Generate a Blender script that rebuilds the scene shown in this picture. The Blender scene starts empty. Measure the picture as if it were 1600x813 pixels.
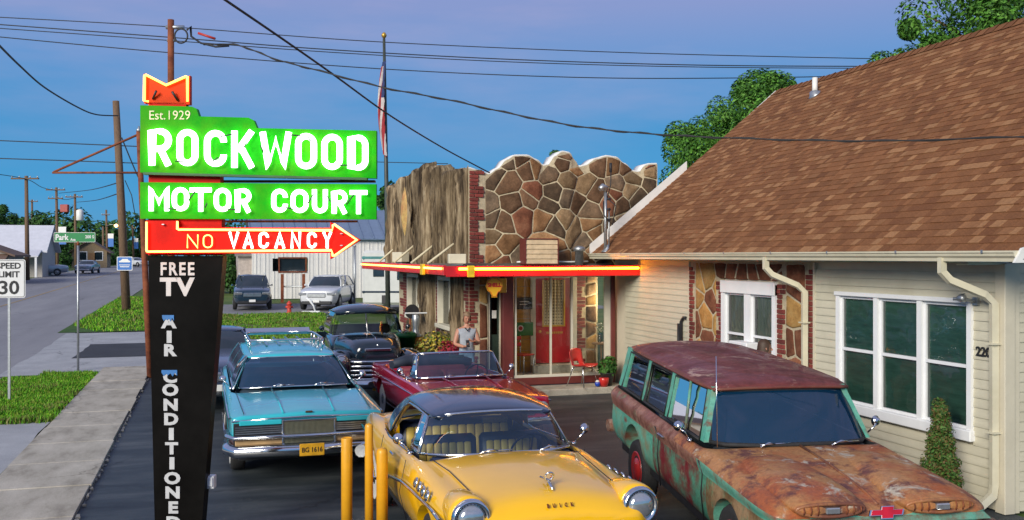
import bpy, bmesh, math, random
from math import sin, cos, pi, radians, sqrt, atan2, exp
from mathutils import Vector, Matrix
random.seed(7)
scene = bpy.context.scene
COL = scene.collection

# ------------------------------------------------------------------ camera
EYE = 2.9
TH = radians(17.4)
cam_data = bpy.data.cameras.new("camera")
cam = bpy.data.objects.new("camera", cam_data)
COL.objects.link(cam)
cam.location = (0, 0, EYE)
cam.rotation_euler = (radians(90), 0, -TH)
cam_data.sensor_width = 36
cam_data.lens = 33.75
cam_data.shift_y = -0.004
cam_data.clip_end = 3000
cam_data.clip_start = 0.05
scene.camera = cam

# ------------------------------------------------------------------ sky and sun
SUN_EL, SUN_AZ = radians(22), radians(226)      # azimuth measured clockwise from +Y
world = bpy.data.worlds.new("World")
scene.world = world
world.use_nodes = True
wn, wl = world.node_tree.nodes, world.node_tree.links
wn.clear()
w_out = wn.new("ShaderNodeOutputWorld")
w_bg = wn.new("ShaderNodeBackground")
w_bg.inputs[1].default_value = 0.12
w_sky = wn.new("ShaderNodeTexSky")
w_sky.sky_type = 'NISHITA'
w_sky.sun_disc = False
w_sky.sun_elevation = SUN_EL
w_sky.sun_rotation = SUN_AZ
w_sky.air_density = 1.0
w_sky.dust_density = 0.6
w_sky.ozone_density = 3.0
w_tc = wn.new("ShaderNodeTexCoord")
w_sep = wn.new("ShaderNodeSeparateXYZ")
wl.new(w_tc.outputs["Generated"], w_sep.inputs[0])
w_rmp = wn.new("ShaderNodeValToRGB")
wl.new(w_sep.outputs[2], w_rmp.inputs[0])
els = w_rmp.color_ramp.elements
els[0].position = 0.0; els[0].color = (0.060, 0.205, 0.38, 1)
els[1].position = 1.0; els[1].color = (0.16, 0.18, 0.29, 1)
for p, c in ((0.06, (0.030, 0.205, 0.42, 1)), (0.13, (0.040, 0.190, 0.405, 1)), (0.19, (0.085, 0.195, 0.41, 1)), (0.25, (0.165, 0.205, 0.40, 1))):
    e = els.new(p); e.color = c
w_map = wn.new("ShaderNodeMapping")
w_map.inputs["Scale"].default_value = (2.2, 2.2, 11.0)
w_map.inputs["Rotation"].default_value = (0.10, -0.06, 0)
wl.new(w_tc.outputs["Generated"], w_map.inputs[0])
w_noi = wn.new("ShaderNodeTexNoise")
w_noi.inputs["Scale"].default_value = 1.1
w_noi.inputs["Detail"].default_value = 6
w_noi.inputs["Roughness"].default_value = 0.55
wl.new(w_map.outputs[0], w_noi.inputs["Vector"])
w_cr = wn.new("ShaderNodeValToRGB")
w_cr.color_ramp.elements[0].position = 0.44
w_cr.color_ramp.elements[1].position = 0.75
w_cr.color_ramp.elements[1].color = (0.85, 0.85, 0.85, 1)
wl.new(w_noi.outputs[0], w_cr.inputs[0])
w_mc = wn.new("ShaderNodeMixRGB")
w_mc.inputs[2].default_value = (0.30, 0.26, 0.41, 1)
w_hi = wn.new("ShaderNodeMapRange")
w_hi.inputs[1].default_value = 0.08; w_hi.inputs[2].default_value = 0.27; w_hi.inputs[3].default_value = 0.12; w_hi.inputs[4].default_value = 1.0
wl.new(w_sep.outputs[2], w_hi.inputs[0])
w_cm = wn.new("ShaderNodeMath"); w_cm.operation = 'MULTIPLY'
wl.new(w_cr.outputs[0], w_cm.inputs[0]); wl.new(w_hi.outputs[0], w_cm.inputs[1])
wl.new(w_cm.outputs[0], w_mc.inputs[0])
wl.new(w_rmp.outputs[0], w_mc.inputs[1])
w_gain = wn.new("ShaderNodeMixRGB"); w_gain.blend_type = 'MULTIPLY'; w_gain.inputs[0].default_value = 1
w_gain.inputs[2].default_value = (8.3, 8.7, 8.5, 1)
wl.new(w_mc.outputs[0], w_gain.inputs[1])
w_mix = wn.new("ShaderNodeMixRGB")
w_mix.inputs[0].default_value = 0.97
wl.new(w_sky.outputs[0], w_mix.inputs[1])
wl.new(w_gain.outputs[0], w_mix.inputs[2])
wl.new(w_mix.outputs[0], w_bg.inputs[0])
wl.new(w_bg.outputs[0], w_out.inputs[0])

sun_data = bpy.data.lights.new("sun", 'SUN')
sun_data.energy = 2.7
sun_data.angle = radians(24)
sun_data.color = (1.0, 0.94, 0.82)
sun = bpy.data.objects.new("sun", sun_data)
COL.objects.link(sun)
_sd = Vector((sin(SUN_AZ) * cos(SUN_EL), cos(SUN_AZ) * cos(SUN_EL), sin(SUN_EL)))
sun.rotation_euler = (-_sd).to_track_quat('-Z', 'Y').to_euler()
sun.location = _sd * 40

scene.view_settings.view_transform = 'Standard'
scene.view_settings.look = 'None'
scene.view_settings.exposure = 0.58
scene.view_settings.gamma = 1
scene.view_settings.use_curve_mapping = False
scene.render.engine = 'CYCLES'
scene.cycles.use_denoising = True
scene.cycles.max_bounces = 7
scene.cycles.transparent_max_bounces = 16
scene.cycles.caustics_reflective = False
scene.cycles.caustics_refractive = False
scene.cycles.sample_clamp_indirect = 6

# ------------------------------------------------------------------ geometry helpers
FW = Vector((sin(TH), cos(TH), 0)); RT = Vector((cos(TH), -sin(TH), 0))
def lift(Y):                       # the street rises gently away from the lot
    return 0.0 if Y < 27 else (0.012 * (Y - 27) if Y < 130 else 1.236)
def at_depth(px, py, d):
    p = FW * d + RT * ((px - 800) / 1500 * d)
    return Vector((p.x, p.y, EYE - (py - 400) / 1500 * d))
def on_level(px, py, z=0.0):
    return at_depth(px, py, 1500 * (EYE - z) / (py - 400))
def on_x(px, X):                   # Y where the sight line of column px meets the plane X
    k = (px - 800) / 1500
    return X * (cos(TH) - k * sin(TH)) / (sin(TH) + k * cos(TH))
def on_y(px, Y):
    k = (px - 800) / 1500
    return Y * (sin(TH) + k * cos(TH)) / (cos(TH) - k * sin(TH))
def z_at(py, X, Y):
    return EYE - (py - 400) / 1500 * (X * sin(TH) + Y * cos(TH))

class MB:
    """Collects shapes, then links them as ONE mesh object."""
    def __init__(s):
        s.v = []; s.f = []; s.m = []; s.s = []
    def add(s, vs, fs, mi=0, sm=False):
        o = len(s.v)
        s.v += [tuple(v) for v in vs]
        for f in fs:
            s.f.append(tuple(i + o for i in f)); s.m.append(mi); s.s.append(sm)
        return s
    def box(s, x0, x1, y0, y1, z0, z1, mi=0):
        v = [(x, y, z) for z in (z0, z1) for y in (y0, y1) for x in (x0, x1)]
        return s.add(v, [(0, 2, 3, 1), (4, 5, 7, 6), (0, 1, 5, 4), (2, 6, 7, 3), (0, 4, 6, 2), (1, 3, 7, 5)], mi)
    def cbox(s, x0, x1, y0, y1, z0, z1, b=0.01, mi=0, sm=False):
        """box with chamfered edges"""
        vs = []
        for sx in (0, 1):
            for sy in (0, 1):
                for sz in (0, 1):
                    x, y, z = (x0, x1)[sx], (y0, y1)[sy], (z0, z1)[sz]
                    dx, dy, dz = b * (1 - 2 * sx), b * (1 - 2 * sy), b * (1 - 2 * sz)
                    vs += [(x, y + dy, z + dz), (x + dx, y, z + dz), (x + dx, y + dy, z)]
        bm = bmesh.new()
        for v in vs: bm.verts.new(v)
        r = bmesh.ops.convex_hull(bm, input=bm.verts)
        bmesh.ops.dissolve_limit(bm, angle_limit=0.01, verts=bm.verts, edges=bm.edges)
        bm.verts.index_update()
        s.add([v.co for v in bm.verts], [[v.index for v in f.verts] for f in bm.faces], mi, sm)
        bm.free()
        return s
    def tube(s, pts, r, n=8, mi=0, closed=False, flat=1.0, sm=True, up=None):
        pts = [Vector(p) for p in pts]
        N = len(pts)
        rs = r if isinstance(r, (list, tuple)) else [r] * N
        if up is None:
            t0 = (pts[1] - pts[0]).normalized()
            up = Vector((0, 0, 1)) if abs(t0.z) < 0.9 else Vector((0, 1, 0))
        up = Vector(up)
        o = len(s.v)
        for i, p in enumerate(pts):
            a = pts[(i - 1) % N] if (closed or i > 0) else p
            b = pts[(i + 1) % N] if (closed or i < N - 1) else p
            t = (b - a)
            t = t.normalized() if t.length > 1e-9 else Vector((0, 0, 1))
            u = up - t * up.dot(t)
            if u.length < 1e-5: u = t.orthogonal()
            u.normalize(); w = t.cross(u); up = u
            k = 1.0
            if 0 < i < N - 1 or closed:
                c = (p - a).normalized().dot((b - p).normalized()) if (p - a).length > 1e-9 and (b - p).length > 1e-9 else 1
                k = min(1.5, 1 / max(0.5, sqrt(max(0.01, (1 + c) / 2))))
            for j in range(n):
                an = 2 * pi * j / n + pi / n
                s.v.append(tuple(p + u * (cos(an) * rs[i] * flat) + w * (sin(an) * rs[i] * k)))
        M = N if closed else N - 1
        for i in range(M):
            for j in range(n):
                a = o + i * n + j; b = o + i * n + (j + 1) % n
                c = o + ((i + 1) % N) * n + (j + 1) % n; d = o + ((i + 1) % N) * n + j
                s.f.append((a, b, c, d)); s.m.append(mi); s.s.append(sm)
        if not closed:
            s.f.append(tuple(o + j for j in reversed(range(n)))); s.m.append(mi); s.s.append(False)
            s.f.append(tuple(o + (N - 1) * n + j for j in range(n))); s.m.append(mi); s.s.append(False)
        return s
    def lathe(s, prof, n=16, mat=None, mi=0, sm=True):
        """prof: (radius, height) from bottom to top around local Z"""
        mat = mat or Matrix()
        o = len(s.v)
        for r, h in prof:
            for j in range(n):
                a = 2 * pi * j / n
                s.v.append(tuple(mat @ Vector((r * cos(a), r * sin(a), h))))
        for i in range(len(prof) - 1):
            for j in range(n):
                s.f.append((o + i * n + j, o + i * n + (j + 1) % n, o + (i + 1) * n + (j + 1) % n, o + (i + 1) * n + j))
                s.m.append(mi); s.s.append(sm)
        s.f.append(tuple(o + j for j in reversed(range(n)))); s.m.append(mi); s.s.append(False)
        s.f.append(tuple(o + (len(prof) - 1) * n + j for j in range(n))); s.m.append(mi); s.s.append(False)
        return s
    def prism(s, poly, h0, h1, mat=None, mi=0, sm=False):
        """extrude a CCW polygon (list of 2D) from h0 to h1 along local Z"""
        mat = mat or Matrix()
        n = len(poly)
        v = [mat @ Vector((x, y, h0)) for x, y in poly] + [mat @ Vector((x, y, h1)) for x, y in poly]
        f = [tuple(reversed(range(n))), tuple(range(n, 2 * n))]
        s.add(v, f, mi)
        return s.add(v, [(i, (i + 1) % n, n + (i + 1) % n, n + i) for i in range(n)], mi, sm)
    def grid(s, rows, mi=0, sm=True, closed=False):
        nr, nc = len(rows), len(rows[0])
        v = [p for r in rows for p in r]
        f = []
        for i in range(nr - 1):
            for j in range(nc if closed else nc - 1):
                f.append((i * nc + j, i * nc + (j + 1) % nc, (i + 1) * nc + (j + 1) % nc, (i + 1) * nc + j))
        return s.add(v, f, mi, sm)
    def xform(s, mat):
        s.v = [tuple(mat @ Vector(v)) for v in s.v]; return s
    def mesh(s, name, mats):
        me = bpy.data.meshes.new(name)
        me.from_pydata(s.v, [], s.f)
        for m in (mats if isinstance(mats, (list, tuple)) else [mats]): me.materials.append(m)
        me.polygons.foreach_set("material_index", s.m)
        me.polygons.foreach_set("use_smooth", s.s)
        me.update()
        return me
    def build(s, name, mats, parent=None, loc=None, fix=False):
        me = s.mesh(name, mats)
        if fix: fix_normals(me)
        return link(name, me, parent, loc)

def fix_normals(me):
    bm = bmesh.new(); bm.from_mesh(me)
    bmesh.ops.recalc_face_normals(bm, faces=bm.faces)
    bm.to_mesh(me); bm.free(); me.update()
def link(name, me, parent=None, loc=None):
    o = bpy.data.objects.new(name, me)
    COL.objects.link(o)
    if parent is not None: o.parent = parent
    if loc is not None: o.location = loc
    return o
def empty(name, loc=(0, 0, 0), rz=0):
    o = bpy.data.objects.new(name, None)
    COL.objects.link(o)
    o.empty_display_size = 0.1
    o.location = loc; o.rotation_euler = (0, 0, rz)
    return o
def tag(o, label=None, cat=None, group=None, kind=None):
    if label: o["label"] = label
    if cat: o["category"] = cat
    if group: o["group"] = group
    if kind: o["kind"] = kind
    return o
def copy_tree(o, parent=None):
    c = o.copy(); COL.objects.link(c); c.parent = parent
    for ch in list(o.children): copy_tree(ch, c)
    return c
def T(x, y, z): return Matrix.Translation((x, y, z))
def RX(a): return Matrix.Rotation(a, 4, 'X')
def RY(a): return Matrix.Rotation(a, 4, 'Y')
def RZ(a): return Matrix.Rotation(a, 4, 'Z')
FACE_SOUTH = RX(pi / 2)            # local XY drawn upright, facing -Y
FACE_WEST = RZ(-pi / 2) @ RX(pi / 2)   # upright, facing -X
def baked(me, sub=0, cutters=(), bevel=0):
    """evaluate subdivision and boolean cuts into a new mesh"""
    ob = bpy.data.objects.new("tmp", me); COL.objects.link(ob)
    tmp = [ob]
    if bevel:
        m = ob.modifiers.new("b", 'BEVEL'); m.width = bevel; m.segments = 2; m.limit_method = 'ANGLE'
    if sub:
        m = ob.modifiers.new("s", 'SUBSURF'); m.levels = sub; m.render_levels = sub
    for c in cutters:
        co = bpy.data.objects.new("tmpc", c); COL.objects.link(co); tmp.append(co)
        m = ob.modifiers.new("c", 'BOOLEAN'); m.operation = 'DIFFERENCE'; m.object = co; m.solver = 'EXACT'
    dg = bpy.context.evaluated_depsgraph_get()
    out = bpy.data.meshes.new_from_object(ob.evaluated_get(dg))
    for t in tmp: bpy.data.objects.remove(t)
    return out
def text_mesh(body, size=1.0, ext=0.002, bold=0.0, sx=1.0, align='CENTER'):
    cu = bpy.data.curves.new("t", 'FONT')
    cu.body = body; cu.size = size; cu.extrude = ext; cu.offset = bold
    cu.align_x = align; cu.align_y = 'CENTER'; cu.resolution_u = 3
    ob = bpy.data.objects.new("t", cu); COL.objects.link(ob)
    dg = bpy.context.evaluated_depsgraph_get()
    me = bpy.data.meshes.new_from_object(ob.evaluated_get(dg))
    bpy.data.objects.remove(ob)
    if sx != 1.0: me.transform(Matrix.Diagonal((sx, 1, 1, 1)))
    return me
def text_part(name, body, mat, parent, frame, size, ext=0.002, bold=0.0, sx=1.0, align='CENTER'):
    me = text_mesh(body, size, ext, bold, sx, align)
    me.transform(frame)
    me.materials.clear(); me.materials.append(mat)
    return link(name, me, parent)

# ------------------------------------------------------------------ materials
def new_mat(name):
    m = bpy.data.materials.new(name); m.use_nodes = True
    return m, m.node_tree.nodes, m.node_tree.links, m.node_tree.nodes["Principled BSDF"]
def noise_node(n, l, scale, detail=5, rough=0.6, coord="Object", stretch=None):
    tc = n.new("ShaderNodeTexCoord")
    nz = n.new("ShaderNodeTexNoise")
    nz.inputs["Scale"].default_value = scale; nz.inputs["Detail"].default_value = detail
    nz.inputs["Roughness"].default_value = rough
    if stretch:
        mp = n.new("ShaderNodeMapping"); mp.inputs["Scale"].default_value = stretch
        l.new(tc.outputs[coord], mp.inputs[0]); l.new(mp.outputs[0], nz.inputs["Vector"])
    else:
        l.new(tc.outputs[coord], nz.inputs["Vector"])
    return nz
def ramp_node(n, l, src, stops):
    r = n.new("ShaderNodeValToRGB")
    e = r.color_ramp.elements
    while len(e) > 1: e.remove(e[-1])
    e[0].position = stops[0][0]; e[0].color = (*stops[0][1], 1)
    for p, c in stops[1:]:
        k = e.new(p); k.color = (*c, 1)
    l.new(src, r.inputs[0])
    return r
def mix_node(n, l, fac, a, b, mode='MIX'):
    m = n.new("ShaderNodeMixRGB"); m.blend_type = mode
    for i, x in ((0, fac), (1, a), (2, b)):
        if hasattr(x, "links"): l.new(x, m.inputs[i])
        elif isinstance(x, (int, float)): m.inputs[i].default_value = x
        else: m.inputs[i].default_value = (*x, 1)
    return m
def bump_node(n, l, src, strength, dist=0.02):
    b = n.new("ShaderNodeBump"); b.inputs["Strength"].default_value = strength; b.inputs["Distance"].default_value = dist
    l.new(src, b.inputs["Height"]); return b
def mat(name, c, rough=0.6, metal=0.0, var=0.25, scale=6, bump=0.0, bscale=40, coat=0.0, stretch=None, per_object=0.0, spec=None, coord="Object", dirt=None):
    """colour with procedural variation, optional relief and a per-object shift"""
    m, n, l, b = new_mat(name)
    nz = noise_node(n, l, scale, 6, 0.65, coord, stretch)
    lo = tuple(x * (1 - var) for x in c); hi = tuple(min(1, x * (1 + var)) for x in c)
    col = ramp_node(n, l, nz.outputs[0], [(0.3, lo), (0.7, hi)]).outputs[0]
    if dirt:
        n2 = noise_node(n, l, scale * 0.37, 7, 0.7, coord)
        f = ramp_node(n, l, n2.outputs[0], [(0.45, (0, 0, 0)), (0.72, (1, 1, 1))])
        col = mix_node(n, l, f.outputs[0], col, dirt).outputs[0]
    if per_object:
        oi = n.new("ShaderNodeObjectInfo")
        rr = ramp_node(n, l, oi.outputs["Random"], [(0, (1 - per_object,) * 3), (1, (1 + per_object,) * 3)])
        col = mix_node(n, l, 1.0, col, rr.outputs[0], 'MULTIPLY').outputs[0]
    l.new(col, b.inputs["Base Color"])
    b.inputs["Roughness"].default_value = rough
    b.inputs["Metallic"].default_value = metal
    if spec is not None: b.inputs["Specular IOR Level"].default_value = spec
    if coat:
        b.inputs["Coat Weight"].default_value = coat; b.inputs["Coat Roughness"].default_value = 0.04
    if bump:
        nb = noise_node(n, l, bscale, 6, 0.7, coord, stretch)
        l.new(bump_node(n, l, nb.outputs[0], bump).outputs[0], b.inputs["Normal"])
    return m
def glow(name, c, strength, base=None):
    m, n, l, b = new_mat(name)
    b.inputs["Base Color"].default_value = (*(base or c), 1)
    b.inputs["Emission Color"].default_value = (*c, 1)
    b.inputs["Emission Strength"].default_value = strength
    return m
def glass(name, tint=(0.25, 0.32, 0.36), ior=1.5, rough=0.02, film=0.0, film_color=(0.02, 0.03, 0.05), wavy=0.0):
    """thin pane: tinted see-through plus mirror reflection by angle"""
    m, n, l, b = new_mat(name)
    n.remove(b)
    out = n["Material Output"]
    tr = n.new("ShaderNodeBsdfTransparent"); tr.inputs[0].default_value = (*tint, 1)
    df = n.new("ShaderNodeBsdfDiffuse"); df.inputs[0].default_value = (*film_color, 1)
    gl = n.new("ShaderNodeBsdfGlossy"); gl.inputs["Roughness"].default_value = rough
    fr = n.new("ShaderNodeFresnel"); fr.inputs[0].default_value = ior
    m1 = n.new("ShaderNodeMixShader"); m1.inputs[0].default_value = film
    l.new(tr.outputs[0], m1.inputs[1]); l.new(df.outputs[0], m1.inputs[2])
    ms = n.new("ShaderNodeMixShader")
    mth = n.new("ShaderNodeMath"); mth.operation = 'MULTIPLY_ADD'; mth.use_clamp = True
    mth.inputs[1].default_value = 1.0; mth.inputs[2].default_value = 0.05
    l.new(fr.outputs[0], mth.inputs[0]); l.new(mth.outputs[0], ms.inputs[0])
    l.new(m1.outputs[0], ms.inputs[1]); l.new(gl.outputs[0], ms.inputs[2])
    if wavy:
        nb = noise_node(n, l, 1.3, 3, .5); bp = bump_node(n, l, nb.outputs[0], wavy, .05)
        l.new(bp.outputs[0], gl.inputs["Normal"])
    l.new(ms.outputs[0], out.inputs[0])
    return m
def paint(name, c, rough=0.32, var=0.06, metal=0.0, coat=1.0):
    m = mat(name, c, rough, metal, var, 1.5, coat=coat)
    n, l = m.node_tree.nodes, m.node_tree.links; b = n["Principled BSDF"]
    d = noise_node(n, l, 5, 7, .7)              # road dust dulls the gloss in places
    r = ramp_node(n, l, d.outputs[0], [(.35, (.03,) * 3), (.75, (.16,) * 3)]); l.new(r.outputs[0], b.inputs["Coat Roughness"])
    w = noise_node(n, l, 1.1, 3, .5); l.new(bump_node(n, l, w.outputs[0], .06, .03).outputs[0], b.inputs["Coat Normal"])
    return m
def shade_attr(name, rough=0.9, bump=0.3, bscale=60, trans=0.0, gain=1.0):
    """colour taken from the mesh colour attribute 'tone' (natural colour differences of the pieces)"""
    m, n, l, b = new_mat(name)
    a = n.new("ShaderNodeAttribute"); a.attribute_name = "tone"
    nz = noise_node(n, l, bscale, 5)
    r = ramp_node(n, l, nz.outputs[0], [(0.3, (0.75,) * 3), (0.7, (1.2,) * 3)])
    x = mix_node(n, l, 1.0, a.outputs["Color"], r.outputs[0], 'MULTIPLY')
    l.new(x.outputs[0], b.inputs["Base Color"])
    b.inputs["Roughness"].default_value = rough
    b.inputs["Specular IOR Level"].default_value = 0.25
    if bump: l.new(bump_node(n, l, nz.outputs[0], bump).outputs[0], b.inputs["Normal"])
    return m
def set_tone(me, tones):
    """tones: one colour for each face"""
    a = me.color_attributes.new("tone", 'FLOAT_COLOR', 'CORNER')
    buf = []
    for p, c in zip(me.polygons, tones):
        buf += [c[0], c[1], c[2], 1.0] * p.loop_total
    a.data.foreach_set("color", buf)

chrome = mat("chrome", (0.72, 0.73, 0.75), 0.12, 1.0, 0.05, 8)
dull_chrome = mat("worn_chrome", (0.52, 0.52, 0.52), 0.3, 1.0, 0.2, 12)
steel = mat("galvanized_steel", (0.42, 0.44, 0.45), 0.45, 0.85, 0.2, 20)
black_rubber = mat("rubber", (0.018, 0.018, 0.019), 0.75, 0, 0.3, 20)
black_plastic = mat("black_plastic", (0.02, 0.02, 0.022), 0.45, 0, 0.2, 12)
cable_black = mat("cable_black", (0.016, 0.016, 0.018), 0.6, 0, 0.2, 10)
white_paint = mat("white_paint", (0.74, 0.73, 0.69), 0.5, 0, 0.08, 5, bump=0.05)
cream_paint = mat("cream_paint", (0.66, 0.60, 0.44), 0.5, 0, 0.10, 4, bump=0.05)
wood_pole_mat = mat("weathered_pole_wood", (0.155, 0.095, 0.055), 0.85, 0, 0.45, 9, bump=0.4, bscale=14, stretch=(6, 6, 0.7))
rust_mat = mat("rusty_iron", (0.20, 0.055, 0.025), 0.85, 0.2, 0.5, 7, bump=0.3, bscale=30, dirt=(0.33, 0.11, 0.04))
dark_pane = glass("window_glass", (0.16, 0.22, 0.22), 1.5)
car_pane = glass("car_glass", (0.30, 0.42, 0.50), 1.55, film=0.45, film_color=(0.005, 0.052, 0.125))
clear_pane = glass("clear_glass", (0.82, 0.86, 0.84), 1.45)
lamp_lens = mat("lamp_lens", (0.50, 0.52, 0.53), 0.10, 0.75, 0.12, 30, coat=1.0)
# ------------------------------------------------------------------ ground, road, pavements
from mathutils import noise as mnoise
def sheet(name, x0, x1, y0, y1, z, material, nx=2, ny=60, kind='structure', parent=None, wob=0.0):
    m = MB(); rows = []
    for j in range(ny + 1):
        y = y0 + (y1 - y0) * j / ny
        rows.append([(x0 + (x1 - x0) * i / nx + (random.uniform(-wob, wob) if i in (0, nx) else 0), y, z + lift(y)) for i in range(nx + 1)])
    m.grid(rows)
    o = m.build(name, material, parent)
    if kind: o["kind"] = kind
    return o
def ground_mat(name, stops, scale, rough=0.9, fine=60, bump=0.3, fine_amt=0.35, streak=None, spec=0.3, cracks=0, crack_col=(0.02, 0.02, 0.022)):
    m, n, l, b = new_mat(name)
    a = noise_node(n, l, scale, 8, 0.65, "Object", streak)
    c = ramp_node(n, l, a.outputs[0], stops)
    f = noise_node(n, l, fine, 4, 0.7)
    g = ramp_node(n, l, f.outputs[0], [(0.25, (1 - fine_amt,) * 3), (0.75, (1 + fine_amt,) * 3)])
    x = mix_node(n, l, 1.0, c.outputs[0], g.outputs[0], 'MULTIPLY')
    if cracks:                                # wandering cracks, present only here and there
        tc = n.new("ShaderNodeTexCoord"); wn_ = noise_node(n, l, 1.7, 5, .7)
        ad = n.new("ShaderNodeVectorMath"); ad.operation = 'MULTIPLY_ADD'; ad.inputs[1].default_value = (.9, .9, 0)
        l.new(wn_.outputs["Color"], ad.inputs[0]); l.new(tc.outputs["Object"], ad.inputs[2])
        vo = n.new("ShaderNodeTexVoronoi"); vo.feature = 'DISTANCE_TO_EDGE'; vo.inputs["Scale"].default_value = cracks
        l.new(ad.outputs[0], vo.inputs["Vector"])
        ln = ramp_node(n, l, vo.outputs["Distance"], [(0.0, (1, 1, 1)), (0.012 * cracks / .4, (0, 0, 0))])
        gate = ramp_node(n, l, noise_node(n, l, .5, 3).outputs[0], [(.45, (0, 0, 0)), (.6, (.85, .85, .85))])
        mk = mix_node(n, l, 1.0, ln.outputs[0], gate.outputs[0], 'MULTIPLY')
        x = mix_node(n, l, mk.outputs[0], x.outputs[0], crack_col)
    l.new(x.outputs[0], b.inputs["Base Color"])
    b.inputs["Roughness"].default_value = rough
    b.inputs["Specular IOR Level"].default_value = spec
    if bump: l.new(bump_node(n, l, f.outputs[0], bump).outputs[0], b.inputs["Normal"])
    return m
soil_mat = ground_mat("lawn_soil", [(0.3, (0.045, 0.085, 0.018)), (0.5, (0.075, 0.13, 0.025)), (0.68, (0.13, 0.15, 0.045)), (0.8, (0.24, 0.20, 0.12))], 0.35, fine=9, bump=0.2)
road_mat = ground_mat("old_road_asphalt", [(0.3, (0.19, 0.19, 0.205)), (0.55, (0.25, 0.25, 0.265)), (0.75, (0.31, 0.31, 0.315))], 0.3, 0.85, 90, 0.2, 0.2, (1.6, 0.22, 1), cracks=.22, crack_col=(.07,.07,.075))
lot_mat = ground_mat("sealed_lot_asphalt", [(0.28, (0.014, 0.019, 0.024)), (0.48, (0.033, 0.043, 0.050)), (0.60, (0.060, 0.070, 0.076)), (0.74, (0.12, 0.13, 0.135))], 0.9, 0.55, 140, 0.25, 0.35, (0.5, 2.2, 1), 0.35, cracks=.3, crack_col=(.012,.014,.016))
patch_mat = ground_mat("fresh_asphalt_patch", [(0.3, (0.035, 0.037, 0.042)), (0.7, (0.055, 0.057, 0.062))], 1.2, 0.75, 120, 0.3, 0.3)
walk_mat = ground_mat("pavement_concrete", [(0.28, (0.25, 0.225, 0.18)), (0.48, (0.42, 0.385, 0.315)), (0.72, (0.54, 0.50, 0.42))], 2.2, 0.9, 70, 0.35, 0.25, (1.3, 0.5, 1), cracks=.5, crack_col=(.16,.145,.12))
apron_mat = ground_mat("apron_concrete", [(0.3, (0.30, 0.31, 0.325)), (0.7, (0.42, 0.43, 0.44))], 1.2, 0.9, 50, 0.35, 0.3, cracks=.45, crack_col=(.12,.12,.12))
edge_mat = ground_mat("broken_kerb_concrete", [(0.3, (0.17, 0.165, 0.155)), (0.7, (0.30, 0.29, 0.27))], 6, 0.95, 60, 0.6, 0.3)
line_mat = ground_mat("worn_yellow_line", [(0.4, (0.46, 0.30, 0.08)), (0.6, (0.22, 0.19, 0.16))], 4, 0.85, 60, 0.2)

m = MB(); rows = []
ys = [-30, -5, 5, 15, 27, 33, 40, 50, 60, 80, 100, 130, 180, 300, 600, 1200, 2400]
for y in ys:
    rows.append([(x, y, lift(y) - 0.04) for x in (-1500, -600, -200, -80, -40, -20, -10, 0, 10, 20, 40, 80, 200, 600, 1500)])
m.grid(rows)
m.build("ground", soil_mat)["kind"] = 'structure'
sheet("road", -15.8, -4.7, -20, 420, -0.02, road_mat, 4, 120)
road_line = sheet("road_marking", -10.35, -10.22, 8, 230, -0.012, line_mat, 1, 80)
sheet("cross_street", -4.7, 20, 45.5, 53.5, -0.016, road_mat, 6, 6)
sheet("parking_lot", -1.46, 8.62, -4, 30.0, -0.004, lot_mat, 12, 40)
sheet("driveway_apron", -4.7, -2.66, -4, 18.3, 0.02, apron_mat, 3, 20, wob=0.03)
sheet("side_driveway", -4.9, -1.0, 25.6, 37.5, 0.004, apron_mat, 4, 12, wob=0.05)
sheet("asphalt_patch", -3.7, -0.6, 29.3, 33.2, 0.012, patch_mat, 4, 6, wob=0.06)
sheet("gravel_strip", -1.0, 2.6, 30.0, 33.0, 0.0, apron_mat, 3, 4, wob=0.08)

# sidewalk of cast slabs with open joints and a crumbling edge
walk = empty("sidewalk", (0, 0, 0)); walk["kind"] = 'structure'
y = 1.0
while y < 25.6:
    L = 1.52 if y > 2 else 1.4
    mm = MB(); rz = random.uniform(-0.006, 0.006)
    mm.cbox(-2.64 + random.uniform(-.01, .01), -1.43 + random.uniform(-.025, .015), y, y + L - 0.02, -0.1, 0.045 + rz, 0.006)
    mm.build("slab", walk_mat, walk)
    y += L
m = MB()
y = 2.0
while y < 24.5:
    L = random.uniform(0.03, 0.22)
    w = random.uniform(0.006, 0.055)
    if random.random() < 0.7:
        h = random.uniform(0.003, 0.03)
        m.prism([(-1.425, y), (-1.425 + w, y + random.uniform(0, .03)), (-1.425 + w * random.uniform(.5, 1.1), y + L * .6), (-1.425 + w * .7, y + L), (-1.425, y + L)], -0.02, h)
    y += L
o = m.build("edging", edge_mat, walk); o["kind"] = 'stuff'; o["label"] = "crumbled pale concrete along the edge of the walk"

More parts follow.
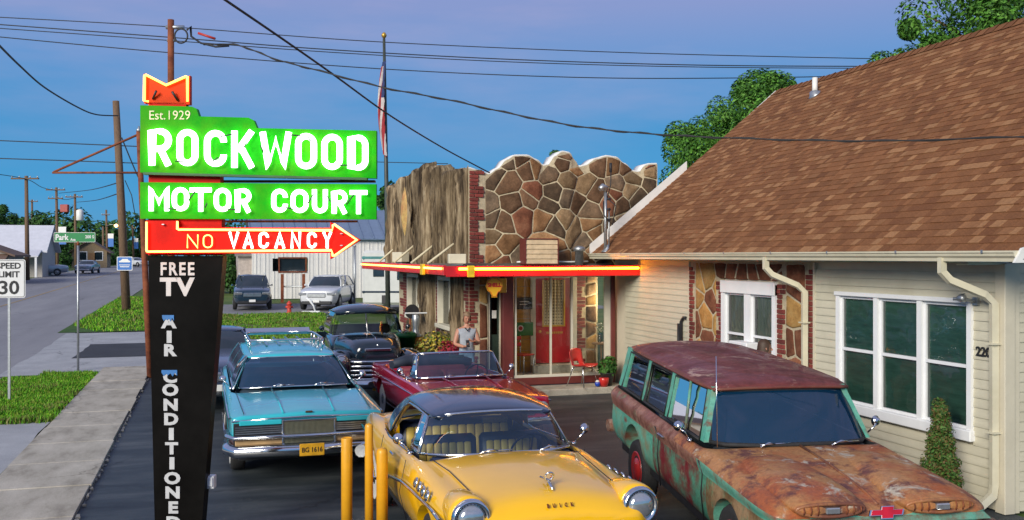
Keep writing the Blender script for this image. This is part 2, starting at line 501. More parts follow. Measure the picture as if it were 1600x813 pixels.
# grass: uncountable blades
def grass(name, spots, n, h0, h1, tones, label, w=0.012):
    vs, fs, tn = [], [], []
    for i in range(n):
        x, y = spots()
        z = lift(y) + 0.0
        pn = mnoise.noise(Vector((x * .9, y * .9, 3))) + .5 * mnoise.noise(Vector((x * 3.1, y * 3.1, 8)))
        a = random.uniform(0, 2 * pi); h = random.uniform(h0, h1) * (1 + .7 * pn); b = random.uniform(0.1, 0.6) * h
        dx, dy = cos(a) * w, sin(a) * w
        ex, ey = -sin(a) * b, cos(a) * b
        k = len(vs)
        vs += [(x - dx, y - dy, z), (x + dx, y + dy, z), (x + dx * .7 + ex * .4, y + dy * .7 + ey * .4, z + h * .6), (x - dx * .7 + ex * .4, y - dy * .7 + ey * .4, z + h * .6), (x + ex, y + ey, z + h)]
        fs += [(k, k + 1, k + 2, k + 3), (k + 3, k + 2, k + 4)]
        c = random.choice(tones if pn < .28 or random.random() < .4 else DRY); j = random.uniform(0.7, 1.3) * (1 - .25 * pn)
        c = tuple(q * j for q in c); tn += [c, c]
    me = bpy.data.meshes.new(name); me.from_pydata(vs, [], fs)
    set_tone(me, tn); me.materials.append(grass_mat)
    o = link(name, me); return tag(o, label, "grass", kind='stuff')
DRY = [(0.26, 0.24, 0.09), (0.19, 0.22, 0.05), (0.15, 0.24, 0.03)]
grass_mat = shade_attr("grass_blade", 0.7, 0)
G1 = [(0.08, 0.28, 0.010), (0.12, 0.36, 0.012), (0.06, 0.21, 0.010), (0.19, 0.38, 0.02), (0.24, 0.30, 0.05)]
G2 = [(0.09, 0.17, 0.02), (0.14, 0.20, 0.03), (0.20, 0.21, 0.06), (0.06, 0.13, 0.02)]
verge_soil = ground_mat("verge_soil", [(0.3, (0.03, 0.075, 0.012)), (0.7, (0.06, 0.13, 0.02))], 1.5, fine=20)
def verge_spot():
    while 1:
        x = random.uniform(-4.66, -2.66) + random.gauss(0, .03); y = random.uniform(18.25, 25.7) + random.gauss(0, .05)
        if y < 25.2 or x > -3.9: return x, y
sheet("verge", -4.62, -2.65, 18.3, 25.6, 0.015, verge_soil, 4, 12, wob=0.05)
grass("grass", verge_spot, 42000, 0.03, 0.11, G1, "bright green grass on the verge around the speed limit sign")
def lawn_spot():
    while 1:
        x = random.uniform(-1.6, 5.0); y = random.uniform(32.5, 45.5)
        q = sin(x * 1.7 + 2) * sin(y * 0.9 + x * .6) + 0.5 * sin(x * 4.1 + y * 2.3)
        if q < random.uniform(0.35, 0.9): return x, y
sheet("lawn", -1.7, 5.0, 32.4, 45.5, -0.01, soil_mat, 4, 12)
grass("grass", lawn_spot, 30000, 0.04, 0.12, G1 + G2, "patchy green lawn with bare spots before the parked cars", 0.02)
def corner_spot():
    while 1:
        x = random.uniform(-5.4, -2.2); y = random.uniform(38.0, 62)
        if x > -5.2 + max(0, 41 - y) * .4: return x, y
sheet("verge", -5.3, -2.2, 38, 62, -0.008, verge_soil, 4, 12)
grass("grass", corner_spot, 9000, 0.05, 0.14, G1, "green grass at the foot of the tall street pole", 0.02)
sheet("far_sidewalk", -2.2, -1.0, 37.5, 62, 0.0, walk_mat, 1, 12)

# ------------------------------------------------------------------ stone, brick and board pieces
def clip_poly(poly, nx, ny, d):
    """keep the side nx*x+ny*y <= d"""
    out = []
    for i in range(len(poly)):
        p, q = poly[i], poly[(i + 1) % len(poly)]
        a = nx * p[0] + ny * p[1] - d; b = nx * q[0] + ny * q[1] - d
        if a <= 0: out.append(p)
        if (a < 0 < b) or (b < 0 < a):
            t = a / (a - b); out.append((p[0] + (q[0] - p[0]) * t, p[1] + (q[1] - p[1]) * t))
    return out
def area(p):
    return 0.5 * sum(p[i][0] * p[(i + 1) % len(p)][1] - p[(i + 1) % len(p)][0] * p[i][1] for i in range(len(p)))
def flagstones(u0, u1, v0, v1, size, gap, top=None, holes=(), rnd=None, ratio=1.0):
    """irregular convex stones filling a rectangle; top(u) limits the height; holes are (u0,u1,v0,v1)"""
    rnd = rnd or random
    nu = max(1, int((u1 - u0) / (size * ratio))); nv = max(1, int((v1 - v0) / size))
    seeds = []
    for i in range(nu):
        for j in range(nv):
            if rnd.random() < 0.12: continue
            seeds.append((u0 + (i + 0.5 + rnd.uniform(-.46, .46)) * (u1 - u0) / nu, v0 + (j + 0.5 + rnd.uniform(-.46, .46)) * (v1 - v0) / nv))
    cells = []
    for i, s in enumerate(seeds):
        p = [(u0 + gap / 2, v0 + gap / 2), (u1 - gap / 2, v0 + gap / 2), (u1 - gap / 2, v1 - gap / 2), (u0 + gap / 2, v1 - gap / 2)]
        for j, t in enumerate(seeds):
            if i == j: continue
            dx, dy = t[0] - s[0], t[1] - s[1]; L = sqrt(dx * dx + dy * dy)
            if L > size * 5: continue
            nx, ny = dx / L, dy / L
            p = clip_poly(p, nx, ny, nx * (s[0] + t[0]) / 2 + ny * (s[1] + t[1]) / 2 - gap / 2)
            if len(p) < 3: break
        if len(p) < 3: continue
        if top:
            a = min(q[0] for q in p); b = max(q[0] for q in p)
            ha, hb = top(a) - 0.03, top(b) - 0.03
            hm = top((a + b) / 2) - 0.03
            k = (hb - ha) / max(1e-6, b - a)
            for (xa, ya, xb, yb) in ((a, ha, (a + b) / 2, hm), ((a + b) / 2, hm, b, hb)):
                kk = (yb - ya) / max(1e-6, xb - xa)
                L = sqrt(1 + kk * kk)
                p2 = clip_poly(p, -kk / L, 1 / L, (ya - kk * xa) / L)
                if len(p2) >= 3: p = p2
                else: p = []; break
        for h in holes:
            if len(p) < 3: break
            cx = sum(q[0] for q in p) / len(p); cy = sum(q[1] for q in p) / len(p)
            if max(q[0] for q in p) < h[0] or min(q[0] for q in p) > h[1] or max(q[1] for q in p) < h[2] or min(q[1] for q in p) > h[3]: continue
            best = []
            for c in ((1, 0, h[0]), (-1, 0, -h[1]), (0, 1, h[2]), (0, -1, -h[3])):
                r = clip_poly(p, *c)
                if len(r) >= 3 and (not best or abs(area(r)) > abs(area(best))): best = r
            p = best
        if len(p) >= 3 and abs(area(p)) > size * size * 0.03: cells.append(p)
    return cells
def rounded(p, k=0.22):
    out = []
    for i in range(len(p)):
        a, b, c = p[i - 1], p[i], p[(i + 1) % len(p)]
        out += [(b[0] + (a[0] - b[0]) * k, b[1] + (a[1] - b[1]) * k), (b[0] + (c[0] - b[0]) * k, b[1] + (c[1] - b[1]) * k)]
    return out
def stone_piece(name, p, frame, mats, parent, h=0.03, rnd=random):
    if area(p) < 0: p = p[::-1]
    q = []
    for a_, b_ in zip(p, p[1:] + p[:1]):
        L_ = sqrt((b_[0] - a_[0]) ** 2 + (b_[1] - a_[1]) ** 2)
        for t_ in (0.06, 0.35, 0.65, 0.94):
            j_ = rnd.uniform(-.5, .2) * min(.018, L_ * .05)
            q.append((a_[0] + (b_[0] - a_[0]) * t_ - (b_[1] - a_[1]) / max(L_, 1e-6) * -j_, a_[1] + (b_[1] - a_[1]) * t_ + (b_[0] - a_[0]) / max(L_, 1e-6) * -j_))
    cx = sum(a[0] for a in q) / len(q); cy = sum(a[1] for a in q) / len(q)
    tx, ty = rnd.uniform(-.025, .025), rnd.uniform(-.025, .025)
    hh = h * rnd.uniform(0.6, 1.4)
    put = frame if callable(frame) else (lambda v: frame @ v)
    def ring(k, z): return [put(Vector((cx + (a[0] - cx) * k, cy + (a[1] - cy) * k, z + (a[0] - cx) * tx + (a[1] - cy) * ty + rnd.uniform(-.12, .12) * h))) for a in q]
    m = MB(); n = len(q)
    r0, r1, r2, r3 = ring(1, -0.03), ring(0.985, hh * .35), ring(0.88, hh * .8), ring(0.5, hh)
    m.grid([r0, r1, r2, r3], sm=True, closed=True)
    m.add(r3, [tuple(range(n))], 0, True)
    return m.build(name, rnd.choice(mats), parent)
def brick_piece(parent, frame, u0, u1, v0, v1, h, material, cache={}):
    key = (round(u1 - u0, 3), round(v1 - v0, 3), round(h, 3), material.name)
    if key not in cache:
        mm = MB(); mm.cbox(-(u1 - u0) / 2, (u1 - u0) / 2, -(v1 - v0) / 2, (v1 - v0) / 2, -0.03, h, 0.006)
        cache[key] = mm.mesh("brick", material)
    o = link("brick", cache[key], parent)
    o.matrix_local = frame @ T((u0 + u1) / 2, (v0 + v1) / 2, random.uniform(-.004, .004))
    return o
def brick_quoin(parent, frame, u0, u1, v0, v1, material, ch=0.078, side=1, wide=0.2):
    """courses of bricks, long and short ends alternating on one side"""
    n = int((v1 - v0) / ch)
    for i in range(n):
        a = v0 + i * ch; w = (u1 - u0) * (1.0 if (i // 3) % 2 == 0 else 0.62)
        w *= random.choice((1, 1, 0.94))
        x0, x1 = (u0, u0 + w) if side > 0 else (u1 - w, u1)
        cuts = [x0]
        if w > wide * 1.15:
            cuts.append(x0 + w * (0.62 if i % 2 else 0.38))
        cuts.append(x1)
        for c, d in zip(cuts, cuts[1:]):
            brick_piece(parent, frame, round(c + 0.006, 3), round(d - 0.006, 3), a + 0.006, a + ch - 0.007, 0.022, material)
mortar_mat = mat("raised_mortar", (0.46, 0.385, 0.255), 0.9, 0, 0.25, 14, bump=0.3)
brick_red = mat("dark_red_brick", (0.17, 0.030, 0.022), 0.8, 0, 0.3, 30, bump=0.3, per_object=0.35)
def stone_mat(name, a, b, c):
    m, n, l, bs = new_mat(name)
    nz = noise_node(n, l, 3.0, 7, 0.7)
    r = ramp_node(n, l, nz.outputs[0], [(0.3, a), (0.5, b), (0.72, c)])
    oi = n.new("ShaderNodeObjectInfo")
    rr = ramp_node(n, l, oi.outputs["Random"], [(0, (0.50,) * 3), (1, (1.18,) * 3)])
    x = mix_node(n, l, 1.0, r.outputs[0], rr.outputs[0], 'MULTIPLY')
    nf = noise_node(n, l, 22, 6, 0.75)
    rf = ramp_node(n, l, nf.outputs[0], [(0.3, (0.62,) * 3), (0.65, (1.15,) * 3)])
    x = mix_node(n, l, 0.8, x.outputs[0], rf.outputs[0], 'MULTIPLY')
    l.new(x.outputs[0], bs.inputs["Base Color"]); bs.inputs["Roughness"].default_value = 0.9
    bs.inputs["Specular IOR Level"].default_value = 0.2
    l.new(bump_node(n, l, nf.outputs[0], 0.5).outputs[0], bs.inputs["Normal"])
    return m
FLAG = [stone_mat("ochre_stone", (0.14, 0.068, 0.028), (0.29, 0.150, 0.068), (0.40, 0.235, 0.115)),
        stone_mat("red_stone", (0.11, 0.042, 0.024), (0.22, 0.082, 0.044), (0.33, 0.155, 0.085)),
        stone_mat("brown_stone", (0.080, 0.048, 0.028), (0.18, 0.098, 0.053), (0.30, 0.170, 0.096)),
        stone_mat("tan_stone", (0.15, 0.095, 0.048), (0.28, 0.18, 0.095), (0.39, 0.275, 0.16)),
        stone_mat("umber_stone", (0.060, 0.040, 0.026), (0.13, 0.085, 0.052), (0.24, 0.15, 0.088)),
        stone_mat("smoky_stone", (0.085, 0.062, 0.042), (0.18, 0.125, 0.08), (0.33, 0.22, 0.13))]
PALE = [stone_mat("golden_stone", (0.30, 0.15, 0.045), (0.45, 0.26, 0.085), (0.55, 0.36, 0.15)),
        stone_mat("amber_stone", (0.22, 0.10, 0.03), (0.40, 0.20, 0.06), (0.50, 0.29, 0.11)), FLAG[1]]

# ------------------------------------------------------------------ the cottage with the shingle roof
WX = 8.5                                    # street-side wall
house = tag(empty("cottage", (WX, 8.3, 0)), "low beige sided cottage with a brown shingle roof and triple window", "house")
siding_mat = mat("vinyl_siding", (0.54, 0.505, 0.385), 0.55, 0, 0.07, 3, bump=0.04, bscale=30, stretch=(1, 1, 8), dirt=(0.45, 0.415, 0.30))
trim_mat = mat("beige_trim", (0.57, 0.52, 0.40), 0.5, 0, 0.06, 4)
gutter_mat = mat("gutter_enamel", (0.60, 0.56, 0.42), 0.35, 0, 0.08, 3, dirt=(0.50, 0.46, 0.33))
HP = lambda mb, name, mt: mb.build(name, mt, house, fix=False)
def off(o):                                 # children are written in world coordinates
    o.location = -Vector(house.location); return o
Y0, Y1 = 8.62, 18.95
m = MB()
for a, b, c, d in ((Y0, 9.15, 0, 2.82), (11.55, 13.25, 0, 2.82), (14.73, 19.6, 0, 2.82), (9.15, 11.55, 0, 0.86), (9.15, 11.55, 2.34, 2.82), (13.25, 14.73, 0, 1.1), (13.25, 14.73, 2.44, 2.82)):
    m.box(WX + 0.03, WX + 0.2, a, b, c, d)
off(HP(m, "wall", trim_mat))
m = MB(); m.box(WX + 0.2, 15, Y0 + 0.04, Y0 + 0.2, 0, 2.82)
m.prism([(8.0, 2.8), (17.1, 2.8), (12.55, 6.55)], -Y0 - 0.2, -Y0 - 0.04, FACE_SOUTH)
off(HP(m, "gable_wall", trim_mat))
EXP = 0.112
TW = (9.15, 11.55, 0.86, 2.34)              # triple window: y0,y1,z0,z1
def board(y0, y1, z, top, frame=None):
    """one lapped siding board on the street wall"""
    mm = MB(); x = WX
    v = [(x - 0.016, y0, z), (x - 0.016, y1, z), (x + 0.004, y1, z + 0.002), (x + 0.004, y0, z + 0.002),
         (x - 0.002, y0, z + top), (x - 0.002, y1, z + top), (x + 0.03, y1, z + top), (x + 0.03, y0, z + top),
         (x - 0.016, y0, z + 0.02), (x - 0.016, y1, z + 0.02)]
    mm.add(v, [(0, 3, 2, 1), (0, 1, 9, 8), (8, 9, 5, 4), (4, 5, 6, 7), (0, 8, 4, 7, 3), (1, 2, 6, 5, 9)])
    off(mm.build("siding_board", siding_mat, house))
nb = int(2.80 / EXP)
for i in range(nb):
    z = 0.02 + i * EXP; t = EXP - 0.001
    board(16.1, Y1, z, t)
    if z + t > TW[2] - 0.1 and z < TW[3]:
        board(TW[1] + 0.07, 12.16, z, t); board(8.74, TW[0] - 0.07, z, t)
    else: board(8.74, 12.16, z, t)
for i in range(nb + 33):                    # gable end beyond the corner
    z = 0.02 + i * EXP
    x1 = 11.2 if i < nb else 16.2 - (z - 2.82) / 0.82
    x0 = WX + 0.12 if i < nb else max(WX + 0.12, 8.1 + (z - 2.82) / 0.82)
    if x1 - x0 < 0.3: break
    mm = MB(); y = Y0 + 0.02
    v = [(x0, y - 0.016, z), (x1, y - 0.016, z), (x1, y + 0.02, z), (x0, y + 0.02, z), (x0, y - 0.002, z + EXP - .001), (x1, y - 0.002, z + EXP - .001), (x1, y + 0.02, z + EXP - .001), (x0, y + 0.02, z + EXP - .001)]
    mm.add(v, [(0, 3, 2, 1), (0, 1, 5, 4), (4, 5, 6, 7), (0, 4, 7, 3), (1, 2, 6, 5)])
    off(mm.build("siding_board", siding_mat, house))
m = MB(); m.cbox(WX - 0.035, WX + 0.11, Y0 - 0.03, Y0 + 0.115, 0, 2.81, 0.006); off(HP(m, "corner_trim", trim_mat))
m = MB(); m.box(WX - 0.022, WX + 0.02, 16.045, 16.1, 0, 2.8); off(HP(m, "corner_trim", trim_mat))
m = MB(); m.box(WX - 0.022, WX + 0.02, 12.155, 12.2, 0, 2.8); off(HP(m, "corner_trim", trim_mat))

# windows -----------------------------------------------------------
blind_mat = mat("green_roller_blind", (0.13, 0.33, 0.22), 0.8, 0, 0.25, 3, bump=0.1, bscale=80, stretch=(1, 1, 6))
curtain_pale = mat("pale_curtain", (0.45, 0.50, 0.36), 0.9, 0, 0.2, 6, stretch=(1, 8, 1))
pane_soft = glass("house_pane", (0.95, 0.98, 0.96), 1.5, wavy=.35)
sill_white = mat("window_vinyl", (0.76, 0.77, 0.78), 0.4, 0, 0.04, 5)
def sash(parent, y0, y1, z0, z1, x, mid, mats):
    """one double-hung light: frame, rail and two panes"""
    w = MB(); f = 0.035
    w.box(x, x + 0.05, y0, y0 + f, z0, z1); w.box(x, x + 0.05, y1 - f, y1, z0, z1)
    w.box(x + .001, x + 0.049, y0 + f, y1 - f, z0, z0 + f); w.box(x + .001, x + 0.049, y0 + f, y1 - f, z1 - f, z1)
    w.box(x - 0.008, x + 0.045, y0 + f, y1 - f, mid - 0.02, mid + 0.02)
    s = off(w.build("window_sash", mats, house))
    for a, b in ((z0 + f, mid - 0.02), (mid + 0.02, z1 - f)):
        g = MB(); g.add([(x + .025, y1 - f, a), (x + .025, y0 + f, a), (x + .025, y0 + f, b), (x + .025, y1 - f, b)], [(0, 1, 2, 3)])
        g.build("pane", pane_soft, s)
    return s
fr = MB(); y0, y1, z0, z1 = TW; x = WX - 0.05
fr.box(x, x + 0.12, y0 - 0.07, y0, z0, z1 + 0.0); fr.box(x, x + 0.12, y1, y1 + 0.07, z0, z1)
fr.cbox(x - 0.02, x + 0.12, y0 - 0.09, y1 + 0.09, z1 + 0.001, z1 + 0.06, 0.008)
fr.cbox(x - 0.03, x + 0.12, y0 - 0.09, y1 + 0.09, z0 - 0.13, z0 - 0.001, 0.01)
W3 = (y1 - y0 - 0.16) / 3
for k in (1, 2): fr.box(x - 0.005, x + 0.1, y0 + k * W3 + (k - 1) * 0.08, y0 + k * W3 + k * 0.08, z0, z1)
off(HP(fr, "window_frame", sill_white))
for k in range(3):
    a = y0 + k * (W3 + 0.08)
    sash(house, a + .001, a + W3 - .001, z0 + .001, z1 - .001, WX - 0.01, z0 + (z1 - z0) * 0.50, sill_white)
m = MB()
for k in range(3):
    a = y0 + k * (W3 + 0.08)
    m = MB(); rows = []
    for j in range(25):
        zz = z0 + 0.02 + (z1 - z0 - 0.04) * j / 24
        rows.append([(WX + 0.045 + 0.004 * (j % 2), a + 0.02, zz), (WX + 0.045 + 0.004 * (j % 2), a + W3 - 0.02, zz)])
    m.grid(rows, sm=False); off(m.build("blind", blind_mat, house))
m = MB(); m.box(WX + 0.06, WX + 0.09, y0, y1, z0, z1); off(HP(m, "window_backing", black_plastic))

# stone panel with the small window -----------------------------------
random.seed(21)
SY0, SY1 = 12.2, 16.05
NW = (13.25, 14.73, 1.10, 2.44)
m = MB()
for a, b, c, d in ((SY0, NW[0] - .1, 0, 2.8), (NW[1] + .1, SY1, 0, 2.8), (NW[0] - .1, NW[1] + .1, 0, NW[2] - .08), (NW[0] - .1, NW[1] + .1, NW[3] + .08, 2.8)):
    m.box(WX - 0.004, WX + 0.03, a, b, c, d)
off(HP(m, "mortar_bed", mortar_mat))
fw = lambda: T(WX - 0.004, 0, 0) @ FACE_WEST
UV = lambda yy: -yy                          # local u = -Y
for p in flagstones(-SY1 + 0.22, -SY0 - 0.2, 0.05, 2.79, 0.42, 0.032, holes=[(-NW[1] - 0.34, -NW[0] + 0.34, NW[2] - 0.3, NW[3] + 0.06)], ratio=0.8):
    off(stone_piece("stone", p, fw(), PALE, house, 0.02))
def hq(u0, u1, v0, v1, side):
    brick_quoin(house, T(*(-Vector(house.location))) @ fw(), u0, u1, v0, v1, brick_red, side=side)
hq(-SY1, -SY1 + 0.2, 0.05, 2.75, 1); hq(-SY0 - 0.19, -SY0, 0.05, 2.75, -1)
hq(-NW[1] - 0.33, -NW[1] - 0.1, 0.9, 2.5, -1); hq(-NW[0] + 0.1, -NW[0] + 0.33, 0.9, 2.5, 1)
fr = MB(); x = WX - 0.05; y0, y1, z0, z1 = NW
fr.box(x, x + 0.12, y0 - 0.1, y0, z0 - .08, z1); fr.box(x, x + 0.12, y1, y1 + 0.1, z0 - .08, z1)
fr.cbox(x - 0.02, x + 0.12, y0 - 0.1, y1 + 0.1, z1 - 0.17, z1 + 0.04, 0.006); fr.box(x - 0.03, x + 0.12, y0 - .001, y1 + .001, z0 - 0.08, z0)
fr.box(x + .002, x + 0.11, (y0 + y1) / 2 - 0.09, (y0 + y1) / 2 + 0.09, z0, z1 - 0.17)
off(HP(fr, "window_frame", sill_white))
for a, b in ((y0 + .001, (y0 + y1) / 2 - 0.091), ((y0 + y1) / 2 + 0.091, y1 - .001)):
    sash(house, a, b, z0 + .001, z1 - 0.171, WX, z0 + (z1 - z0) * 0.36, sill_white)
    m = MB(); rows = []
    for j in range(31):
        yy = a + 0.02 + (b - a - 0.04) * j / 30
        rows.append([(WX + 0.075 + 0.012 * sin(j * 1.3), yy, z0 + 0.02), (WX + 0.075 + 0.012 * sin(j * 1.3), yy, z1 - 0.19)])
    m.grid(rows); off(m.build("curtain", curtain_pale, house))
m = MB(); m.box(WX + 0.1, WX + 0.12, y0, y1, z0, z1); off(HP(m, "window_backing", black_plastic))
# window air conditioner
ac = tag(empty("window_air_conditioner", (WX - 0.25, 13.95, 1.13)), "white window air conditioner under the small cottage window", "air conditioner")
m = MB(); m.cbox(0, 0.26, -0.28, 0.28, 0, 0.36, 0.015); m.build("casing", sill_white, ac)
for k in range(7):
    m = MB(); m.box(-0.008, 0.004, -0.24, 0.24, 0.05 + k * 0.04, 0.066 + k * 0.04); m.build("louvre", steel, ac)

# gutter, downspouts, soffit, roof --------------------------------------
EX, EZ, RXX, RZZ = 7.95, 2.96, 12.55, 6.73
RY0, RY1 = 7.85, 19.5
sl = atan2(RZZ - EZ, RXX - EX); SL = sqrt((RZZ - EZ) ** 2 + (RXX - EX) ** 2)
m = MB()
prof = [(-0.005, 0.0), (0.115, 0.0), (0.115, -0.02), (0.10, -0.025), (0.095, -0.055), (0.07, -0.08), (0.065, -0.115), (0.0, -0.115)]
m.prism([(-(EX) + a, EZ - 0.005 + b) for a, b in prof][::-1], -RY1, -RY0, Matrix(((-1, 0, 0, 0), (0, 0, -1, 0), (0, 1, 0, 0), (0, 0, 0, 1))))
off(HP(m, "gutter", gutter_mat))
for p in m.v[:0]: pass
for k in range(9):
    m = MB(); yy = RY0 + 0.4 + k * 1.35
    m.box(EX - 0.118, EX - 0.112, yy, yy + 0.03, EZ - 0.03, EZ + 0.004); off(HP(m, "gutter_strap", steel))
m = MB(); m.box(EX + 0.005, WX + 0.03, Y0, RY1, 2.83, 2.85); off(HP(m, "soffit", white_paint))
m = MB(); m.box(EX + 0.001, EX + 0.03, RY0, RY1, 2.84, 2.955); off(HP(m, "fascia", white_paint))
def downspout(name, pts):
    mm = MB(); mm.tube([Vector(p) for p in pts], 0.055, 4, flat=0.8, sm=False, up=(0, 1, 0.01)); off(HP(mm, name, gutter_mat))
for yy in (12.32, 8.70):
    downspout("downspout", [(7.9, yy + 0.22, 2.88), (7.9, yy + 0.22, 2.72), (7.98, yy + 0.18, 2.62), (8.32, yy + 0.03, 2.46), (8.42, yy, 2.36), (8.42, yy, 1.2), (8.42, yy, 0.32), (8.40, yy, 0.2), (8.2, yy - 0.02, 0.09)])
    for zz in (0.9, 1.9):
        mm = MB(); mm.box(8.355, 8.49, yy - .062, yy + .062, zz, zz + .02); off(HP(mm, "downspout_strap", gutter_mat))
deck_mat = mat("roof_felt", (0.05, 0.025, 0.018), 0.9)
rf = Matrix(((0, cos(sl), -sin(sl), EX), (-1, 0, 0, RY1), (0, sin(sl), cos(sl), EZ), (0, 0, 0, 1)))   # u along -Y, v up the slope
m = MB()
v = [rf @ Vector(p) for p in ((0.0, 0.0, -0.03), (RY1 - RY0, 0.0, -0.03), (RY1 - RY0, SL, -0.03), (0, SL, -0.03), (0, 0, -0.004), (RY1 - RY0, 0, -0.004), (RY1 - RY0, SL, -0.004), (0, SL, -0.004))]
m.add(v, [(3, 2, 1, 0), (4, 5, 6, 7), (0, 1, 5, 4), (1, 2, 6, 5), (2, 3, 7, 6), (3, 0, 4, 7)])
m.add([(RXX, RY0, RZZ), (RXX, RY1, RZZ), (2 * RXX - EX, RY1, EZ), (2 * RXX - EX, RY0, EZ)], [(0, 1, 2, 3)])
roof = off(HP(m, "roof", deck_mat))
# shingles: tabs of varied width and tone; nearest ones singly, the rest as one part
SH_T = [(0.200, 0.084, 0.034), (0.216, 0.092, 0.038), (0.165, 0.066, 0.027), (0.250, 0.114, 0.049), (0.310, 0.155, 0.070), (0.180, 0.075, 0.031)]
shingle_mat = shade_attr("asphalt_shingle", 0.95, 0.4, 45)
SE = 0.138; NCR = int(SL / SE) + 1
random.seed(4)
tabs = []
for r in range(NCR):
    u = -0.02 - random.uniform(0, 0.25); v0 = r * SE - 0.02
    while u < RY1 - RY0:
        w = random.choice((0.08, 0.10, 0.13, 0.16, 0.19, 0.23))
        a, b = max(u, -0.02), min(u + w, RY1 - RY0 + 0.02)
        tall = random.random() < 0.34
        if b - a > 0.03:
            tabs.append((a, b, v0, min(v0 + SE + 0.03, SL + 0.01), 0.016 if tall else 0.009, (random.choice((3, 4, 4, 3, 1)) if tall else random.choice((0, 1, 2, 5, 0)))))
        u += w
def tab_geo(w, l, h):
    return [(0, 0, -0.004), (w, 0, -0.004), (w, l, -0.003), (0, l, -0.003), (0, 0, h), (w, 0, h), (w, l, 0.0), (0, l, 0.0)], [(4, 5, 6, 7), (0, 1, 5, 4), (1, 2, 6, 5), (3, 0, 4, 7), (2, 3, 7, 6)]
def tab_key(t):                              # apparent size: nearness to the eye
    p = rf @ Vector(((t[0] + t[1]) / 2, t[2], 0)); return (p - Vector((0, 0, EYE))).length / (t[1] - t[0]) ** 0.3
order = sorted(range(len(tabs)), key=lambda i: tab_key(tabs[i]))
single = set(order[:300]); cache = {}
vs, fs, tn = [], [], []
for i, t in enumerate(tabs):
    w, l = round(t[1] - t[0], 2), round(t[3] - t[2], 3)
    if i in single:
        key = (w, l, t[4], t[5])
        if key not in cache:
            g = tab_geo(w - 0.004, l, t[4]); me = bpy.data.meshes.new("shingle"); me.from_pydata(g[0], [], g[1])
            me.materials.append(shingle_mat); set_tone(me, [SH_T[t[5]]] * 5); cache[key] = me
        o = link("shingle", cache[key], roof); o.matrix_local = rf @ T(t[0], t[2], 0)
    else:
        g = tab_geo(w - 0.004, l, t[4]); k = len(vs)
        vs += [tuple(rf @ (Vector(p) + Vector((t[0], t[2], 0)))) for p in g[0]]
        fs += [tuple(q + k for q in f) for f in g[1]]
        j = random.uniform(.85, 1.15); tn += [tuple(q * j for q in SH_T[t[5]])] * 5
me = bpy.data.meshes.new("shingles"); me.from_pydata(vs, [], fs); me.materials.append(shingle_mat); set_tone(me, tn)
o = link("shingles", me, roof); o["kind"] = 'stuff'
m = MB()
for k in range(int((RY1 - RY0) / 0.2)):
    y = RY0 + k * 0.2
    m.add([(RXX - 0.16, y, RZZ - 0.10), (RXX, y, RZZ + 0.035 + .008 * (k % 2)), (RXX + 0.16, y, RZZ - 0.10), (RXX - 0.16, y + 0.215, RZZ - 0.112), (RXX, y + 0.215, RZZ + 0.02), (RXX + 0.16, y + 0.215, RZZ - 0.112)], [(0, 1, 4, 3), (1, 2, 5, 4)])
me = m.mesh("ridge_cap", shingle_mat); set_tone(me, [random.choice(SH_T[:3]) for _ in me.polygons]); off(link("ridge_cap", me, house))
for yy, nm in ((RY1, "rake_board"), (RY0 - 0.03, "rake_board")):
    m = MB()
    m.prism([(EX - 0.02, EZ - 0.10), (EX + 0.16, EZ - 0.10), (RXX, RZZ - 0.17), (2 * RXX - EX - 0.16, EZ - .10), (2 * RXX - EX + .02, EZ - .1), (RXX, RZZ + 0.02)], -yy - 0.03, -yy, FACE_SOUTH)
    off(HP(m, nm, white_paint))
m = MB(); m.prism([(EX - 0.12, EZ - 0.13), (EX + 0.1, EZ - 0.13), (EX + 0.14, EZ + 0.06), (EX - .02, EZ + 0.02)], -RY0 - 0.001, -RY0 + 0.03, FACE_SOUTH); off(HP(m, "cornice_return", white_paint))
# plumbing vent on the slope
vy = on_x(1270, 11.9); 
vent = tag(empty("roof_vent_pipe", (11.95, vy, EZ + (11.95 - EX) * math.tan(sl))), "white plumbing vent pipe near the ridge of the shingle roof", "vent pipe")
m = MB(); m.lathe([(0.055, -0.05), (0.055, 0.36), (0.045, 0.36), (0.045, 0.3)], 12); m.build("pipe", white_paint, vent)
m = MB(); m.lathe([(0.16, -0.005), (0.11, 0.03), (0.065, 0.10)], 12, mat=RY(-sl)); m.build("flashing", steel, vent)
# house number, flood lamp, conduit
num_mat = mat("black_number", (0.02, 0.02, 0.02), 0.5)
for i, ch in enumerate("220"):
    text_part("house_number", ch, num_mat, house, T(*(-Vector(house.location))) @ T(WX - 0.022, 8.995 - i * 0.075, 1.79) @ FACE_WEST, 0.15, 0.006, 0.004)
m = MB(); m.box(WX - 0.05, WX - 0.005, 8.98, 9.06, 2.33, 2.42); m.tube([(WX - 0.05, 9.02, 2.37), (WX - 0.16, 9.06, 2.40), (WX - 0.25, 9.14, 2.40)], 0.02, 8); m.lathe([(0.02, 0), (0.05, 0.05), (0.055, 0.1)], 10, T(WX - 0.22, 9.12, 2.40) @ RZ(0.6) @ RX(1.4))
lamp = m.build("wall_lamp", steel); tag(lamp, "small grey flood lamp on the siding above the house number", "lamp")
m = MB(); yy = on_x(1068, WX)
m.tube([(WX - 0.05, yy, 0.1), (WX - 0.05, yy, 1.66), (WX - 0.03, yy - 0.06, 1.74), (WX - 0.03, yy - 0.16, 1.74)], 0.03, 8); m.tube([(WX - 0.05, yy + 0.1, 0.1), (WX - 0.05, yy + 0.1, 1.62)], 0.03, 8)
tag(m.build("conduit", black_plastic), "pair of black pipes rising up the siding left of the stone panel", "pipe")
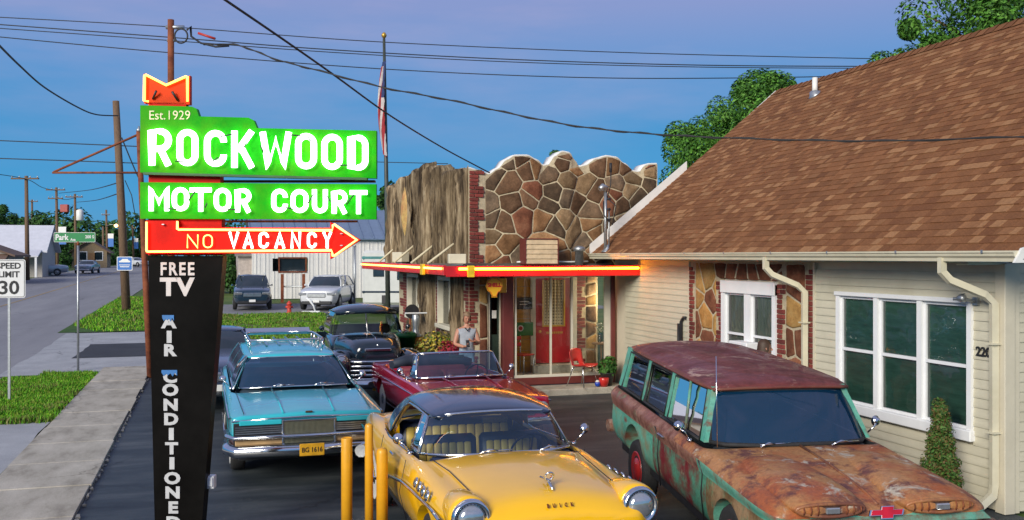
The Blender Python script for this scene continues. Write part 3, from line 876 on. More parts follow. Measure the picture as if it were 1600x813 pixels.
# ------------------------------------------------------------------ the stone office
from mathutils import noise as mnoise
random.seed(11)
OX, OY = 5.27, 19.9                          # near corner of the office
office = tag(empty("office_building", (OX, OY, 0)), "stone fronted motel office with faux bark side wall and scalloped parapet", "building")
OL = T(*(-Vector(office.location)))
def oo(mb, name, mt, label=None):
    o = mb.build(name, mt, office, loc=-Vector(office.location))
    if label: o["label"] = label
    return o
TOPPX = [(733, 262), (748, 266), (765, 271), (778, 263), (791, 249), (803, 243), (822, 243), (838, 250), (848, 258), (856, 257), (865, 244), (876, 237), (887, 239), (897, 251), (904, 260), (913, 258), (930, 248), (945, 244), (960, 246), (975, 256), (990, 267), (999, 268), (1006, 258), (1014, 256), (1025, 256)]
TOP = [(on_y(a, OY), z_at(b, on_y(a, OY), OY)) for a, b in TOPPX]
FX1 = TOP[-1][0]
def ftop(u):
    if u <= TOP[0][0]: return TOP[0][1]
    for (a, b), (c, d) in zip(TOP, TOP[1:]):
        if u <= c:
            t = (u - a) / (c - a); t = t * t * (3 - 2 * t)
            return b + (d - b) * t
    return TOP[-1][1]
def bulge(u):                                # the front swells forward under each scallop
    return 0.13 * (ftop(u) - 4.75) / 0.45
def ff(u): return T(0, OY - bulge(u), 0) @ FACE_SOUTH
FZ = 2.66
cop_mat = mat("white_coping", (0.70, 0.70, 0.68), 0.7, 0, 0.15, 6)
m = MB(); rows = []; N = 90
for i in range(N + 1):
    u = OX + (FX1 - OX) * i / N; h = ftop(u); y = OY - bulge(u)
    rows.append([(u, y, FZ), (u, y, h - 0.02), (u, OY + 0.4, h - 0.02), (u, OY + 0.4, FZ)])
m.grid(rows, closed=True, sm=False)
m.add(rows[0], [(0, 1, 2, 3)]); m.add(rows[-1], [(3, 2, 1, 0)])
oo(m, "parapet_wall", mortar_mat)
m = MB(); rows = []
for i in range(N + 1):
    u = OX + (FX1 - OX) * i / N; h = ftop(u); y = OY - bulge(u)
    rows.append([(u, y + 0.03, h - 0.025), (u, y + 0.03, h + 0.014), (u, OY + 0.43, h + 0.014), (u, OY + 0.43, h - 0.025)])
m.grid(rows, closed=True); m.add(rows[0], [(0, 1, 2, 3)]); m.add(rows[-1], [(3, 2, 1, 0)])
oo(m, "coping", cop_mat)
for p in flagstones(OX + 0.36, FX1 - 0.02, FZ, 5.4, 0.36, 0.021, top=ftop, ratio=0.92):
    cu = sum(q[0] for q in p) / len(p)
    o = stone_piece("stone", p, (lambda v: Vector((v.x, OY - bulge(v.x) - v.z, v.y))), FLAG, office, 0.03); o.location = -Vector(office.location)
brick_quoin(office, OL @ ff(OX), OX, OX + 0.34, FZ + .02, ftop(OX) - 0.05, brick_red, ch=0.082)
for k in range(1):
    brick_quoin(office, OL @ ff(FX1), FX1 - 0.001, FX1, FZ, FZ + 0.05, brick_red)

# bark wall of moulded concrete logs
bark_mat, n_, l_, b_ = new_mat("moulded_bark")
nz = noise_node(n_, l_, 1.5, 9, 0.72, "Object", (9.0, 1.1, 0.5))
rr = ramp_node(n_, l_, nz.outputs[0], [(0.36, (0.035, 0.024, 0.015)), (0.45, (0.12, 0.085, 0.05)), (0.54, (0.27, 0.20, 0.12)), (0.66, (0.46, 0.37, 0.24))])
oi_ = n_.new("ShaderNodeObjectInfo"); ro_ = ramp_node(n_, l_, oi_.outputs["Random"], [(0, (.62,) * 3), (1, (1.25,) * 3)])
rr = mix_node(n_, l_, 1.0, rr.outputs[0], ro_.outputs[0], 'MULTIPLY')
l_.new(rr.outputs[0], b_.inputs["Base Color"]); b_.inputs["Roughness"].default_value = 0.95
b_.inputs["Specular IOR Level"].default_value = 0.2
l_.new(bump_node(n_, l_, nz.outputs[0], 0.9, 0.05).outputs[0], b_.inputs["Normal"])
def bark_log(y0, y1, z0, z1, depth=0.2, seed=0, nr=22, nz_=46):
    """half round log standing against the wall plane X=OX, with furrowed bark"""
    mm = MB(); rows = []
    for j in range(nz_ + 1):
        t = j / nz_; z = z0 + (z1 - z0) * t
        row = []
        for i in range(nr + 1):
            a = pi * i / nr
            y = (y0 + y1) / 2 + cos(a) * (y1 - y0) / 2 * 0.88
            q = mnoise.noise(Vector((y * 2.0, z * 0.5, seed)))
            r = 1 - abs(mnoise.noise(Vector((y * 3.2 + 0.35 * sin(z * 2 + seed), z * 0.7 + q, seed + 9))))*2.2
            r2 = mnoise.noise(Vector((y * 9, z * 2.6, seed + 3)))
            d = sin(a) * depth * (0.85 + 0.3 * q) + (r * 0.17 + r2 * 0.07) * sin(a) ** 0.5
            lip = 1.0
            if t > 0.93: lip = sqrt(max(0.0, 1 - ((t - 0.93) / 0.07) ** 2)) * 0.9 + 0.1
            row.append((OX - max(0, d * lip), y, z + 0.16 * q * t * t + .05 * r2 * t * t))
        rows.append(row)
    mm.grid(rows)
    mm.box(OX + .001, OX + .3, y0, y1, z0, z1 - .06)
    return oo(mm, "bark_log", bark_mat)
BY1 = 27.9
logs_px = [(622, 635, 284), (635, 646, 276), (646, 661, 271), (661, 684, 259), (684, 698, 262), (698, 711, 262), (711, 723.5, 263)]
for i, (a, b, t) in enumerate(logs_px):
    ya, yb = on_x(a, OX), on_x(b, OX)
    bark_log(yb, ya, FZ, z_at(t, OX, (ya + yb) / 2), 0.36, i * 3.7)
bark_log(on_x(733, OX) + 0.03, on_x(723.5, OX), FZ, z_at(263, OX, 20.3), 0.1, 50)
# carved knot
knot_a = mat("carved_knot", (0.52, 0.36, 0.12), 0.8, 0, 0.5, 5, bump=0.5, bscale=9, dirt=(0.40, 0.13, 0.06))
m = MB(); yc = on_x(669, OX); zc = z_at(331, OX, yc); rows = []
for j in range(13):
    t = -1 + 2 * j / 12; w = 0.30 * (1 - abs(t) ** 1.7) ** 0.9 + 0.012
    rows.append([(OX - 0.60 - 0.10 * (1 - (2 * i / 8 - 1) ** 2) * (1 - t * t), yc + (2 * i / 8 - 1) * w, zc + t * 0.62) for i in range(9)])
m.grid(rows); oo(m, "carved_knot", knot_a, "long pointed oval knot painted ochre and rust")
# body of the building behind the facades
inner_mat = mat("plaster", (0.42, 0.36, 0.27), 0.9, 0, 0.2, 4)
m = MB(); m.box(OX + 0.02, 9.4, OY + 0.9, BY1, 2.72, 4.35); m.box(OX + 0.35, 9.4, BY1 - 0.3, BY1 - 0.05, 0, 2.72); m.box(OX + .3, OX + 0.34, OY + 1.2, BY1 - .3, 0, 2.7)
oo(m, "core_wall", inner_mat)

# lower bark wall with two windows and brick jambs
win = [(20.9, 22.5), (24.65, 26.25)]
def lower(y0, y1, z0, z1): return bark_log(y0, y1, z0, z1, 0.12, y0, 14, 26)
m = MB()
segs = [(OY + 0.02, win[0][0]), (win[0][1], win[1][0]), (win[1][1], BY1)]
for a, b in segs: m.box(OX, OX + 0.3, a, b, 0, 2.7)
for a, b in win: m.box(OX + .001, OX + 0.3, a, b, 0, 1.28); m.box(OX + .001, OX + 0.3, a, b, 2.42, 2.7)
oo(m, "side_wall", mortar_mat)
lower(OY + 0.42, win[0][0] - 0.05, 0, 2.62); lower(win[0][1] + 0.55, win[1][0] - 0.1, 0, 2.62)
lower(win[0][0], win[0][1], 0, 1.2); lower(win[1][0], win[1][1], 0, 1.2)
fwo = OL @ T(OX, 0, 0) @ FACE_WEST
brick_quoin(office, fwo, -win[0][1] - 0.5, -win[0][1] - 0.08, 0.05, 2.62, brick_red, side=1)
brick_quoin(office, fwo, -BY1 + 0.2, -win[1][1] - 0.12, 0.05, 2.62, brick_red, side=-1)
brick_quoin(office, fwo, -OY - 0.40, -OY - 0.02, 0.05, 2.62, brick_red, side=-1)
pale_frame = mat("ivory_window_frame", (0.66, 0.62, 0.50), 0.5, 0, 0.08, 6)
shade_green = mat("olive_curtain", (0.20, 0.22, 0.09), 0.9, 0, 0.3, 4, stretch=(1, 7, 1))
for a, b in win:
    f = MB(); x = OX - 0.1
    f.box(x, x + .25, a, a + .09, 1.3, 2.42); f.box(x, x + .25, b - .09, b, 1.3, 2.42); f.box(x + .002, x + .25, a + .09, b - .09, 2.33, 2.42)
    f.cbox(x - 0.06, x + .25, a - 0.03, b + 0.03, 1.2, 1.299, 0.012)
    f.box(x + .1, x + .16, (a + b) / 2 - 0.025, (a + b) / 2 + 0.025, 1.3, 2.33)
    oo(f, "window_frame", pale_frame)
    for c, d in ((a + .09, (a + b) / 2 - .025), ((a + b) / 2 + .025, b - .09)):
        g = MB(); g.box(OX + 0.03, OX + 0.036, c, d, 1.3, 2.33); oo(g, "pane", pane_soft)
    c = MB(); c.grid([[(OX + 0.12 + 0.02 * sin(j * 1.1), a + .09 + (b - a - .18) * j / 26, zz) for j in range(27)] for zz in (1.3, 2.33)]); oo(c, "curtain", shade_green)
    c = MB(); c.box(OX + .2, OX + .22, a, b, 1.3, 2.4); oo(c, "window_backing", black_plastic)

# front below the canopy: stone pier, dark door, red post, glazed porch
PY = 19.45                                   # glass line of the porch
px_door0, px_door1 = on_y(763, OY), on_y(784, OY)
m = MB(); m.box(OX + .002, px_door0, OY, OY + 0.3, 0, 2.66); oo(m, "front_pier", mortar_mat)
for p in flagstones(OX + 0.22, px_door0 - 0.01, 0.05, 2.6, 0.34, 0.03, ratio=0.9):
    o = stone_piece("stone", p, T(0, OY, 0) @ FACE_SOUTH, PALE, office, 0.03); o.location = -Vector(office.location)
brick_quoin(office, OL @ T(0, OY, 0) @ FACE_SOUTH, OX, OX + 0.2, 0.05, 2.6, brick_red)
dark_door = mat("dark_screen_door", (0.025, 0.045, 0.035), 0.4, 0, 0.3, 5, coat=0.4)
m = MB(); m.box(px_door0 + .04, px_door1 - .04, OY + 0.08, OY + 0.12, 0.12, 2.35); d = oo(m, "screen_door", dark_door, "dark green screen door beside the stone pier")
m = MB(); m.box(px_door0, px_door0 + .04, OY + .02, OY + .14, 0.1, 2.4); m.box(px_door1 - .04, px_door1, OY + .02, OY + .14, 0.1, 2.4); m.box(px_door0 + .04, px_door1 - .04, OY + .02, OY + .14, 2.35, 2.45); oo(m, "door_frame", pale_frame)
m = MB(); m.box(px_door0 + .09, px_door1 - .09, OY + 0.07, OY + 0.078, 1.2, 2.28); m.build("pane", dark_pane, d)
m = MB(); m.box(px_door0 + .10, px_door0 + .2, OY + 0.062, OY + 0.069, 1.55, 1.72); m.build("notice", white_paint, d)
post_mat = mat("oxblood_paint", (0.14, 0.028, 0.024), 0.45, 0, 0.15, 4)
m = MB(); m.cbox(on_y(785, PY), on_y(802, PY), PY - .04, PY + .14, 0.12, 2.52, 0.01); oo(m, "post", post_mat)
m = MB(); m.cbox(8.36, 8.46, PY - .04, PY + .10, 0.12, 2.52, 0.01); oo(m, "post", post_mat)
gx0, gx1 = on_y(803, PY), 8.36
alu = mat("porch_frame_paint", (0.60, 0.57, 0.47), 0.4, 0, 0.08, 6)
mull = [on_y(q, PY) for q in (806, 861, 894, 946)] + [8.31]
f = MB()
f.box(gx0, gx1, PY, PY + .06, 0.30, 0.36); f.box(gx0, gx1, PY, PY + .06, 2.44, 2.5)
for i, q in enumerate(mull): f.box(q - (.02 if i != 4 else .05), q + (.02 if i != 4 else .05), PY + .003, PY + .057, 0.36, 2.44)
oo(f, "porch_frame", alu)
m = MB(); m.cbox(gx0, gx1, PY - .02, PY + .10, 0.14, 0.299, 0.01); oo(m, "porch_sill", post_mat)
porch_glass = glass("porch_glass", (0.96, 0.98, 0.96), 1.3)
for a, b in zip(mull, mull[1:]):
    g = MB(); g.add([(a + .02, PY + .03, .36), (b - .02, PY + .03, .36), (b - .02, PY + .03, 2.44), (a + .02, PY + .03, 2.44)], [(0, 1, 2, 3)]); oo(g, "pane", porch_glass)
# porch interior
BKY = 20.5
yellow_board = mat("yellow_board", (0.62, 0.33, 0.045), 0.6, 0, 0.2, 3, stretch=(1, 1, 5))
m = MB(); m.box(gx0 - .2, 8.5, PY + .06, BKY + .1, 0.14, 0.30); oo(m, "porch_floor", walk_mat)
m = MB(); m.box(gx0 - .2, 8.5, BKY + .03, BKY + .2, 0.3, 2.66); oo(m, "back_wall", mortar_mat)
m = MB(); m.box(gx0 - .1, gx0 - .05, PY + .1, BKY + .03, 0.3, 2.5); oo(m, "partition", yellow_board)
dx0, dx1 = on_y(836, BKY), on_y(890, BKY)
for k in range(9):
    m = MB(); m.box(gx0 - .05, dx0 - .12, BKY - .0 + .004 * (k % 2), BKY + .029, 0.30 + k * .24, 0.53 + k * .24); oo(m, "board", yellow_board)
red_door = mat("red_door_enamel", (0.42, 0.008, 0.018), 0.35, 0, 0.12, 4, coat=0.3)
f = MB(); f.box(dx0 - .12, dx0, BKY - .05, BKY + .028, .3, 2.47); f.box(dx1, dx1 + .16, BKY - .05, BKY + .028, .3, 2.47); f.box(dx0, dx1, BKY - .05, BKY + .028, 2.40, 2.47); oo(f, "door_frame", pale_frame)
m = MB(); a, b = dx0 + .16, dx1 - .12; zw = 1.30
m.box(dx0 + .004, a, BKY - .03, BKY + .02, .48, 2.398); m.box(b, dx1 - .004, BKY - .03, BKY + .02, .48, 2.398); m.box(a, b, BKY - .029, BKY + .019, .48, zw); m.box(a, b, BKY - .029, BKY + .019, 2.36, 2.398)
rd = oo(m, "office_door", red_door, "bright red office door with checked curtain in its window")
gold = mat("gold_trim", (0.55, 0.33, 0.06), 0.4, 0.6, 0.15, 10)
f = MB(); f.box(a, b, BKY - .038, BKY - .0, zw, zw + .035); f.box(a, a + .035, BKY - .037, BKY, zw + .035, 2.36); f.box(b - .035, b, BKY - .037, BKY, zw + .035, 2.36); f.build("window_trim", gold, rd)
f = MB()
for k in range(9): f.box(a + .10 + k * .045, a + .128 + k * .045, BKY - .036, BKY - .0295, zw - .16, zw - .115)
f.build("gilt_lettering", gold, rd)
check, n_, l_, b_ = new_mat("checked_curtain")
tc = n_.new("ShaderNodeTexCoord"); ck = n_.new("ShaderNodeTexBrick")
ck.offset = 0.0; ck.inputs["Scale"].default_value = 1.0
ck.inputs["Color1"].default_value = (0.035, 0.03, 0.02, 1); ck.inputs["Color2"].default_value = (0.05, 0.035, 0.02, 1); ck.inputs["Mortar"].default_value = (0.58, 0.50, 0.33, 1)
ck.inputs["Brick Width"].default_value = 0.062; ck.inputs["Row Height"].default_value = 0.07; ck.inputs["Mortar Size"].default_value = 0.02; ck.inputs["Mortar Smooth"].default_value = 0.2
mp = n_.new("ShaderNodeMapping"); mp.inputs["Rotation"].default_value = (pi / 2, 0, 0)
l_.new(tc.outputs["Object"], mp.inputs[0]); l_.new(mp.outputs[0], ck.inputs[0]); l_.new(ck.outputs[0], b_.inputs["Base Color"]); b_.inputs["Roughness"].default_value = 0.9
c = MB(); c.grid([[(a + (b - a) * j / 40, BKY - .012 + .014 * sin(j * 1.05), zz) for j in range(41)] for zz in (zw, 2.36)]); c.build("curtain", check, rd)
m = MB(); m.lathe([(.01, 0), (.01, .03), (.03, .04), (.032, .06), (.02, .075)], 12, T(dx0 + .09, BKY - .03, 1.2) @ RX(pi / 2)); m.build("knob", gold, rd)
m = MB(); m.box(dx0 - .14, dx1 + .2, BKY - .35, BKY - .051, 0.30, 0.46); oo(m, "step", walk_mat)
random.seed(33)
for p in flagstones(dx1 + .4, 8.48, 0.32, 2.6, 0.3, 0.03, ratio=0.9):
    o = stone_piece("stone", p, T(0, BKY + .03, 0) @ FACE_SOUTH, [FLAG[3], PALE[0], FLAG[2]], office, 0.025); o.location = -Vector(office.location)
brick_quoin(office, OL @ T(0, BKY + .03, 0) @ FACE_SOUTH, dx1 + .18, dx1 + .4, 0.32, 2.6, brick_red)
# canopy ------------------------------------------------------------------
CX0, CY0, CZ0, CZ1 = 4.31, 18.2, 2.49, 2.68
CX1, CY1 = 8.49, 28.8
can = tag(empty("neon_canopy", (CX0, CY0, 0)), "flat red edged canopy with glowing neon line round the stone office", "canopy")
CL = -Vector(can.location)
top_mat = mat("tar_roofing", (0.10, 0.085, 0.065), 0.95, 0, 0.5, 5, bump=0.5, bscale=18, dirt=(0.24, 0.2, 0.15))
soff = mat("canopy_soffit", (0.50, 0.45, 0.34), 0.7)
m = MB(); m.box(CX0 + .05, CX1, CY0 + .05, OY + .1, CZ0 + .03, CZ1 - .001); m.box(CX0 + .05, OX + .02, OY + .1, CY1 - .05, CZ0 + .03, CZ1 - .002); m.build("deck", soff, can, CL)
m = MB(); rows = []
for i in range(41):
    x = CX0 + .04 + (CX1 - CX0 - .05) * i / 40
    rows.append([(x, y, CZ1 + .0 + .03 * mnoise.noise(Vector((x * 3, y * 3, 2))) + (.06 if j > 4 else 0)) for j, y in enumerate([CY0 + .04 + 1.75 * j / 6 for j in range(7)])])
m.grid(rows)
rows = []
for i in range(61):
    y = OY + .1 + (CY1 - OY - .15) * i / 60
    rows.append([(x, y, CZ1 + .0 + .03 * mnoise.noise(Vector((x * 3, y * 3, 5)))) for x in [CX0 + .04 + 1.0 * j / 4 for j in range(5)]])
m.grid(rows); m.build("roofing", top_mat, can, CL)
red_fascia = mat("red_fascia", (0.52, 0.010, 0.012), 0.35, 0, 0.12, 4, coat=0.4)
f = MB(); f.cbox(CX0 + .05, CX1, CY0, CY0 + .049, CZ0, CZ1 + .02, .006); f.build("fascia", red_fascia, can, CL)
f = MB(); f.cbox(CX0, CX0 + .049, CY0, CY1, CZ0 + .03, CZ1 + .04, .006); f.build("fascia", red_fascia, can, CL)
f = MB(); f.cbox(CX0 + .05, OX, CY1 - .05, CY1, CZ0 + .03, CZ1 + .04, .006); f.build("fascia", red_fascia, can, CL)
neon_red = glow("red_neon_tube", (1.0, 0.16, 0.04), 5.0, (0.9, 0.3, 0.2))
neon_gold = glow("golden_neon_tube", (1.0, 0.36, 0.012), 16.0, (0.9, 0.5, 0.2))
neon_amber = glow("amber_neon_tube", (1.0, 0.50, 0.08), 4.0, (0.9, 0.6, 0.2))
f = MB(); f.tube([(CX0 + .3, CY0 - .03, CZ1 - .035), ((CX0 + CX1) / 2, CY0 - .03, CZ1 - .04), (CX1 - .05, CY0 - .03, CZ1 - .03)], .022, 8); f.build("neon_tube", neon_gold, can, CL)
f = MB(); f.tube([(CX0 - .03, CY0 + .1, CZ1 - .03), (CX0 - .03, (CY0 + CY1) / 2, CZ1 - .03), (CX0 - .03, CY1 - .1, CZ1 - .03)], .022, 8); f.build("neon_tube", neon_amber, can, CL)
for q in (735,):
    x = on_y(q, CY0); f = MB(); f.cbox(x - .07, x + .07, CY0 - .07, CY0 - .002, CZ0 - .01, CZ1 + .03, .01); f.build("painted_neon_glow", mat("neon_glow_yellow", (0.75, 0.50, 0.02), 0.4), can, CL)  # unlit block whose yellow stands in for a lit stretch of neon tube
y = on_x(663, CX0); f = MB(); f.cbox(CX0 - .07, CX0 - .002, y - .13, y + .13, CZ0 + .01, CZ1 + .05, .01); f.build("painted_neon_glow", bpy.data.materials["neon_glow_yellow"], can, CL)  # second block with the neon's glow put into its colour, side fascia
for k in range(12):
    x = CX0 + .4 + k * .36; f = MB(); f.box(x, x + .012, CY0 - .034, CY0 - .0, CZ1 - .05, CZ1 - .03); f.build("tube_support", steel, can, CL)
# stay rods from wall to canopy
rod_mat = mat("pale_rod", (0.62, 0.54, 0.36), 0.5, 0, 0.1, 8)
for q0, (lx) in ((628, 0), (654, 0), (684, 0), (713, 0)):
    y = on_x(q0, OX - .2); f = MB(); zt = z_at(374, OX - .2, y)
    f.tube([(OX - .12, y, zt), (CX0 + .12, y + .0, CZ1 + .05)], .028, 8); f.tube([(OX - .24, y, zt - .09), (OX - .1, y, zt + .01)], .05, 8)
    f.build("stay_rod", rod_mat, can, CL)
# lamp boxes on the canopy roof
def lamp_box(x, y, s, label, rz):
    e = tag(empty("lamp_box", (x, y, CZ1 + .03), rz), label, "box")
    q = MB(); q.cbox(-.18 * s, .18 * s, -.1 * s, .1 * s, .03, .23 * s, .012); q.build("housing", cream_paint, e)
    q = MB(); q.box(-.12 * s, .12 * s, -.05, .05, -.0, .03); q.build("bracket", steel, e)
lamp_box(on_y(714, 19.2), 19.2, 1.0, "cream metal box on the canopy at the brick corner", -.1)
lamp_box(OX - .55, on_x(626, OX - .55), 1.25, "cream metal box at the far end of the side canopy", -1.2)
# louvred cover standing on the canopy
e = tag(empty("vent_cover", ((on_y(820, 19.2) + on_y(872, 19.2)) / 2, 19.2, CZ1 + .04)), "beige lapped board box with dark red edge on the canopy roof", "cover")
w = (on_y(872, 19.2) - on_y(820, 19.2)) / 2; hz = z_at(372, 6.8, 19.2) - CZ1 - .05
for k in range(5):
    q = MB(); z0 = .02 + k * (hz - .04) / 5; z1 = z0 + (hz - .04) / 5 - .002
    q.add([(-w + .02, -.03, z0), (w - .02, -.03, z0), (w - .02, -.008, z1), (-w + .02, -.008, z1), (-w + .02, .1, z0), (w - .02, .1, z0), (w - .02, .1, z1), (-w + .02, .1, z1)], [(0, 1, 2, 3), (4, 7, 6, 5), (0, 4, 5, 1), (3, 2, 6, 7), (0, 3, 7, 4), (1, 5, 6, 2)])
    q.build("board", mat("tan_board", (0.58, 0.44, 0.27), 0.6) if k == 0 else bpy.data.materials["tan_board"], e)
q = MB(); q.box(-w, -w + .02, -.035, .35, 0, hz); q.box(w - .02, w, -.035, .35, 0, hz); q.box(-w + .02, w - .02, -.035, .35, hz - .02, hz); q.box(-w + .02, w - .02, -.035, .35, 0, .02); q.build("edging", post_mat, e)
q = MB(); q.box(-w + .02, w - .02, .1, .34, .02, hz - .02); q.build("backing", soff, e)
# white flashing and litter line behind the fascia
q = MB(); q.tube([(on_y(809, 19.5), 19.55, CZ1 + .09), (on_y(850, 19.5), 19.52, CZ1 + .1), (on_y(890, 19.5), 19.5, CZ1 + .09), (on_y(918, 19.5), 19.5, CZ1 + .1)], .05, 6, flat=.4); q.build("flashing", white_paint, can, CL)
# electric service mast in front of the parapet
sx = on_y(946, 18.9); e = tag(empty("service_mast", (sx, 18.9, 3.6)), "grey electric service mast with weatherhead rising above the cottage eave", "service mast")
zt = z_at(300, sx, 18.9) - 3.6
q = MB(); q.tube([(0, 0, -.55), (0, 0, zt)], .035, 10); q.tube([(.09, 0.02, -.6), (.09, .02, zt - .4)], .018, 8); q.build("conduit", steel, e)
q = MB(); q.tube([(0, 0, zt), (0, -.02, zt + .07), (-.08, -.04, zt + .1), (-.16, -.06, zt + .05)], [.04, .06, .07, .05], 10); q.build("weatherhead", steel, e)
q = MB(); q.lathe([(.13, 0), (.12, .02), (.05, .10), (.045, .16)], 12, T(.045, .01, -.62)); q.build("roof_boot", steel, e)
q = MB(); q.tube([(0.02, 0, zt - .2), (.1, -.05, zt + .15), (.12, -.02, zt + .5)], .012, 6); q.tube([(.12, 0, zt + .42), (.12, 0, zt + .62)], .03, 8); q.tube([(.0, 0, zt - .1), (.2, -.1, zt - .3), (.12, -.1, zt - .7), (-.06, -.05, zt - .5), (-.05, 0, zt - .2)], .012, 6); q.build("service_wire", cable_black, e)
for k in range(3):
    q = MB(); q.lathe([(.02, -.04), (.035, -.02), (.02, 0), (.035, .02), (.02, .04)], 8, T(.07, -.02, zt - .15 - k * .22) @ RY(pi / 2)); q.build("insulator", black_plastic, e)
# small vent on the canopy roof near the cottage
q = MB(); q.lathe([(.09, 0), (.09, .3), (.13, .3), (.13, .38), (.05, .42)], 12, T(on_y(905, 19.4), 19.4, CZ1 + .02)); tag(q.build("roof_cowl", steel), "small grey vent cowl on the canopy roof by the cottage eave", "vent")
# round yellow oil sign hung under the canopy
e = tag(empty("gas_sign", (on_y(772, 18.6), 18.6, 2.28)), "yellow scallop shell gas sign with red word hanging under the canopy", "sign")
sign_yellow = mat("sign_yellow", (0.78, 0.43, 0.02), 0.4, 0, 0.08, 5); sign_red = mat("sign_red", (0.50, 0.02, 0.015), 0.4)
pts = []
for k in range(49):
    a = radians(-58) + radians(296) * k / 48
    r = .165 + .012 * abs(sin(k * pi / 6)); pts.append((r * cos(a), r * sin(a) * .95 + .02))
pts += [(-.05, -.19), (-.06, -.215), (.06, -.215), (.05, -.19)]
q = MB(); q.prism(pts, 0, .02, FACE_SOUTH); q.build("panel", sign_yellow, e)
q = MB(); q.tube([(x * .92, -.022, y * .92) for x, y in pts], .006, 5, closed=True); q.build("rim", sign_red, e)
text_part("lettering", "SHELL", sign_red, e, T(0, -.024, .03) @ FACE_SOUTH, .105, .002, .006)
q = MB(); q.tube([(-.09, .01, .17), (-.09, .01, .25)], .006, 6); q.tube([(.09, .01, .17), (.09, .01, .25)], .006, 6); q.build("hanger", steel, e)
q = MB(); q.cbox(.2, .36, .3, .36, -.14, .16, .01); q.build("side_panel", sign_yellow, e)
# concrete step before the porch
m = MB(); m.cbox(on_y(800, 19.1), 8.48, 18.75, PY - .021, -.05, .13, .02)
m.build("porch_step", walk_mat)["kind"] = 'structure'
# curved down pipe at the canopy corner post

# raised white flashing along the far edge of the cottage roof
m = MB(); xe = 10.25
m.prism([(EX - .05, EZ - .03), (xe, EZ - .03 + (xe - EX) * math.tan(sl)), (xe, EZ + .19 + (xe - EX) * math.tan(sl)), (EX - .05, EZ + .19)], -RY1 - .04, -RY1, FACE_SOUTH)
off(HP(m, "edge_flashing", white_paint))
# porch wall lamp
lx = on_y(957, BKY - .1)
e = tag(empty("wall_lantern", (lx, BKY - .02, z_at(467, lx, BKY))), "small lit white wall lamp inside the glazed porch", "lamp")
q = MB(); q.lathe([(.02, -.09), (.05, -.06), (.06, 0), (.05, .06), (.015, .09)], 12, T(0, -.1, 0)); q.build("globe", glow("porch_globe", (1, .86, .62), 6), e)
q = MB(); q.tube([(0, -.0, -.05), (0, -.06, -.12), (0, -.1, -.1)], .012, 6); q.lathe([(.05, 0), (.04, .02)], 12, T(0, .0, -.05) @ RX(pi / 2)); q.build("bracket", steel, e)
pl = bpy.data.lights.new("porch_lamp_light", 'POINT'); pl.energy = 40; pl.color = (1, .82, .55); pl.shadow_soft_size = .08
po = bpy.data.objects.new("porch_lamp_light", pl); COL.objects.link(po); po.parent = e; po.location = (0, -.22, 0)
# ------------------------------------------------------------------ the neon motel sign
random.seed(5)
SK = 9.5 / 1500                              # metres for one photo pixel on the sign plane
base = at_depth(285, 858, 9.5)
sign = tag(empty("motel_sign", (base.x, base.y, 0), -TH), "tall black pylon motel sign with glowing green panels and red arrow", "sign")
def SX(px): return (px - 285) * SK
def SZ(py): return EYE - (py - 400) * SK
def spoly(pts): return [(SX(a), SZ(b)) for a, b in pts][::-1]
def sprism(pts, y0, y1): 
    q = MB(); p = spoly(pts)
    if area(p) < 0: p = p[::-1]
    q.prism(p, -y1, -y0, FACE_SOUTH); return q
pylon_mat = mat("glossy_black_pylon", (0.006, 0.0055, 0.005), 0.3, 0, 0.5, 2, spec=.05)
red_panel = mat("red_sign_panel", (0.60, 0.010, 0.004), 0.5, 0, 0.2, 3, bump=0.05, bscale=8, spec=.1)
orange_panel = mat("orange_sign_panel", (0.65, 0.05, 0.004), 0.5, 0, 0.2, 3, spec=.1)
green_panel = mat("green_sign_panel", (0.008, 0.36, 0.004), 0.5, 0, 0.25, 2.5, bump=0.05, bscale=8, coat=0.0, dirt=(0.09, 0.34, 0.004), spec=.08)
green_edge = mat("dark_green_edge", (0.015, 0.10, 0.02), 0.5)
q = sprism([(240, 400), (355, 400), (319, 858), (251, 858)], -0.14, 0.0); q.build("pylon", pylon_mat, sign)
q = sprism([(240, 273), (350, 273), (354, 399), (239, 399)], -0.13, -0.01); q.build("neck", red_panel, sign)
q = sprism([(238, 163), (296, 163), (296, 272), (238, 272)], -0.10, -0.02); q.build("shaft", red_panel, sign)
q = sprism([(231, 118), (267, 134), (302, 121), (302, 166), (231, 164)], -0.10, -0.04); q.build("fletching", orange_panel, sign)
gp = [(230, 169), (309, 171), (316, 174), (320, 186), (396, 188), (404, 192), (409, 204), (592, 208), (592, 281), (230, 272)]
q = sprism(gp, -0.18, -0.101); top_panel = q.build("name_panel", green_panel, sign)
q = sprism([(236, 272), (578, 280.5), (578, 284), (236, 275.5)], -0.21, -0.12); q.build("panel_edge", green_edge, sign)
q = sprism([(230, 287), (592, 290), (592, 344), (230, 343)], -0.18, -0.131); mc_panel = q.build("court_panel", green_panel, sign)
q = sprism([(240, 346), (288, 346), (288, 356), (522, 357), (522, 348), (568, 375.5), (522, 405), (522, 395.5), (240, 397)], -0.20, -0.141); arrow = q.build("arrow_panel", red_panel, sign)
q = MB(); q.box(SX(300), SX(585), 0.0, 0.10, SZ(284.5), SZ(281.5)); q.box(SX(355), SX(560), -0.1, -0.04, SZ(348), SZ(345)); q.build("rail", rust_mat, sign)
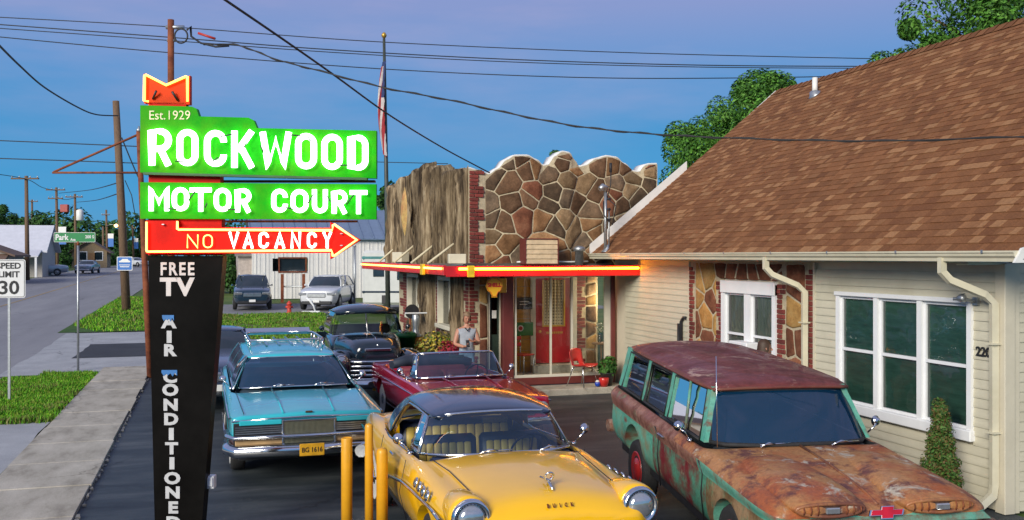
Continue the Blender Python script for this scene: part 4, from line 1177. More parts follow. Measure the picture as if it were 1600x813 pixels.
# letters drawn by strokes ------------------------------------------------
def arc(cx, cy, rx, ry, a0, a1, n=6):
    return [(cx + rx * cos(radians(a0 + (a1 - a0) * i / n)), cy + ry * sin(radians(a0 + (a1 - a0) * i / n))) for i in range(n + 1)]
def glyph(c, w, s):
    """centre lines of a letter in a box w wide and 1 high, stroke width s"""
    h = s / 2; x0, x1, y0, y1 = h, w - h, h, 1 - h; r = min(0.30, (x1 - x0) / 2); m = (x0 + x1) / 2
    if c == 'O': return [('loop', arc(x1 - r, y1 - r, r, r, 0, 90) + arc(x0 + r, y1 - r, r, r, 90, 180) + arc(x0 + r, y0 + r, r, r, 180, 270) + arc(x1 - r, y0 + r, r, r, 270, 360))]
    if c == 'C': return [('line', [(x1, y1 - r - .02)] + arc(x1 - r, y1 - r, r, r, 0, 90) + arc(x0 + r, y1 - r, r, r, 90, 180) + arc(x0 + r, y0 + r, r, r, 180, 270) + arc(x1 - r, y0 + r, r, r, 270, 360) + [(x1, y0 + r + .02)])]
    if c == 'D': return [('loop', [(x0, y0), (x0, y1)] + arc(x1 - r, y1 - r, r, r, 90, 0) + arc(x1 - r, y0 + r, r, r, 0, -90))]
    if c == 'R':
        q = min(r, (y1 - .45) / 2)
        return [('line', [(x0, 0), (x0, y1)] + arc(x1 - q, y1 - q, q, q, 90, 0) + arc(x1 - q, .45 + q, q, q, 0, -90) + [(x0, .45)]), ('line', [(m, .45), (x1, 0)])]
    if c == 'K': return [('line', [(x0, 0), (x0, 1)]), ('line', [(x1, 1), (x0 + h, .45)]), ('line', [(x0 + (x1 - x0) * .35, .58), (x1, 0)])]
    if c == 'W': return [('line', [(x0, 1), (x0 + (x1 - x0) * .22, h * .75), (m, .78), (x0 + (x1 - x0) * .78, h * .75), (x1, 1)])]
    if c == 'M': return [('line', [(x0, 0), (x0, 1 - h * .6), (m, .35), (x1, 1 - h * .6), (x1, 0)])]
    if c == 'N': return [('line', [(x0, 0), (x0, 1 - h * .3), (x1, h * .3), (x1, 1)])]
    if c == 'T': return [('line', [(0, y1), (w, y1)]), ('line', [(m, y1), (m, 0)])]
    if c == 'U': return [('line', [(x0, 1)] + arc(x0 + r, y0 + r, r, r, 180, 270) + arc(x1 - r, y0 + r, r, r, 270, 360) + [(x1, 1)])]
    if c == 'V': return [('line', [(x0, 1), (m, h * .75), (x1, 1)])]
    if c == 'A': return [('line', [(x0, 0), (m, 1 - h * .75), (x1, 0)]), ('line', [(x0 + (m - x0) * .35, .30), (x1 - (x1 - m) * .35, .30)])]
    if c == 'Y': return [('line', [(x0, 1), (m, .45), (x1, 1)]), ('line', [(m, .5), (m, 0)])]
    return []
def neon_letter(c, px0, px1, py0, py1, stroke, yf, material, parent=sign, flat=0.5, n=8):
    H = (py1 - py0) * SK; w = (px1 - px0) / (py1 - py0)
    q = MB()
    for kind, pts in glyph(c, w, stroke):
        P = [(SX(px0) + x * H, yf, SZ(py1) + y * H) for x, y in pts]
        q.tube(P, stroke * H / 2, n, closed=(kind == 'loop'), flat=flat, up=(0, -1, 0))
    return q.build("letter", material, parent)
neon_white = glow("white_neon_letter", (0.93, 1.0, 0.93), 2.7, (0.9, 0.95, 0.9))
for c, a, b in zip("ROCKWOOD", (245.5, 288, 330, 371.5, 414.5, 469, 509, 550), (281, 321.5, 365, 408, 464.5, 502.5, 542, 581)):
    t = ((a + b) / 2 - 263) / 302
    neon_letter(c, a, b, 205 + 10 * t, 262 + 8 * t, 0.178, -0.222, neon_white)
for c, a, b in zip("MOTORCOURT", (245.5, 281, 308.6, 345, 377.5, 432.6, 462, 494.8, 525, 552.7), (277, 307.4, 341.3, 371.6, 402.3, 458, 489.7, 519, 549, 579)):
    t = ((a + b) / 2 - 261) / 305
    neon_letter(c, a, b, 294.5 + 5 * t, 331.5 + 4.5 * t, 0.205, -0.222, neon_white)
for c, a, b in zip("VACANCY", (368, 390, 414, 438, 463, 488, 511), (385, 407, 430, 455, 479, 503, 526.5)):
    neon_letter(c, a, b, 363.5, 388.5, 0.17, -0.245, neon_white)
for c, a, b in zip("NO", (304.5, 329), (322, 344)):
    neon_letter(c, a, b, 367.5, 388, 0.085, -0.235, neon_amber)
neon_orange = glow("orange_neon_tube", (1.0, 0.30, 0.06), 4.0, (0.9, 0.4, 0.2))
def outline(pts, yf, material, r=0.010):
    q = MB(); q.tube([(SX(a), yf, SZ(b)) for a, b in pts], r, 8, up=(0, -1, 0)); return q.build("neon_tube", material, sign)
outline([(243, 348), (243, 391), (243.5, 393), (246, 393.5), (525, 391.5), (527, 400), (529, 400), (563.5, 375.5), (529, 352), (527, 353), (526, 361), (292, 360), (290, 359), (290, 347)], -0.235, neon_orange)
outline([(300, 162), (300, 124), (298, 123.5), (267, 137), (236, 121), (234, 122), (233.5, 161), (240, 162)], -0.135, glow("fletching_neon_tube", (1.0, 0.40, 0.05), 4.5))
q = MB()
for a, b, c, d in ((245, 158, 253, 146), (284, 160, 277, 147)):
    q.tube([(SX(a), -0.11, SZ(b)), (SX(c), -0.15, SZ(d))], 0.012, 6)
for a, b, c, d in ((356, 219, 378, 214), (288, 256, 304, 257), (392, 236, 396, 228), (460, 216, 478, 217), (536, 262, 556, 262), (489, 218, 494, 226), (418, 232, 422, 243), (345, 256, 353, 250), (308, 316, 318, 302), (333, 327, 336, 320), (276, 328, 290, 329), (367, 329, 382, 330), (489, 321, 500, 303), (548, 322, 560, 306), (455, 326, 468, 329), (519, 309, 524, 318)):
    q.tube([(SX(a), -0.258, SZ(b)), (SX(c), -0.250, SZ(d))], 0.0065, 6)
q.build("tube_clips", black_plastic, sign)["kind"] = 'stuff'
for k, (a, b) in enumerate(((255, 400), (268, 352), (300, 392), (430, 391), (500, 360), (540, 384), (540, 366), (380, 360))):
    q = MB(); q.box(SX(a) - .012, SX(a) + .012, -0.235, -0.20, SZ(b) - .004, SZ(b) + .004); 
    if k: q.build("tube_support", steel, sign)
est_mat = mat("pale_lettering", (0.72, 0.68, 0.40), 0.5)
text_part("lettering", "Est.", est_mat, sign, T(SX(256.5), -0.184, SZ(185)) @ FACE_SOUTH, 0.125, 0.002, 0.0, 0.95)
text_part("lettering", "1929", est_mat, sign, T(SX(289), -0.184, SZ(185)) @ FACE_SOUTH, 0.125, 0.002, 0.0, 0.95)
pink_mat = mat("white_pylon_lettering", (0.60, 0.55, 0.52), 0.5, 0, 0.1, 6)
grey_mat = mat("grey_pylon_lettering", (0.50, 0.50, 0.50), 0.5, 0, 0.15, 6)
snow_mat = mat("blue_ice_lettering", (0.03, 0.16, 0.42), 0.4, 0, 0.2, 8)
for ch, x in zip("FREE", (263.5, 278, 292.5, 306)):
    text_part("lettering", ch, pink_mat, sign, T(SX(x), -0.144, SZ(421)) @ FACE_SOUTH, 0.172, 0.002, 0.005, 0.80)
for ch, x in zip("TV", (271.5, 297)):
    text_part("lettering", ch, pink_mat, sign, T(SX(x), -0.144, SZ(449)) @ FACE_SOUTH, 0.235, 0.002, 0.010, 1.1)
ys = [503, 525.5, 546, 587, 607, 630, 652, 675, 697, 720, 743, 765, 788, 811]
for ch, y in zip("AIRCONDITIONED", ys):
    text_part("lettering", ch, grey_mat, sign, T(SX(272 + (y - 503) * .022), -0.144, SZ(y)) @ FACE_SOUTH, 0.152, 0.002, 0.0075, 1.25 if ch not in "I" else 1.6)
def ice_cap(cx, y, w):                       # blue icicles painted over a letter's top
    q = MB(); pts = [(cx - w, y), (cx + w, y)]
    n = 7
    for i in range(n, -1, -1):
        pts.append((cx - w + 2 * w * i / n, y + (8 if i % 2 else 4) + (i * 37 % 3)))
    p = spoly(pts)
    if area(p) < 0: p = p[::-1]
    q.prism(p, 0.147, 0.151, FACE_SOUTH); q.build("ice_cap", snow_mat, sign)
ice_cap(271, 491, 9); ice_cap(273, 575.5, 12)
# outlet box on the pylon edge
q = MB(); q.cbox(SX(325.5), SX(337), -0.06, 0.03, SZ(762), SZ(742), .006); q.cbox(SX(327), SX(335.5), -0.075, -0.061, SZ(758), SZ(744), .005)
q.build("outlet_box", sill_white, sign)
# service mast behind the sign -------------------------------------------------
p = at_depth(267, 858, 10.15)
mast = tag(empty("electric_mast", (p.x, p.y, 0), -TH), "brown riser pole with wire loop standing behind the motel sign", "pole")
k10 = 10.15 / 1500
zt = EYE + (400 - 31) * k10
q = MB(); q.tube([(0, 0, 0), (0, 0, zt)], .034, 10); q.build("pole", rust_mat, mast)
for a, b, z, r in ((-.05, .14, .08, .022), (-.04, .05, .22, .016)):
    q = MB(); q.tube([(a, 0, zt - z), (b, 0, zt - z)], r, 8); q.build("bracket", steel, mast)
q = MB(); cx, cz = (284 - 267) * k10, EYE + (400 - 57) * k10
q.tube([(cx + .068 * cos(a), -.02, cz + .075 * sin(a)) for a in [radians(20 + 15 * i) for i in range(24)]], .009, 6, closed=True)
q.tube([(cx + .06, -.02, cz + .06), (cx + .1, -.02, cz + .1), (cx + .1, 0, cz - .0), (cx + .2, 0, cz - .07), (cx + .36, 0, cz - .11), (cx + .5, 0, cz - .1)], .011, 6)
q.build("wire_loop", cable_black, mast)
red_tape = mat("red_wire_sleeve", (0.5, 0.04, 0.03), 0.5)
q = MB(); q.tube([(cx + .18, -.02, cz + .03), (cx + .36, -.02, cz - .03)], .014, 6); q.build("sleeve", red_tape, mast)

# ------------------------------------------------------------------ yellow bollards
yb = mat("yellow_bollard_paint", (0.72, 0.34, 0.012), 0.45, 0, 0.15, 4, bump=0.08, bscale=15, coat=0.2)
def bollard(px0, px1, py, cap, label):
    d = 9.3; k = d / 1500
    p = at_depth((px0 + px1) / 2, 400, d); h = EYE - (py - 400) * k; r = (px1 - px0) / 2 * k
    b = tag(empty("bollard", (p.x, p.y, 0)), label, "bollard", "yellow bollards beside the yellow car")
    q = MB()
    if cap: q.lathe([(r, -.02), (r, h - r), (r * .92, h - r * .55), (r * .7, h - r * .2), (r * .35, h - .01), (.005, h)], 20)
    else: q.lathe([(r, -.02), (r, h - .012), (r * .93, h), (r * .9, h), (r * .9, h - .01)], 20)
    q.build("pipe", yb, b)
    q = MB(); q.lathe([(r * 1.5, -.02), (r * 1.35, .03), (r * 1.02, .04)], 16); q.build("footing", edge_mat, b)
    return b
bollard(533, 550.5, 684, False, "flat topped yellow bollard, leftmost of the three")
bollard(570, 583, 661, True, "tallest of the three yellow bollards, between the other two")
bollard(588, 606, 699, True, "domed yellow bollard touching the view of the yellow car, rightmost of three")

# ------------------------------------------------------------------ street signs
sign_white = mat("sign_white", (0.72, 0.72, 0.70), 0.45, 0, 0.06, 4); sign_black = mat("sign_black", (0.015, 0.015, 0.015), 0.5)
sign_green = mat("sign_green", (0.012, 0.22, 0.06), 0.4, 0, 0.08, 4); sign_blue = mat("sign_blue", (0.01, 0.13, 0.45), 0.4, 0, 0.08, 4)
def rrect(w, h, r, n=4):
    return arc(w / 2 - r, h / 2 - r, r, r, 0, 90, n) + arc(-w / 2 + r, h / 2 - r, r, r, 90, 180, n) + arc(-w / 2 + r, -h / 2 + r, r, r, 180, 270, n) + arc(w / 2 - r, -h / 2 + r, r, r, 270, 360, n)
p = on_level(14, 629)
e = tag(empty("speed_limit_sign", (p.x, p.y, 0), -TH * .4), "white speed limit sign on a thin steel post in the verge grass", "sign")
q = MB(); q.box(-.022, .022, 0, .012, -.1, 2.75); q.box(-.022, -.012, .012, .035, -.1, 2.75); q.box(.012, .022, .012, .035, -.1, 2.75); q.build("post", steel, e)
q = MB(); q.prism(rrect(.61, .76, .04), .002, .008, T(0, 0, 2.45) @ FACE_SOUTH); q.build("plate", sign_white, e)
q = MB(); q.tube([(x, -.009, 2.45 + z) for x, z in rrect(.57, .72, .03)], .005, 4, closed=True); q.build("border", sign_black, e)
for body, z, s, b, w in (("SPEED", 2.70, .165, .004, 1.0), ("LIMIT", 2.53, .165, .004, 1.0), ("30", 2.26, .37, .007, 1.05)):
    text_part("lettering", body, sign_black, e, T(0, -.0115, z) @ FACE_SOUTH, s, .002, b, w)
q = MB()
for z in (2.68, 2.22): q.lathe([(.011, 0), (.011, .006)], 8, T(0, -.009, z - .0) @ RX(pi / 2))
p = on_level(122, 580)
e = tag(empty("street_name_sign", (p.x, p.y, 0), -TH * .6), "green street name blade on a tall galvanized post", "sign")
d = (p - Vector((0, 0, EYE))).dot(FW); kk = d / 1500
zc = EYE + (400 - 371) * kk
q = MB(); q.tube([(0, 0, -.1), (0, 0, zc - .14)], .03, 10); q.build("post", steel, e)
q = MB(); q.lathe([(.035, -.2), (.035, -.13), (.02, -.12), (.02, -.1)], 10, T(0, 0, zc)); q.build("bracket", rust_mat, e)
q = MB(); q.prism(rrect(1.0, .25, .02), -.004, .004, T(-.08, 0, zc) @ FACE_SOUTH); q.build("plate", sign_green, e)
q = MB(); q.tube([(-.08 + x, -.006, zc + z) for x, z in rrect(.985, .235, .02)], .007, 4, closed=True); q.build("border", sign_white, e)
text_part("lettering", "Park", sign_white, e, T(-.39, -.007, zc - .005) @ FACE_SOUTH, .2, .002, .006, .85)
text_part("lettering", "Ave", sign_white, e, T(-.12, -.007, zc - .06) @ FACE_SOUTH, .09, .002, .003, .85)
text_part("lettering", "200 S", sign_white, e, T(.28, -.007, zc + .01) @ FACE_SOUTH, .105, .002, .003, .9)

# ------------------------------------------------------------------ rusty pole with an empty triangular bracket
p = on_level(235, 590)
e = tag(empty("sign_bracket_pole", (p.x, p.y, 0), -TH), "rusty iron pole carrying an empty triangular sign bracket", "pole")
d = 22.9; kk = d / 1500
tp = lambda a, b: ((a - 235) * kk, 0, EYE - (b - 400) * kk)
q = MB(); q.tube([(0, 0, -.1), tp(228, 450), tp(221, 300), tp(217, 206)], [.075, .072, .065, .06], 12); q.build("pole", rust_mat, e)
q = MB(); q.lathe([(.06, 0), (.06, .05), (.02, .09), (.02, .13)], 10, T(*tp(217, 206))); q.build("cap", steel, e)
q = MB(); q.tube([tp(219, 209), tp(84, 269)], .028, 6); q.build("brace", rust_mat, e)
q = MB(); q.tube([tp(82, 270), tp(220, 270)], .028, 6); q.build("arm", rust_mat, e)

# ------------------------------------------------------------------ utility poles
def pole(px, py_base, px_top, py_top, d, r, label, arms=(), parts=None, name="utility_pole", material=wood_pole_mat):
    b = at_depth(px, py_base, d); b.z = lift(b.y)
    k = d / 1500
    e = tag(empty(name, tuple(b), -TH), label, "utility pole", None)
    tx, tz = (px_top - px) * k, EYE - (py_top - 400) * k - b.z
    q = MB(); q.tube([(0, 0, -.3), (tx * .5, 0, tz * .5), (tx, 0, tz)], [r, r * .88, r * .72], 12); q.build("pole", material, e)
    for (dz, w) in arms:
        q = MB(); q.box(tx - w / 2, tx + w / 2, -r - .1, -r * .6, tz - dz - .06, tz - dz + .06); q.build("cross_arm", material, e)
        for s in (-.46, -.2, .2, .46):
            q = MB(); q.lathe([(.03, 0), (.07, .04), (.04, .09), (.06, .13), (.02, .18)], 8, T(tx + s * w, -r - .05, tz - dz + .06)); q.build("insulator", steel, e)
    return e, tx, tz, k
e, tx, tz, kk = pole(198, 487, 181, 158, 46.0, .21, "tall brown street pole leaning left, carrying a blue square sign")
big_pole = e
q = MB(); q.tube([(-.0, -.2, tz * .62), (.35, -.3, tz * .55), (.62, -.3, tz * .40)], .02, 6); q.build("down_wire", cable_black, e)
# blue square sign on the pole
bp = at_depth(195, 412, 45.7)
s = tag(empty("parking_sign", tuple(bp), -TH), "blue square sign with white car picture on the tall street pole", "sign")
q = MB(); q.prism(rrect(.74, .66, .05), .0, .02, FACE_SOUTH); q.build("plate", sign_white, s)
q = MB(); q.prism(rrect(.68, .60, .04), .021, .024, FACE_SOUTH); q.build("field", sign_blue, s)
q = MB(); q.prism([(-.26, .06), (.26, .06), (.27, .12), (.2, .15), (.14, .22), (-.1, .22), (-.18, .15), (-.27, .12)][::1], .025, .028, FACE_SOUTH); q.build("picture", sign_white, s)
q = MB(); q.box(-.26, .26, -.028, -.025, -.08, -.05); q.box(-.22, .22, -.028, -.025, -.17, -.13); q.build("text_bars", sign_white, s)
far = [(43, 437, 41, 275, 84, .2, "pale bare utility pole with cross arm beside the white roofed house", [(.25, 2.4)]),
       (90, 428, 88, 293, 112, .19, "utility pole with double cross arms and a red transformer box", [(.3, 2.2), (1.3, 1.7)]),
       (119, 427, 117, 303, 118, .19, "utility pole with a white transformer can above the street name blade", [(.4, 2.1)]),
       (168, 420, 166, 328, 150, .2, "utility pole holding the lit amber street lamp", [(.8, 1.2)]),
       (162, 421, 161, 354, 146, .2, "short stub pole just left of the lamp pole", []),
       (209, 414, 207, 352, 190, .22, "farthest utility pole, just right of the tall leaning pole", [(.6, 1.6)]),
       (51, 425, 50, 312, 150, .2, "distant utility pole behind the pale bare one", [(.3, 2.0)])]
fe = []
for a in far: fe.append(pole(*a[:6], a[6], a[7]))
e, tx, tz, kk = fe[1]; q = MB(); q.cbox(tx + .6, tx + 1.5, -.4, .1, tz - 2.9, tz - 2.0, .05); q.build("transformer", mat("red_box_enamel", (.35, .05, .04), .5), e)
e, tx, tz, kk = fe[2]; q = MB(); q.lathe([(.35, -.7), (.42, -.6), (.42, .5), (.3, .62), (.1, .7)], 14, T(tx + .7, -.2, tz - 2.6)); q.build("transformer", white_paint, e)
e, tx, tz, kk = fe[3]; q = MB(); q.tube([(tx, -.2, tz - 2.6), (tx + .8, -.4, tz - 2.3), (tx + 1.6, -.5, tz - 2.35)], .05, 6); q.build("lamp_arm", steel, e)
q = MB(); q.lathe([(.05, -.28), (.24, -.2), (.3, 0), (.2, .14), (.08, .2)], 12, T(tx + 1.75, -.5, tz - 2.45)); q.build("lamp_head", glow("amber_street_lamp", (1.0, .52, .12), 6), e)
for (e, tx, tz, kk), side in ((fe[1], 1), (fe[3], 1), (fe[5], 1)):
    q = MB(); h = 3.1; q.box(tx + .25, tx + 1.15, -.04, -.01, h, h + 1.9); q.build("banner", sign_blue, e)
    q = MB(); q.box(tx + .25, tx + 1.15, -.045, -.005, h + 1.3, h + 2.0); q.box(tx, tx + 1.2, -.03, -.02, h + 2.0, h + 2.05); q.build("banner_head", sign_white, e)
# ------------------------------------------------------------------ vehicles: shared builders (fronts point to local -Y)
def ip(keys, y):
    if not isinstance(keys, (list, tuple)): return keys
    if y <= keys[0][0]: return keys[0][1]
    for (a, b), (c, d) in zip(keys, keys[1:]):
        if y <= c: return b + (d - b) * (y - a) / (c - a)
    return keys[-1][1]
def cyl_cut(y, r, x0, x1, z):
    q = MB(); q.lathe([(r, x0), (r, x1)], 28, T(0, y, z) @ RY(pi / 2)); me = q.mesh("cut", black_plastic); fix_normals(me); return me
def loft_mesh(rings, mats, matfn=None, crease=None, sub=2, cutters=()):
    """closed rings joined along their order, capped at both ends"""
    n = len(rings[0]); q = MB()
    for r in rings: q.v += [tuple(p) for p in r]
    for i in range(len(rings) - 1):
        for j in range(n):
            q.f.append((i * n + j, i * n + (j + 1) % n, (i + 1) * n + (j + 1) % n, (i + 1) * n + j)); q.m.append(matfn(i, j) if matfn else 0); q.s.append(True)
    for i, rev in ((0, True), (len(rings) - 1, False)):
        f = [i * n + j for j in range(n)]
        q.f.append(tuple(reversed(f)) if rev else tuple(f)); q.m.append(0); q.s.append(True)
    me = q.mesh("loft", mats); fix_normals(me)
    if crease:
        a = me.attributes.new("crease_edge", 'FLOAT', 'EDGE')
        for e in me.edges:
            v0, v1 = e.vertices
            if v0 % n == v1 % n and (v0 % n) in crease: a.data[e.index].value = crease[v0 % n]
    return baked(me, sub, cutters)
def body_mesh(ys, K, mats, tub=None, side_mat=0, sub=2, wheels=(), crease=None, inner=1):
    rings = []
    for y in ys:
        g = lambda k: ip(K[k], y)
        half = [(0, g('zb')), (g('wb') * .6, g('zb')), (g('wb'), g('zb')), (g('wm'), g('zm')), (g('ws'), g('zs')), (g('wi'), g('zi')), (g('wj'), g('zj')), (g('wc'), g('zc')), (0, g('zt'))]
        ring = [(x, y, z) for x, z in half] + [(-x, y, z) for x, z in reversed(half[1:-1])]
        rings.append(ring)
    def mf(i, j):
        jj = j if j < 8 else 15 - j
        if tub and tub[0] <= (ys[i] + ys[i + 1]) / 2 <= tub[1] and jj >= 5: return inner
        if side_mat and jj in (2, 3): return side_mat if jj == 2 else 0
        return 0
    cr = {}
    for k, v in (crease or {}).items(): cr[k] = v; cr[(16 - k) % 16] = v
    cut = []
    for y, r, z in wheels:
        cut += [cyl_cut(y, r, .56, 1.3, z), cyl_cut(y, r, -1.3, -.56, z)]
    me = loft_mesh(rings, mats, mf, cr, sub, cut)
    me.polygons.foreach_set("use_smooth", [True] * len(me.polygons))
    return me
def smooth_by_angle(me, ang=40):
    bm = bmesh.new(); bm.from_mesh(me)
    for e in bm.edges:
        e.smooth = not (len(e.link_faces) == 2 and e.calc_face_angle(0) > radians(ang))
    bm.to_mesh(me); bm.free(); return me
def ruled(A, B, rows=4, bulge=(0, 0, 0), mi=0, q=None):
    """surface between two polylines"""
    q = q or MB(); R = []
    for i in range(rows + 1):
        t = i / rows; k = 4 * t * (1 - t)
        R.append([Vector(a).lerp(Vector(b), t) + Vector(bulge) * k for a, b in zip(A, B)])
    q.grid(R, mi); return q
def mirror_line(half):                        # half: from the centre outwards, (x,y,z)
    return [(-x, y, z) for x, y, z in reversed(half[1:])] + [tuple(p) for p in half]
def slab(q, P, th, mi=0):
    """closed quad plate: P four corners, th offset vector"""
    P = [Vector(p) for p in P]; t = Vector(th); v = P + [p + t for p in P]
    q.add(v, [(0, 1, 2, 3), (7, 6, 5, 4), (0, 4, 5, 1), (1, 5, 6, 2), (2, 6, 7, 3), (3, 7, 4, 0)], mi); return q
tread = mat("tyre", (0.02, 0.02, 0.021), 0.8, 0, 0.3, 30, bump=0.2)
wheel_cache = {}
whitewall = mat("whitewall", (0.62, 0.60, 0.55), 0.6)
def wheel(parent, x, y, r, w, hub, white=True, key=""):
    k = (r, w, hub.name, white)
    if k not in wheel_cache:
        a = MB(); a.lathe([(r * .55, -w * .38), (r * .8, -w / 2), (r * .95, -w * .46), (r, -w * .3), (r, w * .3), (r * .95, w * .46), (r * .8, w / 2), (r * .55, w * .38)], 32, RY(pi / 2))
        b = MB(); b.lathe([(r * .62, w * .45), (r * .64, w * .5), (r * .76, w * .525), (r * .79, w * .5)], 32, RY(pi / 2))
        c = MB(); c.lathe([(r * .6, w * .30), (r * .61, w * .46), (r * .54, w * .44), (r * .40, w * .34), (r * .36, w * .46), (r * .2, w * .56), (.002, w * .58)], 28, RY(pi / 2))
        wheel_cache[k] = (a.mesh("tyre", tread), b.mesh("whitewall", whitewall), c.mesh("hubcap", hub))
    ms = wheel_cache[k]
    t = link("wheel", ms[0], parent, (x, y, r)); t.rotation_euler = (0, 0, 0 if x > 0 else pi)
    if white: link("whitewall", ms[1], t)
    link("hubcap", ms[2], t)
    return t
def wheels4(parent, track, yf, yr, r, w, hub, white=True):
    for y in (yf, yr):
        for s in (1, -1): wheel(parent, s * track, y, r, w, hub, white)
def roof_mesh(st, mats, th=.045, sub=2):
    """st: (y, half width, edge z, crown z)"""
    rings = []
    for y, w, ze, zc in st:
        h = [(0, zc), (w * .45, zc - (zc - ze) * .12), (w * .82, zc - (zc - ze) * .5), (w, ze), (w - .015, ze - .02), (w * .8, zc - (zc - ze) * .5 - th), (w * .45, zc - (zc - ze) * .12 - th), (0, zc - th)]
        rings.append([(x, y, z) for x, z in h] + [(-x, y, z) for x, z in reversed(h[1:-1])])
    me = loft_mesh(rings, mats, None, {3: .6, 4: .6, 11: .6, 10: .6}, sub)
    return me
def seat_back(name, parent, x0, x1, y, z0, z1, m_in, m_rim, lean=.12, pleats=0, th=.13):
    q = MB(); q.cbox(x0, x1, y - th / 2, y + th / 2, z0, z1, .04, 0, True)
    q.v = [(a, b + (c - z0) * lean, c) for a, b, c in q.v]
    s = q.build(name, m_rim, parent)
    if pleats:
        for k in range(pleats):
            a = x0 + .06 + (x1 - x0 - .12) * k / pleats; b = a + (x1 - x0 - .12) / pleats - .006
            q = MB(); q.cbox(a, b, y - th / 2 - .015, y - th / 2 + .03, z0 + .06, z1 - .07, .012, 0, True)
            q.v = [(u, v + (c - z0) * lean, c) for u, v, c in q.v]; q.build("pleat", m_in, s)
    return s
def steering(parent, x, y, z, r, m):
    q = MB(); M4 = T(x, y, z) @ RX(radians(-62))
    q.tube([M4 @ Vector((r * cos(a), r * sin(a), 0)) for a in [2 * pi * i / 28 for i in range(28)]], .012, 6, closed=True)
    for a in (.2, pi - .2, -pi / 2): q.tube([M4 @ Vector((0, 0, -.02)), M4 @ Vector((r * cos(a), r * sin(a), 0))], .01, 6)
    q.tube([M4 @ Vector((0, 0, 0)), M4 @ Vector((0, 0, -.5))], .02, 8); return q.build("steering_wheel", m, parent)
def wiper(parent, a, b, c, m):
    q = MB(); q.tube([a, Vector(a).lerp(Vector(b), .5) + Vector((0, -.02, .03)), b], .008, 6)
    d = (Vector(c) - Vector(b)); q.tube([Vector(b) - d * .5, Vector(b) + d * .5], .006, 6); return q.build("wiper", m, parent)
def side_mirror(parent, x, y, z, s, m):
    q = MB(); q.tube([(x, y, z), (x + s * .07, y - .05, z + .09), (x + s * .11, y - .03, z + .12)], .009, 8)
    q.lathe([(.015, -.045), (.042, -.025), (.055, .0), (.051, .008)], 14, T(x + s * .115, y - .0, z + .14) @ RZ(s * .25) @ RX(-pi / 2))
    q.lathe([(.04, 0), (.015, .02)], 10, T(x, y, z - .005)); return q.build("side_mirror", m, parent)
def tube_part(name, parent, m, lines, r=.012, n=8, closed=False):
    if len(lines) > 1 and name.split("_")[-1] in ("seam", "crease", "rail", "gutter", "visor"):
        for L in lines: o = tube_part(name, parent, m, [L], r, n, closed)
        return o
    q = MB()
    for L in lines: q.tube(L, r, n, closed=closed)
    return q.build(name, m, parent)
def both(half): return [half, [(-x, y, z) for x, y, z in half]]

def ring_oval(y, w, zb, zt, sq=.75, x0=0.0, n=16):
    out = []
    for i in range(n):
        a = 2 * pi * i / n - pi / 2
        c, s_ = cos(a), sin(a); e = sq
        out.append((x0 + w * (abs(c) ** e) * (1 if c >= 0 else -1), y, (zb + zt) / 2 + (zt - zb) / 2 * (abs(s_) ** e) * (1 if s_ >= 0 else -1)))
    return out

# ================================================================== yellow hardtop coupe
yellow = paint("yellow_car_paint", (0.92, 0.50, 0.0), .28)
navy_roof = paint("midnight_roof_paint", (0.010, 0.022, 0.055), .18)
vinyl_yellow = mat("cream_yellow_vinyl", (0.55, 0.40, 0.09), .5, 0, .1, 5); vinyl_navy = mat("navy_vinyl", (0.012, 0.025, 0.07), .45, 0, .2, 5)
car = tag(empty("hardtop_car", (2.68, 9.62, 0), radians(-.8)), "yellow fifties hardtop car with dark navy roof in the foreground", "car")
ysb = [-2.50, -2.47, -2.35, -2.1, -1.65, -1.25, -1.0, -.80, -.76, -.2, .45, 1.1, 1.42, 1.47, 1.75, 2.15, 2.45, 2.56, 2.6]
KB = dict(zb=[(-2.5, .5), (-2.4, .36), (-2.2, .30), (2.2, .30), (2.6, .45)], wb=[(-2.5, .6), (-2.3, .80), (-2, .86), (2, .86), (2.6, .74)],
          wm=[(-2.5, .68), (-2.35, .88), (-1.9, .945), (-1, .96), (1.2, .965), (2.1, .96), (2.6, .86)], zm=[(-2.5, .62), (-1.6, .66), (0, .64), (1.4, .66), (2.6, .68)],
          ws=[(-2.5, .66), (-2.4, .82), (-2, .90), (-1, .90), (0, .88), (1.2, .88), (1.9, .90), (2.6, .82)], zs=[(-2.5, .80), (-2.42, .90), (-2.1, .95), (-1, .985), (0, .97), (.8, .92), (1.2, .95), (1.7, 1.0), (2.4, 1.0), (2.6, .9)],
          wi=[(-2.5, .58), (-2.35, .66), (-2, .64), (-1.2, .70), (-.76, .78), (-.2, .80), (1.1, .80), (1.45, .74), (1.8, .72), (2.6, .66)], zi=[(-2.5, .80), (-2.35, .90), (-1.9, .945), (-1.2, .98), (-.76, .995), (0, .97), (.8, .92), (1.2, .95), (1.47, .98), (2.3, .96), (2.6, .86)],
          wj=[(-2.5, .5), (-2.35, .56), (-1.2, .62), (-.81, .70), (-.76, .77), (1.42, .76), (1.47, .64), (2.6, .58)], zj=[(-2.5, .82), (-2.35, .93), (-1.9, .99), (-1.2, 1.02), (-.80, 1.01), (-.76, .45), (1.42, .45), (1.47, 1.0), (2.3, .97), (2.6, .86)],
          wc=[(-2.5, .28), (-1.2, .34), (-.76, .4), (2.6, .3)], zc=[(-2.5, .85), (-2.35, .97), (-1.9, 1.035), (-1.2, 1.065), (-.80, 1.045), (-.76, .38), (1.42, .38), (1.47, 1.03), (2.3, 1.0), (2.6, .88)],
          zt=[(-2.5, .86), (-2.35, .985), (-1.9, 1.05), (-1.2, 1.08), (-.80, 1.05), (-.76, .38), (1.42, .38), (1.47, 1.04), (2.3, 1.01), (2.6, .88)])
